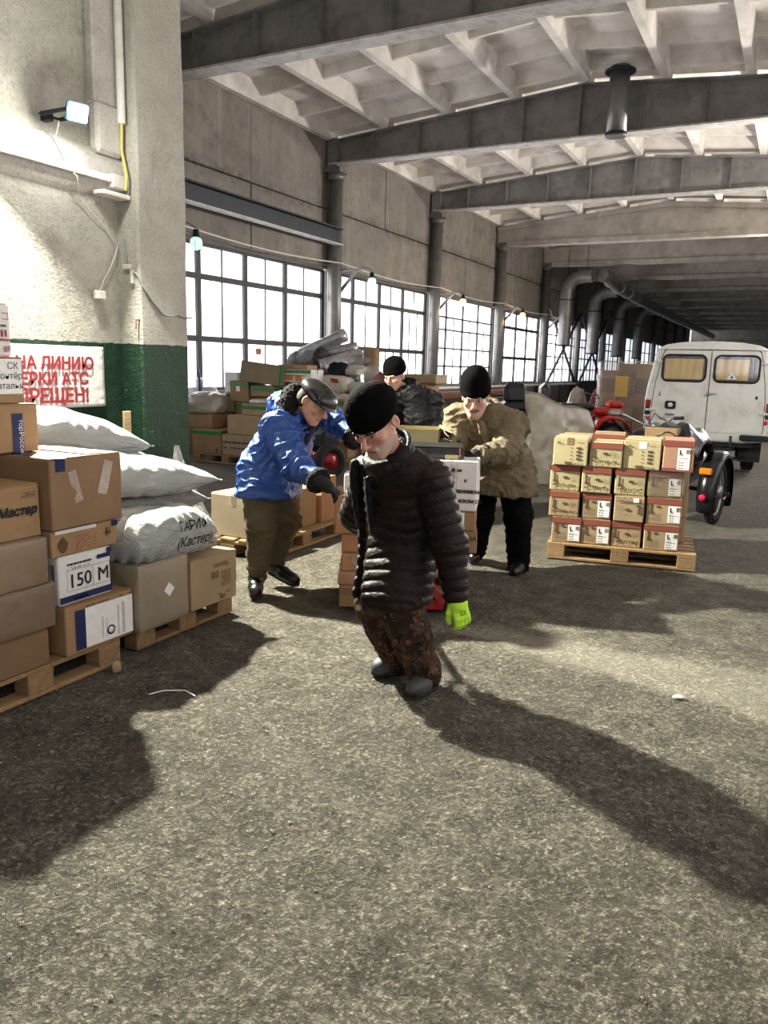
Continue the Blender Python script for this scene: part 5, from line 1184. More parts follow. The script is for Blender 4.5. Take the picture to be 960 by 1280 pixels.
m = MB(); m.box((-1.36, .60, 1.10), (.16, .07, .09), Matrix.Rotation(.4, 3, 'Z'), .03); m.build('mirror', M['chrome'], h)
m = MB(); m.tube([(-1.05, .93, .97), (-1.0, .98, 1.10), (-.9, .9, 1.05), (-.8, .86, 1.02)], .008, 6); m.tube([(-1.1, .9, .98), (-1.12, 1.0, 1.06), (-1.0, 1.05, .9)], .008, 6); m.build('control_cable', M['cable_black'], h)
m = MB(); m.lathe([(.03, -.08), (.08, -.05), (.09, .06), (.085, .08)], 18, Matrix.Rotation(R(-90), 3, 'X'), (-1.0, 1.08, .90)); m.build('headlamp', M['chrome'], mc)
m = MB(); m.tube([(-.95, .1, .42), (-.5, .1, .36), (-.05, .1, .33)], .025, 8); m.tube([(-.95, .8, .42), (-.5, .8, .36)], .025, 8); m.build('sidecar_strut', M['dark_steel'], mc)

# ================================================================== things between the hall windows and the van
def quad_bike(x, y, rz, paint, label):
    o = empty('quad_bike', (x, y, 0), rz, label, 'quad bike', 'quad bikes parked along the hall')
    for sx in (-1, 1):
        for yy in (-.55, .65): wheel(o, (sx*.42, yy, .29), .29, .22, spokes=False, tread=False)
        v = []; f = []
        for j, yy in enumerate((-.55, .65)):
            for p in arc((sx*.42, yy, .30), .36, R(10), R(170), 8, (0, 1, 0), (0, 0, 1)): v += [p+Vector((-sx*.20, 0, .06)), p+Vector((.0, 0, .05)), p+Vector((sx*.16, 0, 0))]
        for j in range(2):
            for i in range(8):
                for k in range(2): b = j*27+i*3+k; f.append((b, b+1, b+4, b+3))
        fo = link('fender', pydata('fender', v, f, True), paint, o); fo.modifiers.new('thick', 'SOLIDIFY').thickness = .02
    m = MB(); m.box((0, .62, .78), (.62, .62, .16), b=.06); m.box((0, .80, .92), (.40, .30, .16), b=.06); m.build('front_body', paint, o)
    m = MB(); m.box((0, -.55, .76), (.66, .60, .14), b=.05); m.build('rear_body', paint, o)
    m = MB(); m.box((0, .0, .86), (.30, .75, .14), b=.05); m.build('seat', M['leather_black'], o)
    m = MB(); m.box((0, -.0, .45), (.34, 1.1, .30), b=.04); m.build('chassis', M['dark_steel'], o)
    m = MB(); m.box((0, -.66, 1.13), (.46, .20, .40), b=.09); m.box((0, -.62, .90), (.5, .4, .16), b=.05); m.build('seat_box', M['leather_black'], o)
    m = MB(); m.tube([(-.40, .28, 1.14), (-.28, .36, 1.12), (-.1, .45, 1.05), (.1, .45, 1.05), (.28, .36, 1.12), (.40, .28, 1.14)], .015, 8); m.build('handlebar', M['dark_steel'], o)
    m = MB()
    for k in range(5): m.tube([(-.28+.14*k, -.9, .86), (-.28+.14*k, -.35, .86)], .011, 6)
    m.tube([(-.34, -.9, .86), (.34, -.9, .86)], .014, 6); m.build('rear_rack', M['dark_steel'], o)
quad_bike(-5.15, 15.2, R(35), M['black_plastic'], 'black quad bike with a padded seat box, behind the man in khaki')
quad_bike(-4.0, 16.3, R(-62), M['quad_red'], 'red quad bike behind the plastic-wrapped slab')
# goods wrapped in milky film, leaning slab
def wrapped_slab():
    o = empty('wrapped_slab', (-2.95, 11.12, 0), R(30), 'tall slab shrouded in crumpled milky plastic film, behind the khaki-coated man', 'package')
    gx = np.linspace(-1, 1, 30); gz = np.linspace(0, 1, 30); v = []; f = []
    for s in (-1, 1):
        for a in gx:
            for b in gz:
                w = .55-.10*b+.04*math.sin(9*b+a); top = 1.27-.26*((a+1)/2)**1.2-.03*math.cos(a*4)
                q = np.array([[a*3, b*4, s*3.]]); dn = float(fbm(q, 3, 6)[0]); rg = 1-abs(float(fbm(q*1.4, 2, 12)[0]))*2
                t = (.17-.07*b)*math.sqrt(max(0, 1-abs(a)**4))+.012
                v.append((a*w+.03*dn, s*t*(1+.25*dn)+.02*rg*s, b*top))
    n = 30
    for s in (0, 1):
        for i in range(n-1):
            for j in range(n-1): b0 = s*n*n+i*n+j; q = (b0, b0+n, b0+n+1, b0+1); f.append(q if s else q[::-1])
    for j in range(n-1):
        for i in (0, n-1): a, b = i*n+j, n*n+i*n+j; q = (a, a+1, b+1, b); f.append(q if i == 0 else q[::-1])
    for i in range(n-1): a, b = i*n+n-1, n*n+i*n+n-1; f.append((a, b, b+n, a+n)[::-1])
    link('film', pydata('film', v, f, True), M['milky_film'], o)
    m = MB(); m.box((-.03, 0, .50), (.82, .12, .94), b=.02); m.build('slab_core', M['kraft_grey'], o)
wrapped_slab()
pallet('pallet under the shrink-wrapped carton block left of the van', (-3.55, 18.95, 0), R(15), L=1.2, D=1.0)
wp = empty('wrapped_carton_block', (-3.55, 18.95, .146), R(15), 'shrink-wrapped block of brown cartons with a yellow sheet, left of the van', 'package')
for i in range(3):
    for j in range(5):
        w, d, h = .38, .92, .325; v, f = gridbox(w-.01, d, h-.006, seed=200+i*5+j, n=1); o = link('inner_carton', pydata('inner_carton', v, f), M['kraft_dark' if (i+j) % 2 else 'kraft'], wp); o.location = ((i-1)*.385, 0, j*.328)
        if j == 4 and i == 0: o.scale = (1, 1, .5)
m = MB(); m.box((-.10, -.475, 1.12), (.28, .004, .46)); m.build('yellow_sheet', M['yellow_sheet'], wp)
m = MB()
for k in range(6): m.bar((.09, -.474, .93+.085*k), (.17, -.474, .98+.085*k), .004, .03)
m.build('hazard_stripe', M['dark_card'], wp)
v, f = gridbox(1.20, .98, 1.68, e=.03, bulge=.012, jit=.01, seed=9, n=6); link('film_wrap', pydata('film_wrap', v, f, True), M['stretch_film'], wp)
lump('pale plastic sheeting heaped against the left side of the wrapped carton block', (-4.62, 18.65, 0), (.45, .8, 1.5), (0, R(6), 0), 'milky_film', 31, None, .2, 'plastic_sheeting', 'sheeting', fq=1.6)

# ================================================================== the heap of relief goods by the first windows
BG = 'cartons heaped by the windows'
pallet('wooden pallet under the green-taped cartons by the far windows', (-7.87, 10.28, 0), R(0), L=1.3, D=1.0)
pallet('second wooden pallet in the goods heap, behind the man in blue', (-6.55, 10.75, 0), R(5), L=1.2, D=1.0)
pallet('third wooden pallet deep in the goods heap under the rolls', (-7.2, 11.9, 0), R(0), L=1.9, D=1.1)
def bb(label, x0, x1, z0, z1, y, d, yaw=0, mat='kraft', seed=0, green=None, tilt=(0, 0), **k):
    c = Carton(label, ((x0+x1)/2, y+d/2, z0), (x1-x0, d, z1-z0), R(yaw), mat, seed, group=BG, tilt=tilt, bulge=.005, **k)
    if green: c.band((z1-z0)-green-.03, (z1-z0)-.03, 'tape_green')
    return c
c = bb('green-taped carton low at the left end of the goods heap', -8.56, -7.97, .146, .525, 9.82, .5, 0, 'kraft', 301, .05); c.marks('front', [oval(.50, .06, .03, .03)]+scribble(c.rng, .22, .05, .2, .04, 3, .5), 'ink_brown')
c = bb('carton with two rows of dark print beside the low green-taped one', -7.94, -7.30, .146, .47, 9.80, .5, 0, 'kraft_pale', 302); c.marks('front', scribble(c.rng, .03, .19, .58, .04, 1, .95, .7)+scribble(c.rng, .03, .11, .58, .03, 1, .9, .6), 'ink_blue')
c = bb('pale rumpled carton lying on the printed one, at the blue sleeve', -7.88, -7.26, .475, .77, 9.86, .46, 3, 'kraft_pale', 303)
c = bb('small kraft carton under the crinkled film bundle', -8.82, -8.25, .53, .765, 9.96, .5, -2, 'kraft', 304)
c = bb('kraft carton with a white sticker and green tape, lower of two stacked upright', -8.10, -7.72, .53, .95, 10.36, .36, -4, 'kraft', 305, .05); c.label('front', .14, .08, .08, .08)
c = bb('kraft carton with a white sticker and green tape, upper of two stacked upright', -8.20, -7.80, .955, 1.29, 10.34, .38, -5, 'kraft', 306, .05); c.label('front', .14, .17, .08, .08)
c = bb('low green-banded carton against the blue hood', -7.72, -7.22, .775, .95, 10.02, .40, -2, 'kraft_pale', 307, .05)
c = bb('plain carton filling the middle of the goods heap', -7.68, -7.15, .146, .90, 10.50, .42, 0, 'kraft_dark', 308)
lump('flat bundle of white printed packets between two cartons in the heap', (-7.52, 10.30, .955), (.42, .34, .10), (0, 0, 0), 'white_card', 61, None, .06, 'packet_bundle', 'packets', film='stretch_film')
c = bb('thin wooden-looking carton with a green top band under the tilted carton', -7.74, -7.26, 1.06, 1.23, 10.28, .40, -4, 'kraft', 309, .06)
c = bb('big tilted carton with green edge tape balanced on the heap', -7.93, -7.22, 1.25, 1.57, 10.22, .46, 14, 'kraft_grey', 310, None, (R(-4), R(6))); w, d, h = c.dims; m = MB(); m.box((w/2-.03, -d/2-.004, h/2), (.045, .0014, h)); m.build('green_tape', M['tape_green'], c.o)
c = bb('small white carton behind the upright kraft pair', -8.44, -8.16, 1.0, 1.42, 10.50, .3, 0, 'white_card', 311)
c = bb('small green and cream carton at the left of the upright kraft pair', -8.38, -8.22, .77, 1.10, 10.46, .3, 0, 'kraft_yellow', 312, .05)
c = bb('plain carton low under the small green and cream one', -8.72, -8.16, .530, .768, 10.52, .4, 0, 'kraft_dark', 329)
c = bb('colour-printed carton with a green border on the heap, above the blue hood', -7.34, -6.72, 1.30, 1.50, 10.44, .40, 2, 'white_card', 313); c.marks('front', [(.0, .14, .62, .05)], 'green_card'); c.marks('front', [(.08, .03, .22, .07), (.34, .02, .12, .09)], 'orange_print'); c.marks('front', scribble(c.rng, .05, .15, .4, .03, 1, .9, .7), 'paper'); c.marks('front', [(.02, .1, .5, .012)], 'kraft')
for k in range(2): c = bb(('left', 'right')[k]+' one of two thin flat cartons lying on the colour-printed carton', -7.35+.28*k, -7.09+.28*k, 1.505, 1.57, 10.48, .32, 3*k, 'kraft_orange', 314+k)
c = bb('stacked plain carton supporting the colour-printed one', -7.14, -6.70, .146, .70, 10.50, .40, 0, 'kraft', 316); c = bb('second plain carton supporting the colour-printed one', -7.14, -6.70, .705, 1.295, 10.50, .40, 0, 'kraft', 317)
c = bb('green-taped carton seen between the blue hood and the walking man', -6.48, -6.10, .70, 1.06, 10.50, .42, 12, 'kraft', 318, .06); c.label('front', .04, .26, .12, .05)
c = bb('plain carton under the green-taped one between the two men', -6.60, -6.12, .146, .695, 10.52, .46, 8, 'kraft_dark', 319)
c = bb('kraft carton peeping up behind the leather cap', -6.80, -6.52, .95, 1.20, 10.95, .40, 0, 'kraft_orange', 320); c = bb('dark carton under the kraft one behind the leather cap', -6.98, -6.54, .146, .945, 11.00, .46, 0, 'kraft_dark', 321)
c = bb('dark carton with a white label near the maroon hat', -6.42, -6.02, .146, 1.15, 11.05, .5, 5, 'kraft_dark', 322); c.label('front', .10, .86, .14, .10, 'white_card')
for k, (x0, x1, z0, z1, y, lab) in enumerate(((-6.30, -5.60, .10, 1.30, 12.4, 'wide brown carton under the window behind the maroon hat'), (-6.05, -5.45, 1.31, 1.46, 12.4, 'flat pale carton on the wide brown one near the maroon hat'), (-6.95, -6.35, .10, 1.25, 12.3, 'brown carton under the far end of the window heap'))): bb(lab, x0, x1, z0 if z0 > .2 else 0, z1, y, .5, 0, 'kraft' if k != 1 else 'kraft_pale', 323+k)
for k, (x0, z1, lab) in enumerate(((-8.05, 1.22, 'large carton deep in the heap under the foil rolls'), (-7.42, 1.36, 'large carton deep in the heap under the dark roll'), (-6.80, 1.25, 'large carton deep in the heap under the flag sack'))): bb(lab, x0, x0+.6, .146, z1, 11.55, .7, 0, 'kraft_dark', 326+k)
# film bundles
lump('crumpled bundle in grey crinkled film on the small carton at the heap end', (-8.54, 10.16, .77), (.66, .5, .42), (0, 0, .3), 'pvc_grey', 41, None, .2, 'film_bundle', 'bundle', film='milky_film', fq=2.6)
lump('round clear bundle with blue tape at the window, beside the pillar', (-9.25, 10.9, .78), (.50, .48, .68), (0, 0, .3), 'bag_film', 43, None, .10, 'film_bundle', 'bundle')
o = bpy.data.objects['film_bundle.001']; m = MB(); m.tube([(-.02+.262*math.cos(a)*.35, -.258*math.cos(a*.6)-.02, .34+.34*math.sin(a)) for a in np.linspace(-1.0, 1.35, 12)], .022, 4); m.build('blue_tape', M['tape_blue'], o)
bb('plain carton under the round taped bundle at the window', -9.55, -8.95, 0, .775, 10.7, .55, 0, 'kraft_dark', 331)
lump('folded grey blanket roll behind the crumpled film bundle', (-8.60, 10.78, .52), (.72, .34, .5), (0, 0, 0), 'coat_grey', 44, None, .1, 'blanket_roll', 'blanket')
def roll(label, a, b, r, mat, endm, seed, squash=1.0, film=None):
    a, b = Vector(a), Vector(b); d = b-a; L = d.length; o = empty('roll', tuple(a), 0, label, 'roll', 'rolled mats and foil on top of the heap'); o.rotation_mode = 'QUATERNION'; o.rotation_quaternion = d.to_track_quat('Z', 'Y')
    v = []; f = []; N, K = 24, 14
    for i in range(K):
        t = i/(K-1)
        for k in range(N): an = 2*math.pi*k/N; q = np.array([[math.cos(an)*2, math.sin(an)*2, t*5]]); rr = r*(1+.09*float(fbm(q, 3, seed)[0])); v.append((rr*math.cos(an), rr*math.sin(an)*squash, t*L))
    for i in range(K-1):
        for k in range(N): f.append((i*N+k, i*N+(k+1) % N, (i+1)*N+(k+1) % N, (i+1)*N+k))
    f += [tuple(range(N))[::-1], tuple(range((K-1)*N, K*N))]; link('roll_body', pydata('roll_body', v, f, True), M[mat], o)
    m = MB(); sp = [Vector((r*(.12+.8*t)*math.cos(t*22), r*(.12+.8*t)*math.sin(t*22)*squash, -.004)) for t in np.linspace(0, 1, 70)]; m.tube(sp, r*.035, 4); m.build('roll_spiral', M[endm], o)
pm('foil', (.50, .50, .51), .28, .75, .25, 8, .6, 16, .02); pm('dark_foil', (.016, .014, .013), .45, 0, .5, 14, .9, 22, .03)
roll('bulky dark roll in shiny film, front of the rolls on the heap', (-7.66, 11.45, 1.58), (-7.02, 11.30, 1.66), .21, 'dark_foil', 'dark_foil', 1)
roll('long silver foil roll slanting up across the rolls on the heap', (-7.82, 11.78, 1.72), (-6.98, 11.95, 2.10), .115, 'foil', 'foil', 2)
roll('second silver foil roll lying below the slanting one', (-7.30, 11.78, 1.75), (-6.72, 11.90, 1.88), .10, 'foil', 'foil', 3)
roll('third silver foil roll with its grey end toward the viewer', (-6.98, 11.16, 1.52), (-6.70, 11.95, 1.72), .155, 'foil', 'steel', 4)
roll('dark rolled mat tucked under the foil roll with the grey end', (-7.00, 11.20, 1.34), (-6.75, 11.9, 1.36), .12, 'dark_foil', 'dark_foil', 5)
roll('brown paper roll standing at the right end of the rolls', (-6.36, 11.80, 1.28), (-6.42, 11.85, 1.86), .13, 'kraft', 'kraft_dark', 6)
lump('maroon cloth bag squeezed under the dark roll on the heap', (-6.93, 11.02, 1.20), (.26, .3, .36), (0, 0, 0), 'maroon_cloth', 45, None, .12)
gs = 'film sacks in the goods heap'
s = sack('pale printed sack with a dark red emblem, right of the rolls', (-6.62, 10.98, 1.21), (.56, .42, .30), (R(20), 0, R(12)), 'sack_cream', 51, gs, False)
m = MB(); m.quad([(.03, -.17, .245), (.15, -.16, .225), (.16, -.185, .165), (.05, -.19, .185)]); m.build('emblem', M['ink_red'], s)
sack('whitish film sack above the emblem sack', (-6.52, 11.40, 1.45), (.56, .36, .20), (R(10), 0, R(-15)), 'sack_cream', 52, gs, False)
sack('clear film sack against the column at the right of the rolls', (-6.58, 11.75, 1.58), (.5, .4, .26), (0, R(-8), R(10)), 'bag_film', 53, gs, False)
sack('pale sack bulging beside the knitted hat', (-6.10, 11.12, 1.15), (.62, .46, .24), (0, R(6), R(-8)), 'sack_cream', 54, gs, False)
sack('grey sack in front of the pale one, behind the leather cap', (-6.34, 10.98, .97), (.5, .4, .22), (R(12), 0, R(6)), 'sack_grey', 55, gs, False)
sack('grey-white film sack leaning on the brown paper roll', (-6.30, 11.55, 1.40), (.44, .36, .26), (R(25), 0, R(40)), 'bag_film', 57, gs, False)
sack('small pale sack lying just under the emblem sack', (-6.50, 10.88, 1.02), (.46, .34, .20), (R(8), 0, R(-25)), 'sack_cream', 58, gs, False)
lump('dark stuffed bag wedged between the foil roll and the pale sacks', (-6.72, 11.30, 1.36), (.34, .34, .36), (0, 0, .5), 'coat_black', 59, None, .15)
sack('white film sack at the far left of the rolls, touching the window', (-8.0, 11.85, 1.225), (.6, .4, .3), (0, R(-10), R(0)), 'bag_film', 56, gs, False)
m = MB(); m.box((0, 0, 0), (.003, .20, .13)); o = tag(m.build('window_notice', M['kraft_orange']), 'small brownish notice stuck on a pane of the first window', 'notice'); o.location = (-10.36, 14.05, 1.82)
# the red-wheeled motor cultivator
cu = empty('motor_cultivator', (-6.02, 9.62, 0), R(-25), 'red-wheeled motor cultivator between the men at the front of the heap', 'cultivator')
for sx in (-1, 1):
    Q = Matrix.Rotation(R(90), 3, 'Y'); cc = (sx*.27, 0, .24); m = MB(); m.lathe([(.13, -.06), (.21, -.075), (.24, -.05), (.245, 0), (.24, .05), (.21, .075), (.13, .06)], 26, Q, cc, ring=True); w = m.build('wheel', M['rubber'], cu)
    m = MB(); m.lathe([(.02, -.085), (.05, -.08), (.06, -.03), (.135, -.045), (.14, .0), (.135, .045), (.06, .03), (.05, .08), (.02, .085)], 20, Q, cc); m.build('hub', M['jack_red'], w)
m = MB(); m.tube([(-.25, 0, .24), (.25, 0, .24)], .03, 10); m.bar((0, -.05, .26), (0, .45, .62), .10, .10); m.bar((-.1, .1, .34), (-.25, .55, .60), .05, .06); m.build('frame', M['jack_red'], cu)
m = MB(); m.box((0, .10, .52), (.34, .34, .26), b=.05); m.build('engine', M['black_plastic'], cu)
m = MB(); m.box((.02, .14, .70), (.30, .26, .10), b=.04); m.build('tank', M['sack_white'], cu)
for sx in (-1, 1): m = MB(); m.tube([(sx*.05, .35, .55), (sx*.16, .7, .85), (sx*.24, 1.0, .98)], .016, 8); m.build('handle', M['dark_steel'], cu)
ht = empty('hand_trolley', (-8.66, 9.55, 0), R(70), 'small yellow hand trolley standing at the dark pillar edge', 'trolley')
m = MB(); m.lathe([(.03, -.03), (.10, -.035), (.125, -.02), (.125, .02), (.10, .035), (.03, .03)], 22, Matrix.Rotation(R(90), 3, 'Y'), (.0, -.08, .125)); m.build('wheel', M['yellow_sheet'], ht)
m = MB(); m.tube([(.05, -.05, .12), (.05, .05, .62), (.05, .0, .64), (-.15, .0, .64), (-.15, .05, .62), (-.15, -.05, .12)], .016, 8); m.tube([(.05, .0, .38), (-.15, .0, .38)], .014, 8); m.box((-.05, .06, .04), (.26, .2, .02)); m.build('frame', M['lath_wood'], ht)
# planks and clutter on the far floor
for k, (x, y, rz, L, lab) in enumerate(((-8.6, 21.2, 62, 3.0, 'long pale plank on the floor far behind, near the window wall'), (-7.9, 20.3, 66, 2.6, 'shorter plank on the floor nearer than the long pale one'), (-8.9, 22.6, 60, 3.2, 'stacked dark beam on the floor under the third window'))):
    m = MB(); m.box((0, 0, .06+.03*(k == 2)), (.26, L, .12+.06*(k == 2)), b=.008); o = tag(m.build('plank', M['pallet_wood' if k < 2 else 'rust']), lab, 'plank'); o.location = (x, y, 0); o.rotation_euler = (0, 0, R(rz))
for k, (x, y, w, h, mt, lab) in enumerate(((-6.3, 17.6, 1.0, 1.0, 'coat_grey', 'grey covered bundle beyond the black quad bike'), (-5.5, 18.6, .9, 1.15, 'kraft_dark', 'brown bundle beyond the red quad bike'), (-4.95, 17.2, .7, .95, 'sack_white', 'white bag pile in front of the far windows'), (-6.9, 22.3, 1.2, .85, 'sack_cream', 'cream tarpaulin heap low under the third window'), (-4.5, 21.5, 1.2, 1.5, 'maroon_cloth', 'dark reddish bundle behind the wrapped carton block'))):
    lump(lab, (x, y, 0), (w, .8, h), (0, 0, .4*k), mt, 70+k, None, .16, 'covered_bundle', 'bundle')
lump('crumpled white scrap of paper lying on the smooth strip of floor', (-.36, 3.98, 0), (.05, .035, .012), (0, 0, .6), 'paper', 88, None, .3, 'paper_scrap', 'paper', nu=14, nv=8)
m = MB(); m.tube([(-2.62, 2.66, .006), (-2.58, 2.72, .012), (-2.50, 2.78, .008), (-2.42, 2.76, .004)], .0035, 5); tag(m.build('string_scrap', M['paper']), 'short pale string lying on the floor in the shadow of the stacks', 'string')
lump('torn scrap of yellowish paper hanging below the nearest pallet edge', (-2.98, 2.80, 0), (.04, .05, .07), (0, 0, .3), 'kraft_pale', 89, None, .3, 'paper_scrap', 'paper', nu=14, nv=8)

# ================================================================== people: signed distance fields turned into skin and cloth surfaces
class Sdf:
    def __init__(s, pts, h, pad=.12):
        P = np.array(pts, float); s.lo = P.min(0)-pad; s.hi = P.max(0)+pad; s.h = h
        s.n = np.ceil((s.hi-s.lo)/h).astype(int)+1; s.g = np.full(s.n, .2, np.float32)
    def _box(s, lo, hi):
        a = np.clip(np.floor((lo-s.lo)/s.h).astype(int), 0, s.n); b = np.clip(np.ceil((hi-s.lo)/s.h).astype(int)+1, 0, s.n)
        if (b <= a).any(): return None, None
        ax = [(s.lo[i]+s.h*np.arange(a[i], b[i])).astype(np.float32) for i in range(3)]
        return (slice(a[0], b[0]), slice(a[1], b[1]), slice(a[2], b[2])), np.stack(np.meshgrid(*ax, indexing='ij'), -1)
    def _put(s, sl, d, k, sub):
        g = s.g[sl]
        if sub: d = -d; s.g[sl] = np.maximum(g, d) + (np.maximum(k-np.abs(g-d), 0)**2*(.25/k) if k > 0 else 0)
        else: s.g[sl] = np.minimum(g, d) - (np.maximum(k-np.abs(g-d), 0)**2*(.25/k) if k > 0 else 0)
    def cone(s, a, b, ra, rb, k=.02, sub=False):
        a, b = np.array(a, np.float32), np.array(b, np.float32); m = max(ra, rb)+k+.03
        sl, p = s._box(np.minimum(a, b)-m, np.maximum(a, b)+m)
        if sl is None: return s
        ab = b-a; t = np.clip(((p-a)@ab)/max(float(ab@ab), 1e-9), 0, 1); d = np.linalg.norm(p-a-t[..., None]*ab, axis=-1)-(ra+(rb-ra)*t)
        s._put(sl, d, k, sub); return s
    def chain(s, P, r, k=.02):
        for i in range(len(P)-1): s.cone(P[i], P[i+1], r[i], r[i+1], k)
        return s
    def ell(s, c, r, Rm=None, k=.02, sub=False):
        c = np.array(c, np.float32); r = np.array(r, np.float32); Q = np.eye(3, dtype=np.float32) if Rm is None else np.array(Rm, np.float32)
        m = float(r.max())+k+.03; sl, p = s._box(c-m, c+m)
        if sl is None: return s
        q = (p-c)@Q; k0 = np.linalg.norm(q/r, axis=-1); k1 = np.linalg.norm(q/(r*r), axis=-1); d = k0*(k0-1)/np.maximum(k1, 1e-6)
        s._put(sl, d, k, sub); return s
    def half(s, c, n, k=.004):     # cut away the side the normal points to
        n = np.array(n, np.float32); n /= np.linalg.norm(n); c = np.array(c, np.float32)
        sl, p = s._box(s.lo, s.hi); d = -((p-c)@n); s._put(sl, d, k, True); return s
    def mesh(s, iso=0.0):
        g = openvdb.FloatGrid(background=.2); g.copyFromArray(np.ascontiguousarray(s.g), tolerance=0.0)
        pts, quads = g.convertToQuads(isovalue=iso); pts = np.asarray(pts, float)*s.h+s.lo; q = np.asarray(quads, int)
        q = q[:, ::-1]; v = pts; nn = normals(v, q)
        c = v.mean(0)
        # orientation: outward = rising distance
        e = v[q].mean(1); fn = np.cross(v[q[:, 2]]-v[q[:, 0]], v[q[:, 3]]-v[q[:, 1]]); fn /= np.linalg.norm(fn, axis=1)[:, None]+1e-12
        i0 = np.clip(np.round((e+fn*s.h*1.5-s.lo)/s.h).astype(int), 0, s.n-1); i1 = np.clip(np.round((e-fn*s.h*1.5-s.lo)/s.h).astype(int), 0, s.n-1)
        if (s.g[tuple(i0.T)] < s.g[tuple(i1.T)]).mean() > .5: q = q[:, ::-1]
        return v, q
def normals(v, q):
    fn = np.cross(v[q[:, 2]]-v[q[:, 0]], v[q[:, 3]]-v[q[:, 1]]); n = np.zeros_like(v)
    for k in range(4): np.add.at(n, q[:, k], fn)
    return n/(np.linalg.norm(n, axis=1)[:, None]+1e-12)
def mesh_obj(name, v, q, m, parent=None, tint=None):
    me = bpy.data.meshes.new(name); me.vertices.add(len(v)); me.vertices.foreach_set('co', np.asarray(v, np.float32).ravel())
    me.loops.add(q.size); me.loops.foreach_set('vertex_index', q.ravel().astype(np.int32)); me.polygons.add(len(q))
    me.polygons.foreach_set('loop_start', np.arange(0, q.size, 4, dtype=np.int32)); me.polygons.foreach_set('use_smooth', np.ones(len(q), bool)); me.update(calc_edges=True); me.validate()
    if tint is not None:
        a = me.attributes.new('tint', 'FLOAT_COLOR', 'POINT'); a.data.foreach_set('color', np.concatenate([tint, np.ones((len(v), 1))], 1).astype(np.float32).ravel())
    return link(name, me, M[m], parent)
def bone_uv(v, bones):
    """nearest bone: running length along it, angle-free radial id"""
    best = np.full(len(v), 9.); s = np.zeros(len(v)); idx = np.zeros(len(v), int); tt = np.zeros(len(v))
    for i, (a, b) in enumerate(bones):
        a, b = np.array(a), np.array(b); ab = b-a; L = np.linalg.norm(ab); t = np.clip(((v-a)@ab)/(L*L), -.3, 1.3); d = np.linalg.norm(v-a-np.clip(t, 0, 1)[:, None]*ab, axis=1)
        k = d < best; best[k] = d[k]; s[k] = t[k]*L; idx[k] = i; tt[k] = t[k]
    return s, idx, tt
def folds(v, n, bones, amp=.006, lam=.055, seed=0, joint=1.6):
    s, i, t = bone_uv(v, bones); w = fbm(v*7, 2, seed)
    m = np.clip(.55+.9*fbm(v*4.5, 2, seed+5), 0, 1)*(1+joint*np.exp(-((np.minimum(np.abs(t), np.abs(1-t)))/.22)**2))*.6
    r = 1-np.abs(np.sin(math.pi*(s/lam+1.3*w+i*.37)))
    return v+n*(amp*m*(r**1.6*1.7-.6)+amp*.7*fbm(v*11, 2, seed+9)+amp*.55*(1-2*np.abs(fbm(v*np.array([15, 15, 22]), 2, seed+14))**.8))[:, None]
def quilt(v, n, bones, amp=.010, lam=.062, seed=0):
    s, i, t = bone_uv(v, bones); w = .12*fbm(v*8, 2, seed)
    r = np.abs(np.sin(math.pi*(s/lam+w)))**.55
    return v+n*(amp*(r-.6)+.0035*fbm(v*26, 3, seed+3)+.003*fbm(v*9, 2, seed+8))[:, None]
def V3(*a): return np.array(a, float)
def unit(a): a = np.array(a, float); return a/np.linalg.norm(a)
def frame(fwd, up):
    f = unit(fwd); r = unit(np.cross(f, up)); u = np.cross(r, f); return np.stack([r, f, u], 1)   # columns: right, forward, up

def head_sdf(S_, c, Q, s, ears=True, wide=1.0):
    P = lambda x, y, z: c+Q@(np.array([x*wide, y, z])*s)
    e = lambda cc, r, k=.012, sub=False, Rm=None: S_.ell(P(*cc), np.array(r)*s, Q if Rm is None else Q@Rm, k*s, sub)
    co = lambda a, b, ra, rb, k=.01, sub=False: S_.cone(P(*a), P(*b), ra*s, rb*s, k*s, sub)
    e((0, -.012, .04), (.077, .098, .088)); e((0, .03, -.035), (.061, .062, .078), .03); e((0, .055, -.085), (.034, .036, .032), .03)
    for q in (-1, 1):
        co((q*.050, .005, -.05), (q*.018, .072, -.098), .022, .018, .025); e((q*.043, .062, -.018), (.024, .022, .02), .02)
    co((-.036, .086, .024), (.036, .086, .024), .0125, .0125, .014); co((-.012, .09, .022), (.012, .09, .022), .011, .011, .012)
    for q in (-1, 1): e((q*.033, .098, .006), (.019, .018, .0125), .012, True)
    for q in (-1, 1): e((q*.032, .0775, .006), (.0155, .0135, .0125), .004)
    for q in (-1, 1): co((q*.047, .080, .0125), (q*.018, .088, .0145), .0045, .0050, .004); co((q*.045, .079, -.004), (q*.020, .085, -.006), .0035, .004, .004)
    co((0, .092, .018), (0, .121, -.022), .0075, .0125, .010); e((0, .118, -.026), (.013, .013, .011), .008)
    for q in (-1, 1): e((q*.0135, .106, -.029), (.0085, .010, .008), .006); e((q*.007, .112, -.037), (.004, .005, .004), .003, True)
    co((-.022, .087, -.058), (.022, .087, -.058), .0085, .0085, .009); co((-.012, .095, -.0565), (.012, .095, -.0565), .0055, .0055, .005); co((-.014, .090, -.070), (.014, .090, -.070), .0075, .0075, .006)
    co((-.022, .097, -.0635), (.022, .097, -.0635), .0022, .0022, .003, True)
    for q in (-1, 1): co((q*.020, .100, -.034), (q*.031, .085, -.058), .003, .003, .008, True)
    if ears:
        for q in (-1, 1):
            a = np.array(Matrix.Rotation(q*.35, 3, 'Z')); e((q*.079, -.012, .0), (.008, .020, .031), .006, False, a); e((q*.085, -.008, .003), (.006, .010, .018), .004, True, a)
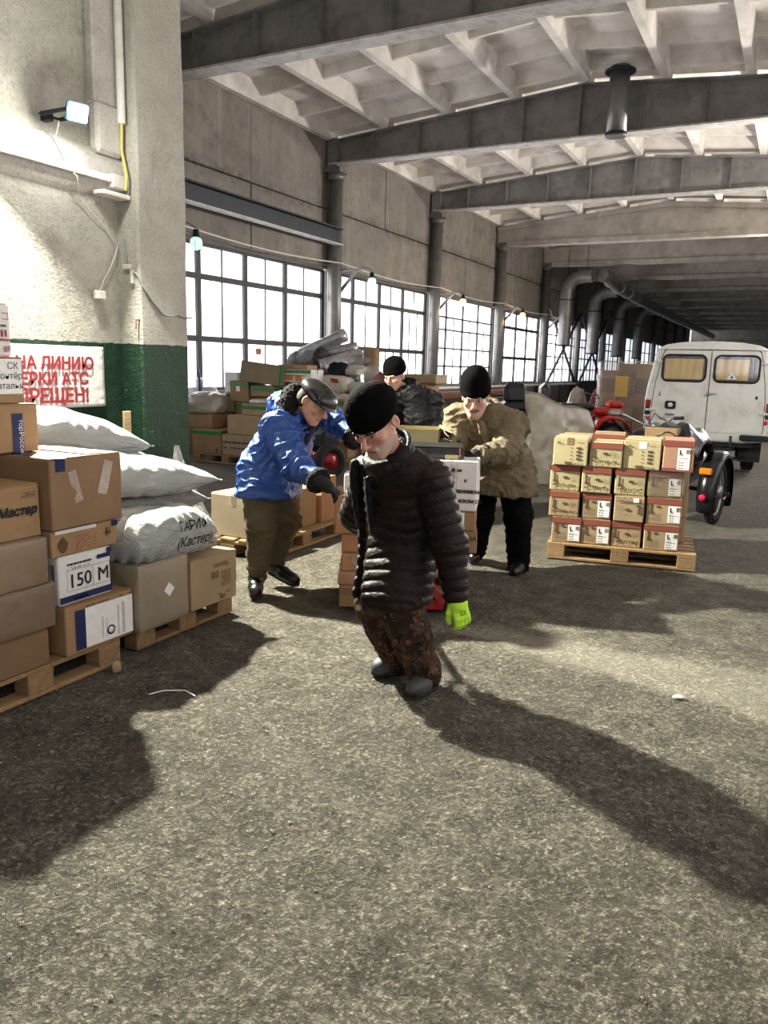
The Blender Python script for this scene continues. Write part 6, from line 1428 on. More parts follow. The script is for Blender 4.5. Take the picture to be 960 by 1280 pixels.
def head_tint(v, c, Q, s, base, stub=.6, red=.5):
    p = ((v-c)@Q)/s; x, y, z = p[:, 0], p[:, 1], p[:, 2]; T = np.tile(np.array(base), (len(v), 1))
    g = lambda cx, cy, cz, r: np.exp(-((np.abs(x)-cx)**2+(y-cy)**2+(z-cz)**2)/(r*r))
    def blend(w, col): nonlocal T; w = np.clip(w, 0, 1)[:, None]; T = T*(1-w)+np.array(col)*w
    n = fbm(v*60, 2, 3); hd = np.clip(1-np.abs(z)/.2, 0, 1)*(np.linalg.norm(p, axis=1) < .2)
    blend((g(0, .118, -.024, .018)+.8*g(.042, .07, -.02, .024)+.5*g(.08, -.01, 0, .03))*red, (.50, .17, .12))
    blend(stub*np.clip(1.2+.4*n, 0, 1)*np.clip((-.036-z)/.018, 0, 1)*np.clip((y+.015)/.03, 0, 1)*hd, (.40, .345, .325))
    blend(.85*np.exp(-((z+.0635)/.0075)**2-(x/.021)**4)*(y > .085), (.34, .12, .10))
    blend(.9*np.exp(-((z+.0635)/.0018)**2-(x/.024)**6)*(y > .08), (.10, .035, .03))
    blend(.45*g(.032, .085, .0, .016), (.24, .13, .11)); return T
def hand_sdf(S_, w, d, pn, s=1.0, curl=.5, side=1, spread=.12, fat=1.0):
    """wrist w, pointing along d, palm facing pn; side = +1 when the thumb lies on the d x pn side"""
    d = unit(d); pn = unit(np.array(pn)-d*np.dot(pn, d)); th = np.cross(d, pn)*side
    P = lambda a, b, c: np.array(w)+(d*a+th*b+pn*c)*s; f = fat*s
    S_.cone(P(-.02, 0, 0), P(.03, 0, 0), .027*f, .030*f, .01)
    for b in (-.026, -.008, .010, .026): S_.cone(P(.025, b*.7, 0), P(.088, b, 0), .017*f, .0125*f, .012)
    for b, L in ((.027, .072), (.009, .080), (-.010, .075), (-.028, .058)):
        p = P(.088, b, 0); a = .0; cur = d*1.0; q = p; r = .0102*f; bb = b
        for k, fr in enumerate((.45, .32, .23)):
            a += curl*(.75, .95, .6)[k]; dirv = d*math.cos(a)+pn*math.sin(a)+th*spread*(b/.03)*.5*(1-k*.3); q2 = q+unit(dirv)*L*fr*s; S_.cone(q, q2, r, r*.93, .004); q = q2; r *= .93
    q = P(.022, .026, .006); a = .7-curl*.25
    for k, L in enumerate((.042, .034, .027)):
        dirv = unit(d*math.cos(a)+th*math.sin(a)+pn*(.25+.35*curl+.25*k*curl)); q2 = q+dirv*L*s; S_.cone(q, q2, (.0145, .0122, .0108)[k]*f, (.0122, .0108, .0095)[k]*f, .006); q = q2; a -= .25+.25*curl

def person(label, J, skin=(.52, .30, .21), hs=1.08, h_body=.006, name='person'):
    """skin body: one continuous surface of head, neck, trunk, limbs and bare hands"""
    J = {k: np.array(v, float) for k, v in J.items()}; Q = frame(J['hf'], J['hu']); J['Q'] = Q; J['hs'] = hs
    keys = [k for k in ('head', 'neck', 'chest', 'pelvis', 'shL', 'shR', 'elL', 'elR', 'wrL', 'wrR', 'hipL', 'hipR', 'knL', 'knR', 'anL', 'anR', 'toL', 'toR') if k in J]
    S_ = Sdf([J[k] for k in keys], h_body, .2)
    head_sdf(S_, J['head'], Q, hs, True, float(J.get('wide', 1.0)))
    S_.cone(J['head']+Q@np.array([0, -.025, -.06])*hs, J['neck'], .052, .058, .03); S_.cone(J['neck'], J['chest'], .07, .12, .05); S_.cone(J['chest'], J['pelvis'], .12, .11, .05)
    for s in 'LR':
        S_.cone(J['neck'], J['sh'+s], .05, .048, .04); S_.cone(J['sh'+s], J['el'+s], .046, .037, .02); S_.cone(J['el'+s], J['wr'+s], .036, .026, .02)
        S_.cone(J['pelvis'], J['hip'+s], .10, .085, .04); S_.cone(J['hip'+s], J['kn'+s], .078, .05, .03); S_.cone(J['kn'+s], J['an'+s], .05, .034, .02); S_.cone(J['an'+s], J['an'+s]*.8+J['to'+s]*.2, .030, .024, .02)
        if 'hd'+s in J: hand_sdf(S_, J['wr'+s], J['hd'+s], J['pn'+s], .96, J.get('curl'+s, np.array(.5)).item(), int(J.get('side'+s, np.array(1)).item()), fat=.86)
    v, q = S_.mesh(); o = mesh_obj(name, v, q, 'skin', None, head_tint(v, J['head'], Q, hs, skin, float(J.get('stub', .5)), float(J.get('red', .5))))
    tag(o, label, 'person'); J['o'] = o
    P = lambda x, y, z: J['head']+Q@(np.array([x, y, z])*hs)
    for s in (-1, 1):
        m = MB(); c = P(s*.032*float(J.get('wide', 1.0)), .0795, .0055); n = 10
        m.lathe([(.0001, .0125*hs), (.005*hs, .0115*hs), (.0095*hs, .0085*hs), (.012*hs, .002*hs)], 14, Matrix(Q.tolist()) @ Matrix.Rotation(R(-90), 3, 'X') @ Matrix.Rotation(R(12), 3, 'X'), c); e = m.build('eye', M['eye_white'], o)
        m = MB(); m.lathe([(.0001, .0138*hs), (.0042*hs, .0132*hs), (.0052*hs, .0115*hs)], 12, Matrix(Q.tolist()) @ Matrix.Rotation(R(-90), 3, 'X') @ Matrix.Rotation(R(14), 3, 'X'), c); m.build('iris', M['iris'], e)
    return J
def brows(J, m='hair_grey', th=.005):
    Q, c, s = J['Q'], J['head'], J['hs']; P = lambda x, y, z: c+Q@(np.array([x, y, z])*s)
    for q in (-1, 1):
        S_ = Sdf([P(q*.012, .1, .022), P(q*.052, .08, .03)], .002, .03); w_ = float(J.get('wide', 1.0)); S_.chain([P(q*.015*w_, .0985, .0235), P(q*.034*w_, .0965, .0285), P(q*.050*w_, .084, .0235)], [th*.8*s, th*s, th*.5*s], .003)
        v, f = S_.mesh(); v = v+normals(v, f)*(.0018*fbm(v*220, 2, 3))[:, None]; mesh_obj('eyebrow', v, f, m, J['o'])
def moustache(J, m='hair_grey'):
    Q, c, s = J['Q'], J['head'], J['hs']; P = lambda x, y, z: c+Q@(np.array([x, y, z])*s); S_ = Sdf([P(-.04, .11, -.05), P(.04, .09, -.03)], .0022, .03)
    for q in (-1, 1): S_.chain([P(q*.002, .103, -.044), P(q*.018, .1, -.0475), P(q*.032, .088, -.058)], [.0085*s, .0085*s, .005*s], .004)
    v, f = S_.mesh(); v = v+normals(v, f)*(.0022*fbm(v*180, 2, 3))[:, None]; mesh_obj('moustache', v, f, m, J['o'])
def beanie(J, m='knit_black', low=.028, tall=.02, name='knit_hat', point=0.0):
    Q, c, s = J['Q'], J['head'], J['hs']; P = lambda x, y, z: c+Q@(np.array([x, y, z])*s); S_ = Sdf([c], .005, .24)
    S_.ell(P(0, -.014, .052+tall*.4), np.array((.092*J.get('wide', 1.0), .113, .092+tall))*s, Q, .02); S_.ell(P(0, -.016, .082+tall*.7), np.array((.084, .100, .056+tall*.5))*s, Q, .04)
    if point: S_.cone(P(0, -.02, .12), P(.0, -.03, .165+point), .05*s, .016*s, .05)
    S_.half(P(0, -.01, low+.004), -(Q@np.array([0, .16, 1.0])))
    v, f = S_.mesh(); n = normals(v, f); p = (v-c)@Q/s; ang = np.arctan2(p[:, 0], p[:, 1]); z = p[:, 2]+.16*p[:, 1]
    rib = .0012*np.sin(ang*70); cuff = .006*np.exp(-((z-(low+.025))/.022)**4); slouch = .006*fbm(v*9, 2, 7)
    o = mesh_obj(name, v+n*(rib+cuff+slouch)[:, None], f, m, J['o']); return o
def garment(name, m, J, build, h=.009, disp=None, keys=None, pad=.25):
    S_ = Sdf([J[k] for k in (keys or ('neck', 'chest', 'pelvis', 'shL', 'shR', 'elL', 'elR', 'wrL', 'wrR', 'hipL', 'hipR', 'knL', 'knR'))], h, pad); build(S_)
    v, f = S_.mesh()
    if disp is not None: v = disp(v, normals(v, f))
    return mesh_obj(name, v, f, m, J['o'])
def torso(S_, J, lat, w=.11, r=(.15, .165, .17), hem=None, k=.07):
    """lat: unit left-right axis of the trunk; r: radius at shoulders, belly, hem"""
    c, p, n = J['chest'], J['pelvis'], J['neck']; hm = J['hem'] if 'hem' in J else p+(p-c)*.25
    for q in (-1, 0, 1):
        a, b, e = n+(c-n)*.35+lat*q*w*.9, c+(p-c)*.35+lat*q*w, hm+lat*q*w*1.05
        S_.cone(a, b, r[0]*.86, r[0], k); S_.cone(b, p+lat*q*w, r[0], r[1], k); S_.cone(p+lat*q*w, e, r[1], r[2], k)
def sleeve(S_, J, s, r=(.095, .078, .068, .055), k=.04, ext=.0, puff=0):
    a, e, w = J['sh'+s], J['el'+s], J['wr'+s]; w2 = w+unit(w-e)*ext
    S_.cone(J['neck']+(a-J['neck'])*.5, a, r[0]*1.05, r[0], .06); S_.cone(a, e, r[0], r[1], k); S_.cone(e, w2, r[2]+.006, r[3], k)
def trousers(m, J, r=(.125, .105, .082, .072), seed=0, amp=.009, lam=.075, ext=.03, name='trousers'):
    def b(S_):
        S_.cone(J['pelvis'], J['hipL'], .14, .12, .05); S_.cone(J['pelvis'], J['hipR'], .14, .12, .05)
        for s in 'LR':
            S_.cone(J['hip'+s], J['kn'+s], r[0], r[1], .03); S_.cone(J['kn'+s], J['an'+s]+unit(J['an'+s]-J['kn'+s])*ext, r[2]+.008, r[3], .03)
    bones = [(J['hip'+s], J['kn'+s]) for s in 'LR']+[(J['kn'+s], J['an'+s]) for s in 'LR']
    return garment(name, m, J, b, .009, lambda v, n: folds(v, n, bones, amp, lam, seed), ('pelvis', 'hipL', 'hipR', 'knL', 'knR', 'anL', 'anR'))
def boots(m, J, L=.27, wid=.043, shaft=.10, name='boot', sole_h=.028, shaft_r=.052):
    for s in 'LR':
        an, to, he = J['an'+s], J['to'+s], J['he'+s]; f = unit(to-he); up = unit(J['kn'+s]-an); nrm = unit(np.cross(np.cross(f, V3(0, 0, 1)), f)); lat = np.cross(f, nrm)
        S_ = Sdf([an, to, he, an+up*shaft], .005, .1)
        S_.cone(he+f*.035+nrm*.045, he+f*.13+nrm*.045, .040, .044, .02); S_.cone(he+f*.13+nrm*.042, to-f*.045+nrm*.036, .046, .038, .02); S_.cone(he+f*.15+nrm*.038+lat*.012, to-f*.06+nrm*.034+lat*.010, .04, .033, .02); S_.cone(he+f*.15+nrm*.038-lat*.012, to-f*.06+nrm*.034-lat*.010, .04, .033, .02)
        S_.cone(he+f*.06+nrm*.055, an, .048, .052, .03); S_.cone(an, an+up*shaft, .054, shaft_r, .03); S_.half(he+nrm*.012, -nrm, .006); S_.half(an+up*shaft, up, .006)
        v, q = S_.mesh(); n = normals(v, q); v = v+n*(.0025*fbm(v*22, 2, 4)+.003*(1-np.abs(np.sin(((v-an)@up)*70)))*np.exp(-(((v-an)@up)/.035)**2))[:, None]; b = mesh_obj(name, v, q, m, J['o'])
        S_ = Sdf([to, he], .005, .08)
        for q2 in (-.018, .018): S_.cone(he+f*.035+lat*q2*.7+nrm*.012, he+f*.13+lat*q2*.8+nrm*.012, .034, .032, .01); S_.cone(he+f*.13+lat*q2*.8+nrm*.012, to-f*.042+lat*q2*.8+nrm*.012, .034, .030, .01)
        S_.half(he+nrm*.016, nrm, .002); S_.half(he-nrm*.004, -nrm, .002); v, q = S_.mesh(); mesh_obj('sole', v, q, 'sole', b)
def glove(m, J, s, fat=1.12, cuff=.05, name='glove', sc=1.0):
    w, d, pn = J['wr'+s], unit(J['hd'+s]), J['pn'+s]; S_ = Sdf([w-d*.1, w+d*.2], .0042, .1)
    hand_sdf(S_, w, d, pn, sc, J.get('curl'+s, np.array(.5)).item(), int(J.get('side'+s, np.array(1)).item()), fat=fat); S_.cone(w-d*cuff, w+d*.02, .040*fat, .036*fat, .015)
    v, q = S_.mesh(); v = v+normals(v, q)*(.0012*fbm(v*60, 2, 5))[:, None]; return mesh_obj(name, v, q, m, J['o'])
def ring(name, m, J, pts, r, h=.007, amp=.006, fq=70, closed=True, k=.02):
    S_ = Sdf(pts, h, max(r) if isinstance(r, (list, tuple)) else r+.08); P = list(pts)+([pts[0]] if closed else []); rr = r if isinstance(r, (list, tuple)) else [r]*len(P)
    if closed and isinstance(r, (list, tuple)): rr = list(r)+[r[0]]
    S_.chain([np.array(p) for p in P], rr, k); v, q = S_.mesh(); v = v+normals(v, q)*(amp*fbm(v*fq, 2, 6))[:, None]; return mesh_obj(name, v, q, m, J['o'])
def circle(c, n, r1, r2, x, N=14, a0=0.0, a1=2*math.pi):
    n = unit(n); x = unit(np.array(x)-n*np.dot(x, n)); y = np.cross(n, x); K = N if a1-a0 > 6.2 else N+1
    return [np.array(c)+x*r1*math.cos(a0+(a1-a0)*i/N)+y*r2*math.sin(a0+(a1-a0)*i/N) for i in range(K)]

LAPEL = [(-1.690, 3.486, 1.311), (-1.629, 3.366, 1.245), (-1.605, 3.246, 1.158), (-1.620, 3.175, 1.075), (-1.670, 3.173, 0.973), (-1.714, 3.196, 0.862)]
LAPER = [(-1.976, 3.466, 1.263), (-1.938, 3.348, 1.154), (-1.902, 3.290, 1.004), (-1.877, 3.292, 0.847), (-1.860, 3.333, 0.671)]
JA = dict(head=(-1.694, 3.191, 1.334), neck=(-1.691, 3.379, 1.131), chest=(-1.672, 3.472, 0.983), pelvis=(-1.723, 3.530, 0.734), hem=(-1.671, 3.363, 0.462), shL=(-1.494, 3.398, 1.068), elL=(-1.394, 3.408, 0.758), wrL=(-1.329, 3.367, 0.516), shR=(-1.869, 3.500, 1.055), elR=(-2.026, 3.622, 0.820), wrR=(-2.130, 3.778, 0.839), hipL=(-1.622, 3.536, 0.733), hipR=(-1.782, 3.566, 0.720), knL=(-1.615, 3.341, 0.439), knR=(-1.786, 3.430, 0.409), anL=(-1.515, 3.434, 0.091), anR=(-1.734, 3.547, 0.078), toL=(-1.501, 3.243, 0.021), heL=(-1.492, 3.503, -0.015), toR=(-1.809, 3.413, 0.006), heR=(-1.694, 3.586, 0.001), hf=(-0.063, -0.797, -0.600), hu=(-0.138, -0.476, 0.780), lat=(0.968, -0.177, 0.000))
JB = dict(head=(-2.916, 4.577, 1.338), neck=(-3.080, 4.629, 1.223), chest=(-3.145, 4.587, 1.076), pelvis=(-3.256, 4.550, 0.844), hem=(-3.225, 4.497, 0.681), shR=(-3.098, 4.422, 1.156), elR=(-2.878, 4.328, 0.931), wrR=(-2.621, 4.257, 0.835), shL=(-3.101, 4.827, 1.236), elL=(-2.889, 4.834, 1.190), wrL=(-2.625, 4.718, 1.079), hipR=(-3.279, 4.467, 0.828), hipL=(-3.240, 4.645, 0.823), knR=(-3.180, 4.330, 0.483), knL=(-3.127, 4.544, 0.500), anR=(-3.213, 4.327, 0.113), anL=(-3.228, 4.559, 0.166), toR=(-3.114, 4.174, 0.012), heR=(-3.245, 4.369, 0.064), toL=(-2.980, 4.500, 0.038), heL=(-3.275, 4.566, 0.097), hf=(0.832, -0.044, -0.550), hu=(0.469, 0.072, 0.840), lat=(0.007, 0.993, 0.000))
JC = dict(head=(-2.106, 5.529, 1.381), neck=(-2.095, 5.688, 1.239), chest=(-2.068, 5.779, 1.063), pelvis=(-2.053, 5.962, 0.808), hem=(-1.996, 5.885, 0.629), shR=(-2.270, 5.637, 1.208), elR=(-2.272, 5.560, 1.065), wrR=(-2.240, 5.364, 1.034), shL=(-1.884, 5.714, 1.177), elL=(-1.850, 5.532, 0.989), wrL=(-1.980, 5.282, 0.989), hipR=(-2.160, 5.965, 0.760), hipL=(-1.940, 5.990, 0.776), knR=(-2.144, 5.858, 0.430), knL=(-1.841, 5.905, 0.456), anR=(-2.257, 6.072, 0.088), anL=(-1.848, 6.002, 0.063), toR=(-2.215, 5.938, 0.005), heR=(-2.284, 6.186, 0.048), toL=(-1.816, 5.795, -0.018), heL=(-1.838, 6.064, 0.011), hf=(0.265, -0.909, -0.320), hu=(0.067, -0.348, 0.930), lat=(0.982, 0.168, 0.000))
JD = dict(head=(-3.626, 7.206, 1.487), neck=(-3.576, 7.316, 1.343), chest=(-3.497, 7.375, 1.157), pelvis=(-3.471, 7.439, 0.857), hem=(-3.435, 7.403, 0.594), shR=(-3.666, 7.211, 1.228), elR=(-3.678, 7.071, 0.974), wrR=(-3.472, 6.856, 0.803), shL=(-3.330, 7.500, 1.234), elL=(-3.232, 7.408, 0.940), wrL=(-3.230, 7.084, 0.754), hipR=(-3.556, 7.388, 0.821), hipL=(-3.399, 7.526, 0.822), knR=(-3.571, 7.419, 0.480), knL=(-3.371, 7.499, 0.480), anR=(-3.581, 7.459, 0.090), anL=(-3.361, 7.539, 0.090), toR=(-3.601, 7.279, 0.010), toL=(-3.351, 7.359, 0.010), heR=(-3.581, 7.529, 0.000), heL=(-3.361, 7.609, 0.000), hf=(-0.038, -0.975, -0.220), hu=(-0.024, -0.215, 0.970), lat=(0.992, 0.038, 0.000))
JE = dict(head=(-4.171, 7.976, 1.309), neck=(-4.172, 8.064, 1.190), chest=(-4.178, 8.144, 1.040), pelvis=(-4.248, 8.337, 0.772), hem=(-4.190, 8.243, 0.450), shR=(-4.308, 8.031, 1.093), elR=(-4.274, 7.882, 0.846), wrR=(-4.104, 7.708, 0.689), shL=(-4.044, 8.225, 1.099), elL=(-3.940, 8.113, 0.853), wrL=(-3.920, 7.860, 0.690), hipR=(-4.338, 8.337, 0.742), hipL=(-4.158, 8.377, 0.742), knR=(-4.348, 8.297, 0.460), knL=(-4.148, 8.367, 0.460), anR=(-4.348, 8.357, 0.090), anL=(-4.148, 8.417, 0.090), toR=(-4.368, 8.177, 0.010), toL=(-4.138, 8.237, 0.010), heR=(-4.348, 8.427, 0.000), heL=(-4.148, 8.487, 0.000), hf=(0.076, -0.804, -0.600), hu=(0.140, -0.490, 0.800), lat=(0.982, 0.168, 0.000))

CH = lambda r, u, f: np.array([LRt.x*r+LF.x*f, LRt.y*r+LF.y*f, u])      # right, up, away as seen from the viewer's side of the hall
# ---- the man in front: brown down jacket, camouflage trousers, lime glove
JA.update(hdL=CH(.30, -.93, -.12), pnL=CH(-.35, -.05, .93), curlL=.55, sideL=-1, hdR=CH(.05, -.80, -.35), pnR=CH(.55, -.2, .6), curlR=1.25, sideR=1, stub=.75, red=.8, wide=1.10)
JA = person('man in black knit hat, brown quilted jacket and camouflage trousers, hauling the loaded truck', JA, (.53, .30, .225), 1.16, .0048)
A = JA; lat = A['lat']; fwd = np.cross(V3(0, 0, 1), lat)*-1; fwd = fwd if fwd@CH(-.6, 0, -.8) > 0 else -fwd
bonesA = [(A['neck'], A['pelvis']), (A['pelvis'], A['hem']), (A['shL'], A['elL']), (A['elL'], A['wrL']), (A['shR'], A['elR']), (A['elR'], A['wrR'])]
def bA(S_):
    torso(S_, A, lat, .060, (.140, .148, .148)); sleeve(S_, A, 'L', (.092, .088, .078, .058), .025, ext=-.015); sleeve(S_, A, 'R', (.10, .085, .07, .055), ext=-.02)
    up = unit(A['neck']-A['pelvis']); S_.half(A['hem'], -unit(V3(0, 0, 1)+fwd*.1), .01)
    # open front: a slot along the zip
    for t in np.linspace(-.25, 1.35, 30): pc = A['neck']*(1-t)+A['pelvis']*t if t < 1 else A['pelvis']+(A['hem']-A['pelvis'])*(t-1)/.33; S_.ell(pc+fwd*.22-lat*(.112+.002*t), (.062-.012*t, .15, .05), np.stack([lat, fwd, np.cross(lat, fwd)], 1), .012, True)
garment('down_jacket', 'down_brown', A, bA, .0075, lambda v, n: quilt(v, n, bonesA, .010, .056, 2))
def bAi(S_):
    for q in (-1, 0, 1): S_.cone(A['neck']+lat*q*.05, A['pelvis']+lat*q*.065, .092, .116, .06); S_.cone(A['pelvis']+lat*q*.065, A['hem']+lat*q*.065, .116, .108, .06)
    S_.half(A['hem']-V3(0, 0, .10), V3(0, 0, -1), .01)
garment('camouflage_jacket', 'camouflage', A, bAi, .009, lambda v, n: folds(v, n, bonesA[:2], .008, .09, 4))
fc = [A['neck']*(1-t)+A['pelvis']*t+fwd*(.155+.012*math.sin(t*3)) for t in np.linspace(.02, 1.12, 9)]
ring('jacket_zip', 'steel', A, [p-lat*.062+fwd*.000 for p in fc[1:]], .005, .004, .0, 60, False)
def bAc(S_):
    ax = unit(A['head']*.45+A['neck']*.55-A['chest']*.25-A['neck']*.75+V3(0, 0, .04)); b = A['neck']-ax*.035+fwd*.012; t = b+ax*.155
    S_.cone(b, t, .132, .124, 0); S_.cone(b-ax*.1, t+ax*.12, .094, .102, 0, True); S_.half(t-ax*.0, ax+fwd*.25, .012); S_.half(b-ax*.03, -ax, .01)
    S_.ell(b+fwd*.15-lat*.045, (.030, .12, .2), np.stack([lat, fwd, ax], 1), .015, True)
garment('jacket_collar', 'coat_black', A, bAc, .006, lambda v, n: v+n*(.006*fbm(v*20, 2, 3))[:, None], ('neck', 'head'))
ring('jacket_edge', 'coat_black', A, [p-lat*.046-fwd*.010 for p in fc[1:]], .013, .005, .002, 25, False, .02)
ring('jacket_edge', 'coat_black', A, [p-lat*.182-fwd*.075 for p in fc[:8]], [.022, .026, .026, .024, .022, .018, .016, .012], .006, .003, 18, False, .03)
def bAv(S_):
    for q in (-1, 0, 1): S_.cone(A['neck']+lat*q*.045+fwd*.012, A['neck']*.25+A['chest']*.75+lat*q*.055+fwd*.012, .094, .098, .05)
garment('vest', 'down_brown', A, bAv, .008, lambda v, n: folds(v, n, bonesA[:1], .006, .07, 6), ('neck', 'chest'))
ring('inner_collar', 'down_brown', A, circle(A['neck']*.70+A['head']*.30+fwd*.012+V3(0, 0, -.012), unit(A['head']-A['neck']), .078, .088, lat, 12), .036, .006, .005, 24)
trousers('camouflage', A, (.098, .108, .110, .080), 3, .012, .085, .025); boots('boot_grey', A, shaft=.12, shaft_r=.062)
g = glove('glove_lime', A, 'L', 1.22, .05, sc=1.06); glove('glove_black', A, 'R', 1.2, .06)
def glove_badge(o, J, s):
    w, d, pn = J['wr'+s], unit(J['hd'+s]), unit(J['pn'+s]-unit(J['hd'+s])*(J['pn'+s]@unit(J['hd'+s]))); th = np.cross(d, pn)
    Bm = Matrix((tuple(th), tuple(-d), tuple(-pn))).transposed().to_4x4(); Bm.translation = Vector(w+d*.068-pn*.0275)
    mb = MB()
    for u, v, a, b in ((-.014, -.014, .028, .003), (-.014, .011, .028, .003), (-.014, -.014, .003, .028), (.011, -.014, .003, .028), (-.008, -.008, .005, .005), (.003, .002, .006, .004), (-.006, .003, .004, .006), (.002, -.008, .006, .004)): mb.quad([(u, v, 0), (u+a, v, 0), (u+a, v+b, 0), (u, v+b, 0)])
    b = mb.build('glove_badge', M['ink'], o); b.matrix_local = Bm
glove_badge(g, A, 'L')
brows(A, 'hair_dark', .0062); beanie(A, 'knit_black', .030, .010)
# ---- the man in blue on the left
JB.update(hdR=CH(.80, -.52, -.10), pnR=CH(-.35, -.85, .2), curlR=.75, sideR=1, hdL=CH(.7, -.5, .3), pnL=CH(-.2, -.9, 0), curlL=.4, sideL=-1, stub=.12, red=.5)
JB = person('man in bright blue coat, leather cap and olive trousers, leaning toward the truck load', JB, (.54, .30, .215), 1.12, .006)
B = JB; lat = B['lat']; fwd = CH(.86, 0, -.5)
bonesB = [(B['neck'], B['pelvis']), (B['pelvis'], B['hem']), (B['shL'], B['elL']), (B['elL'], B['wrL']), (B['shR'], B['elR']), (B['elR'], B['wrR'])]
def bB(S_):
    torso(S_, B, lat, .075, (.150, .168, .185)); sleeve(S_, B, 'L', (.10, .085, .075, .065), ext=-.085); sleeve(S_, B, 'R', (.105, .09, .078, .066), ext=-.085); S_.half(B['hem'], V3(0, 0, -1), .012)
garment('winter_coat', 'coat_blue', B, bB, .008, lambda v, n: folds(v, n, bonesB, .016, .075, 5, 1.8))
def bBh(S_):
    c = B['neck']-fwd*.10+V3(0, 0, .045); S_.ell(c, (.14, .13, .10), None, .05); S_.ell(c+fwd*.02+V3(0, 0, .07)-lat*.03, (.11, .12, .07), None, .05); S_.cone(c+V3(0, 0, .02)-lat*.12+fwd*.05, c+lat*.10+V3(0, 0, .02)+fwd*.05, .07, .07, .05); S_.ell(B['head']+V3(0, 0, -.01), (.115, .115, .14), None, .02, True)
garment('hood', 'coat_blue', B, bBh, .008, lambda v, n: folds(v, n, [(B['neck']-fwd*.3, B['neck']+fwd*.2)], .013, .06, 9), ('neck', 'head'))
cB = circle(B['neck']*.52+B['head']*.48-fwd*.045, unit(B['head']-B['neck']+fwd*.2), .118, .125, lat, 14); ring('fur_collar', 'fur_black', B, cB, .060, .006, .012, 70)
for s in 'LR':
    ax = unit(B['wr'+s]-B['el'+s]); ring('fur_cuff', 'fur_black', B, circle(B['wr'+s]-ax*.065, ax, .048, .048, V3(0, 0, 1), 10), .036, .006, .010, 80)
    glove('glove_black', B, s, 1.15, .06)
pz = [B['neck']*(1-t)+B['pelvis']*t+fwd*(.165)+lat*.0 for t in np.linspace(.1, 1.1, 8)]; ring('coat_placket', 'coat_navy', B, pz, .026, .006, .003, 30, False)
for a in (.30, .55):
    c = B['pelvis']-lat*.175+fwd*(.0+.12*(a-.3)/.25)+V3(0, 0, -.02); ring('pocket_flap', 'coat_blue' if a < .5 else 'coat_blue', B, [c-fwd*.05+V3(0, 0, -.05), c+fwd*.04+V3(0, 0, .07)], .014, .005, .002, 40, False)
trousers('trousers_olive', B, (.122, .108, .092, .070), 8, .013, .075, -.05)
q = B['hipR']*.45+B['knR']*.55; ring('cargo_pocket', 'trousers_olive', B, [q-lat*.085+V3(0, 0, .07), q-lat*.09-V3(0, 0, .08)], .055, .007, .006, 25, False)
boots('boot_black', B, shaft=.20)
# leather flat cap
Q, c, s = B['Q'], B['head'], B['hs']; PB = lambda x, y, z: c+Q@(np.array([x, y, z])*s); S_ = Sdf([c], .0045, .24)
S_.ell(PB(0, -.005, .070), np.array((.104, .125, .062))*s, Q, .03); S_.ell(PB(0, .055, .058), np.array((.098, .085, .046))*s, Q, .03); S_.ell(PB(0, .098, .036), np.array((.082, .058, .016))*s, Q, .02); S_.half(PB(0, 0, .022), -(Q@np.array([0, -.08, 1.0])))
v, f = S_.mesh(); n = normals(v, f); p = (v-c)@Q/s; v = v-n*(.0035*np.exp(-(p[:, 0]/.004)**2)+.003*np.exp(-((p[:, 1]-.035-.4*p[:, 0]**2/.1)/.004)**2))[:, None]; mesh_obj('leather_cap', v, f, 'leather_black', B['o'])
brows(B, 'hair_dark', .004); S_ = Sdf([c], .004, .2); S_.ell(PB(0, -.045, .0), np.array((.083, .068, .075))*s, Q, .01); v, f = S_.mesh(); mesh_obj('hair', v+normals(v, f)*(.002*fbm(v*150, 2, 4))[:, None], f, 'hair_dark', B['o'])
# ---- the man in khaki on the right
JC.update(hdR=CH(-.25, -.45, -.80), pnR=CH(.1, -.9, .3), curlR=.5, sideR=1, hdL=CH(-.80, -.22, -.45), pnL=CH(-.1, -1, 0), curlL=.45, sideL=-1, stub=.25, red=.6)
JC = person('moustached man in a black knit hat and khaki coat, pushing the truck load from behind', JC, (.52, .30, .22), 1.16, .006)
C_ = JC; lat = C_['lat']; fwd = CH(-.28, 0, -.96)
bonesC = [(C_['neck'], C_['pelvis']), (C_['pelvis'], C_['hem']), (C_['shL'], C_['elL']), (C_['elL'], C_['wrL']), (C_['shR'], C_['elR']), (C_['elR'], C_['wrR'])]
def bC(S_):
    torso(S_, C_, lat, .095, (.155, .180, .195)); sleeve(S_, C_, 'L', (.115, .10, .085, .062), ext=-.03); sleeve(S_, C_, 'R', (.11, .09, .08, .066), ext=-.03); S_.half(C_['hem'], V3(0, 0, -1), .012)
garment('winter_coat', 'coat_khaki', C_, bC, .008, lambda v, n: folds(v, n, bonesC, .017, .085, 11, 1.6))
ring('coat_collar', 'coat_khaki', C_, circle(C_['neck']+V3(0, 0, .02)+fwd*.01, unit(C_['head']-C_['neck']), .125, .115, lat, 14), .034, .006, .006, 25); ring('scarf', 'coat_black', C_, circle(C_['neck']+V3(0, 0, .035)+fwd*.02, unit(C_['head']-C_['neck']), .078, .085, lat, 12), .03, .006, .006, 30)
pz = [C_['neck']*(1-t)+C_['pelvis']*t+fwd*.185 for t in np.linspace(.12, 1.1, 8)]; ring('coat_placket', 'coat_khaki', C_, pz, .028, .006, .003, 30, False)
for sg in (-1, 1): c = C_['pelvis']+lat*sg*.17+fwd*.17+V3(0, 0, -.02); ring('pocket_flap', 'coat_khaki', C_, [c-lat*.07+V3(0, 0, .01), c+lat*.07+V3(0, 0, -.01)], .022, .006, .003, 40, False)
for s in 'LR': glove('glove_black', C_, s, 1.2, .03)
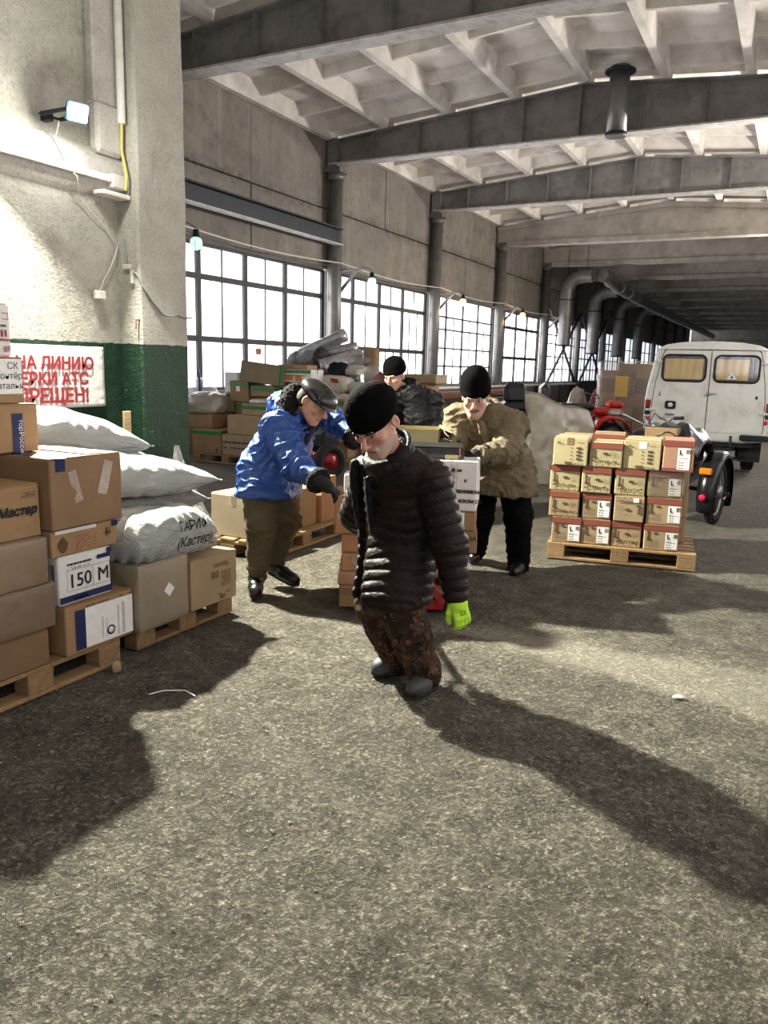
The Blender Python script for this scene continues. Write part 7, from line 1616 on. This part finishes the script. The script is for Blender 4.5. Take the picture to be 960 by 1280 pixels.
for s in 'LR': ax = unit(C_['wr'+s]-C_['el'+s]); ring('sleeve_cuff', 'coat_black', C_, circle(C_['wr'+s]-ax*.075, ax, .046, .046, V3(0, 0, 1), 10), .022, .006, .004, 60)
trousers('trousers_black', C_, (.125, .115, .10, .088), 13, .010, .09, .02); boots('boot_black', C_, shaft=.10); brows(C_, 'hair_grey', .0055); moustache(C_, 'moustache_grey'); beanie(C_, 'knit_black', .026, .045)
# ---- the dark-coated man and the one in the maroon hat behind
for J, nm, lab, coat, hat, kw in ((JD, 'D', 'man in a black knit hat and dark padded coat standing behind the truck, looking down', 'coat_black', 'knit_black', dict(low=.03, tall=.025)), (JE, 'E', 'person in a pointed maroon knit hat, nearly hidden behind the front man', 'coat_grey', 'knit_maroon', dict(low=.02, tall=.02, point=.03))):
    J.update(hdR=CH(.3, -.5, -.7), pnR=CH(.1, -.9, .3), curlR=.6, sideR=1, hdL=CH(-.5, -.4, -.6), pnL=CH(-.1, -1, 0), curlL=.6, sideL=-1, stub=.25, red=.5)
    J = person(lab, J, (.50, .30, .22), 1.14, .0075); lat = J['lat']; fwd = CH(-.42, 0, -.9)
    bn = [(J['neck'], J['pelvis']), (J['pelvis'], J['hem']), (J['shL'], J['elL']), (J['elL'], J['wrL']), (J['shR'], J['elR']), (J['elR'], J['wrR'])]
    def bD(S_): torso(S_, J, lat, .085, (.150, .165, .175)); sleeve(S_, J, 'L', (.11, .09, .08, .062), ext=-.02); sleeve(S_, J, 'R', (.11, .09, .08, .062), ext=-.02); S_.half(J['hem'], V3(0, 0, -1), .012)
    garment('padded_coat', coat, J, bD, .010, lambda v, n: folds(v, n, bn, .014, .07, 21))
    ring('coat_collar', coat, J, circle(J['neck']+V3(0, 0, .03)+fwd*.0, unit(J['head']-J['neck']), .115, .11, lat, 12), .042, .008, .008, 30)
    if nm == 'D': ring('hood', coat, J, [J['neck']-fwd*.09+lat*a+V3(0, 0, .05-.5*abs(a)**2*4) for a in (-.13, -.07, 0, .07, .13)], [.05, .075, .085, .075, .05], .008, .008, 20, False)
    for s in 'LR': glove('glove_black', J, s, 1.15, .05)
    trousers('trousers_black', J, (.12, .105, .092, .082), 23, .008, .09, .02); boots('boot_black', J, shaft=.10); beanie(J, hat, **kw)
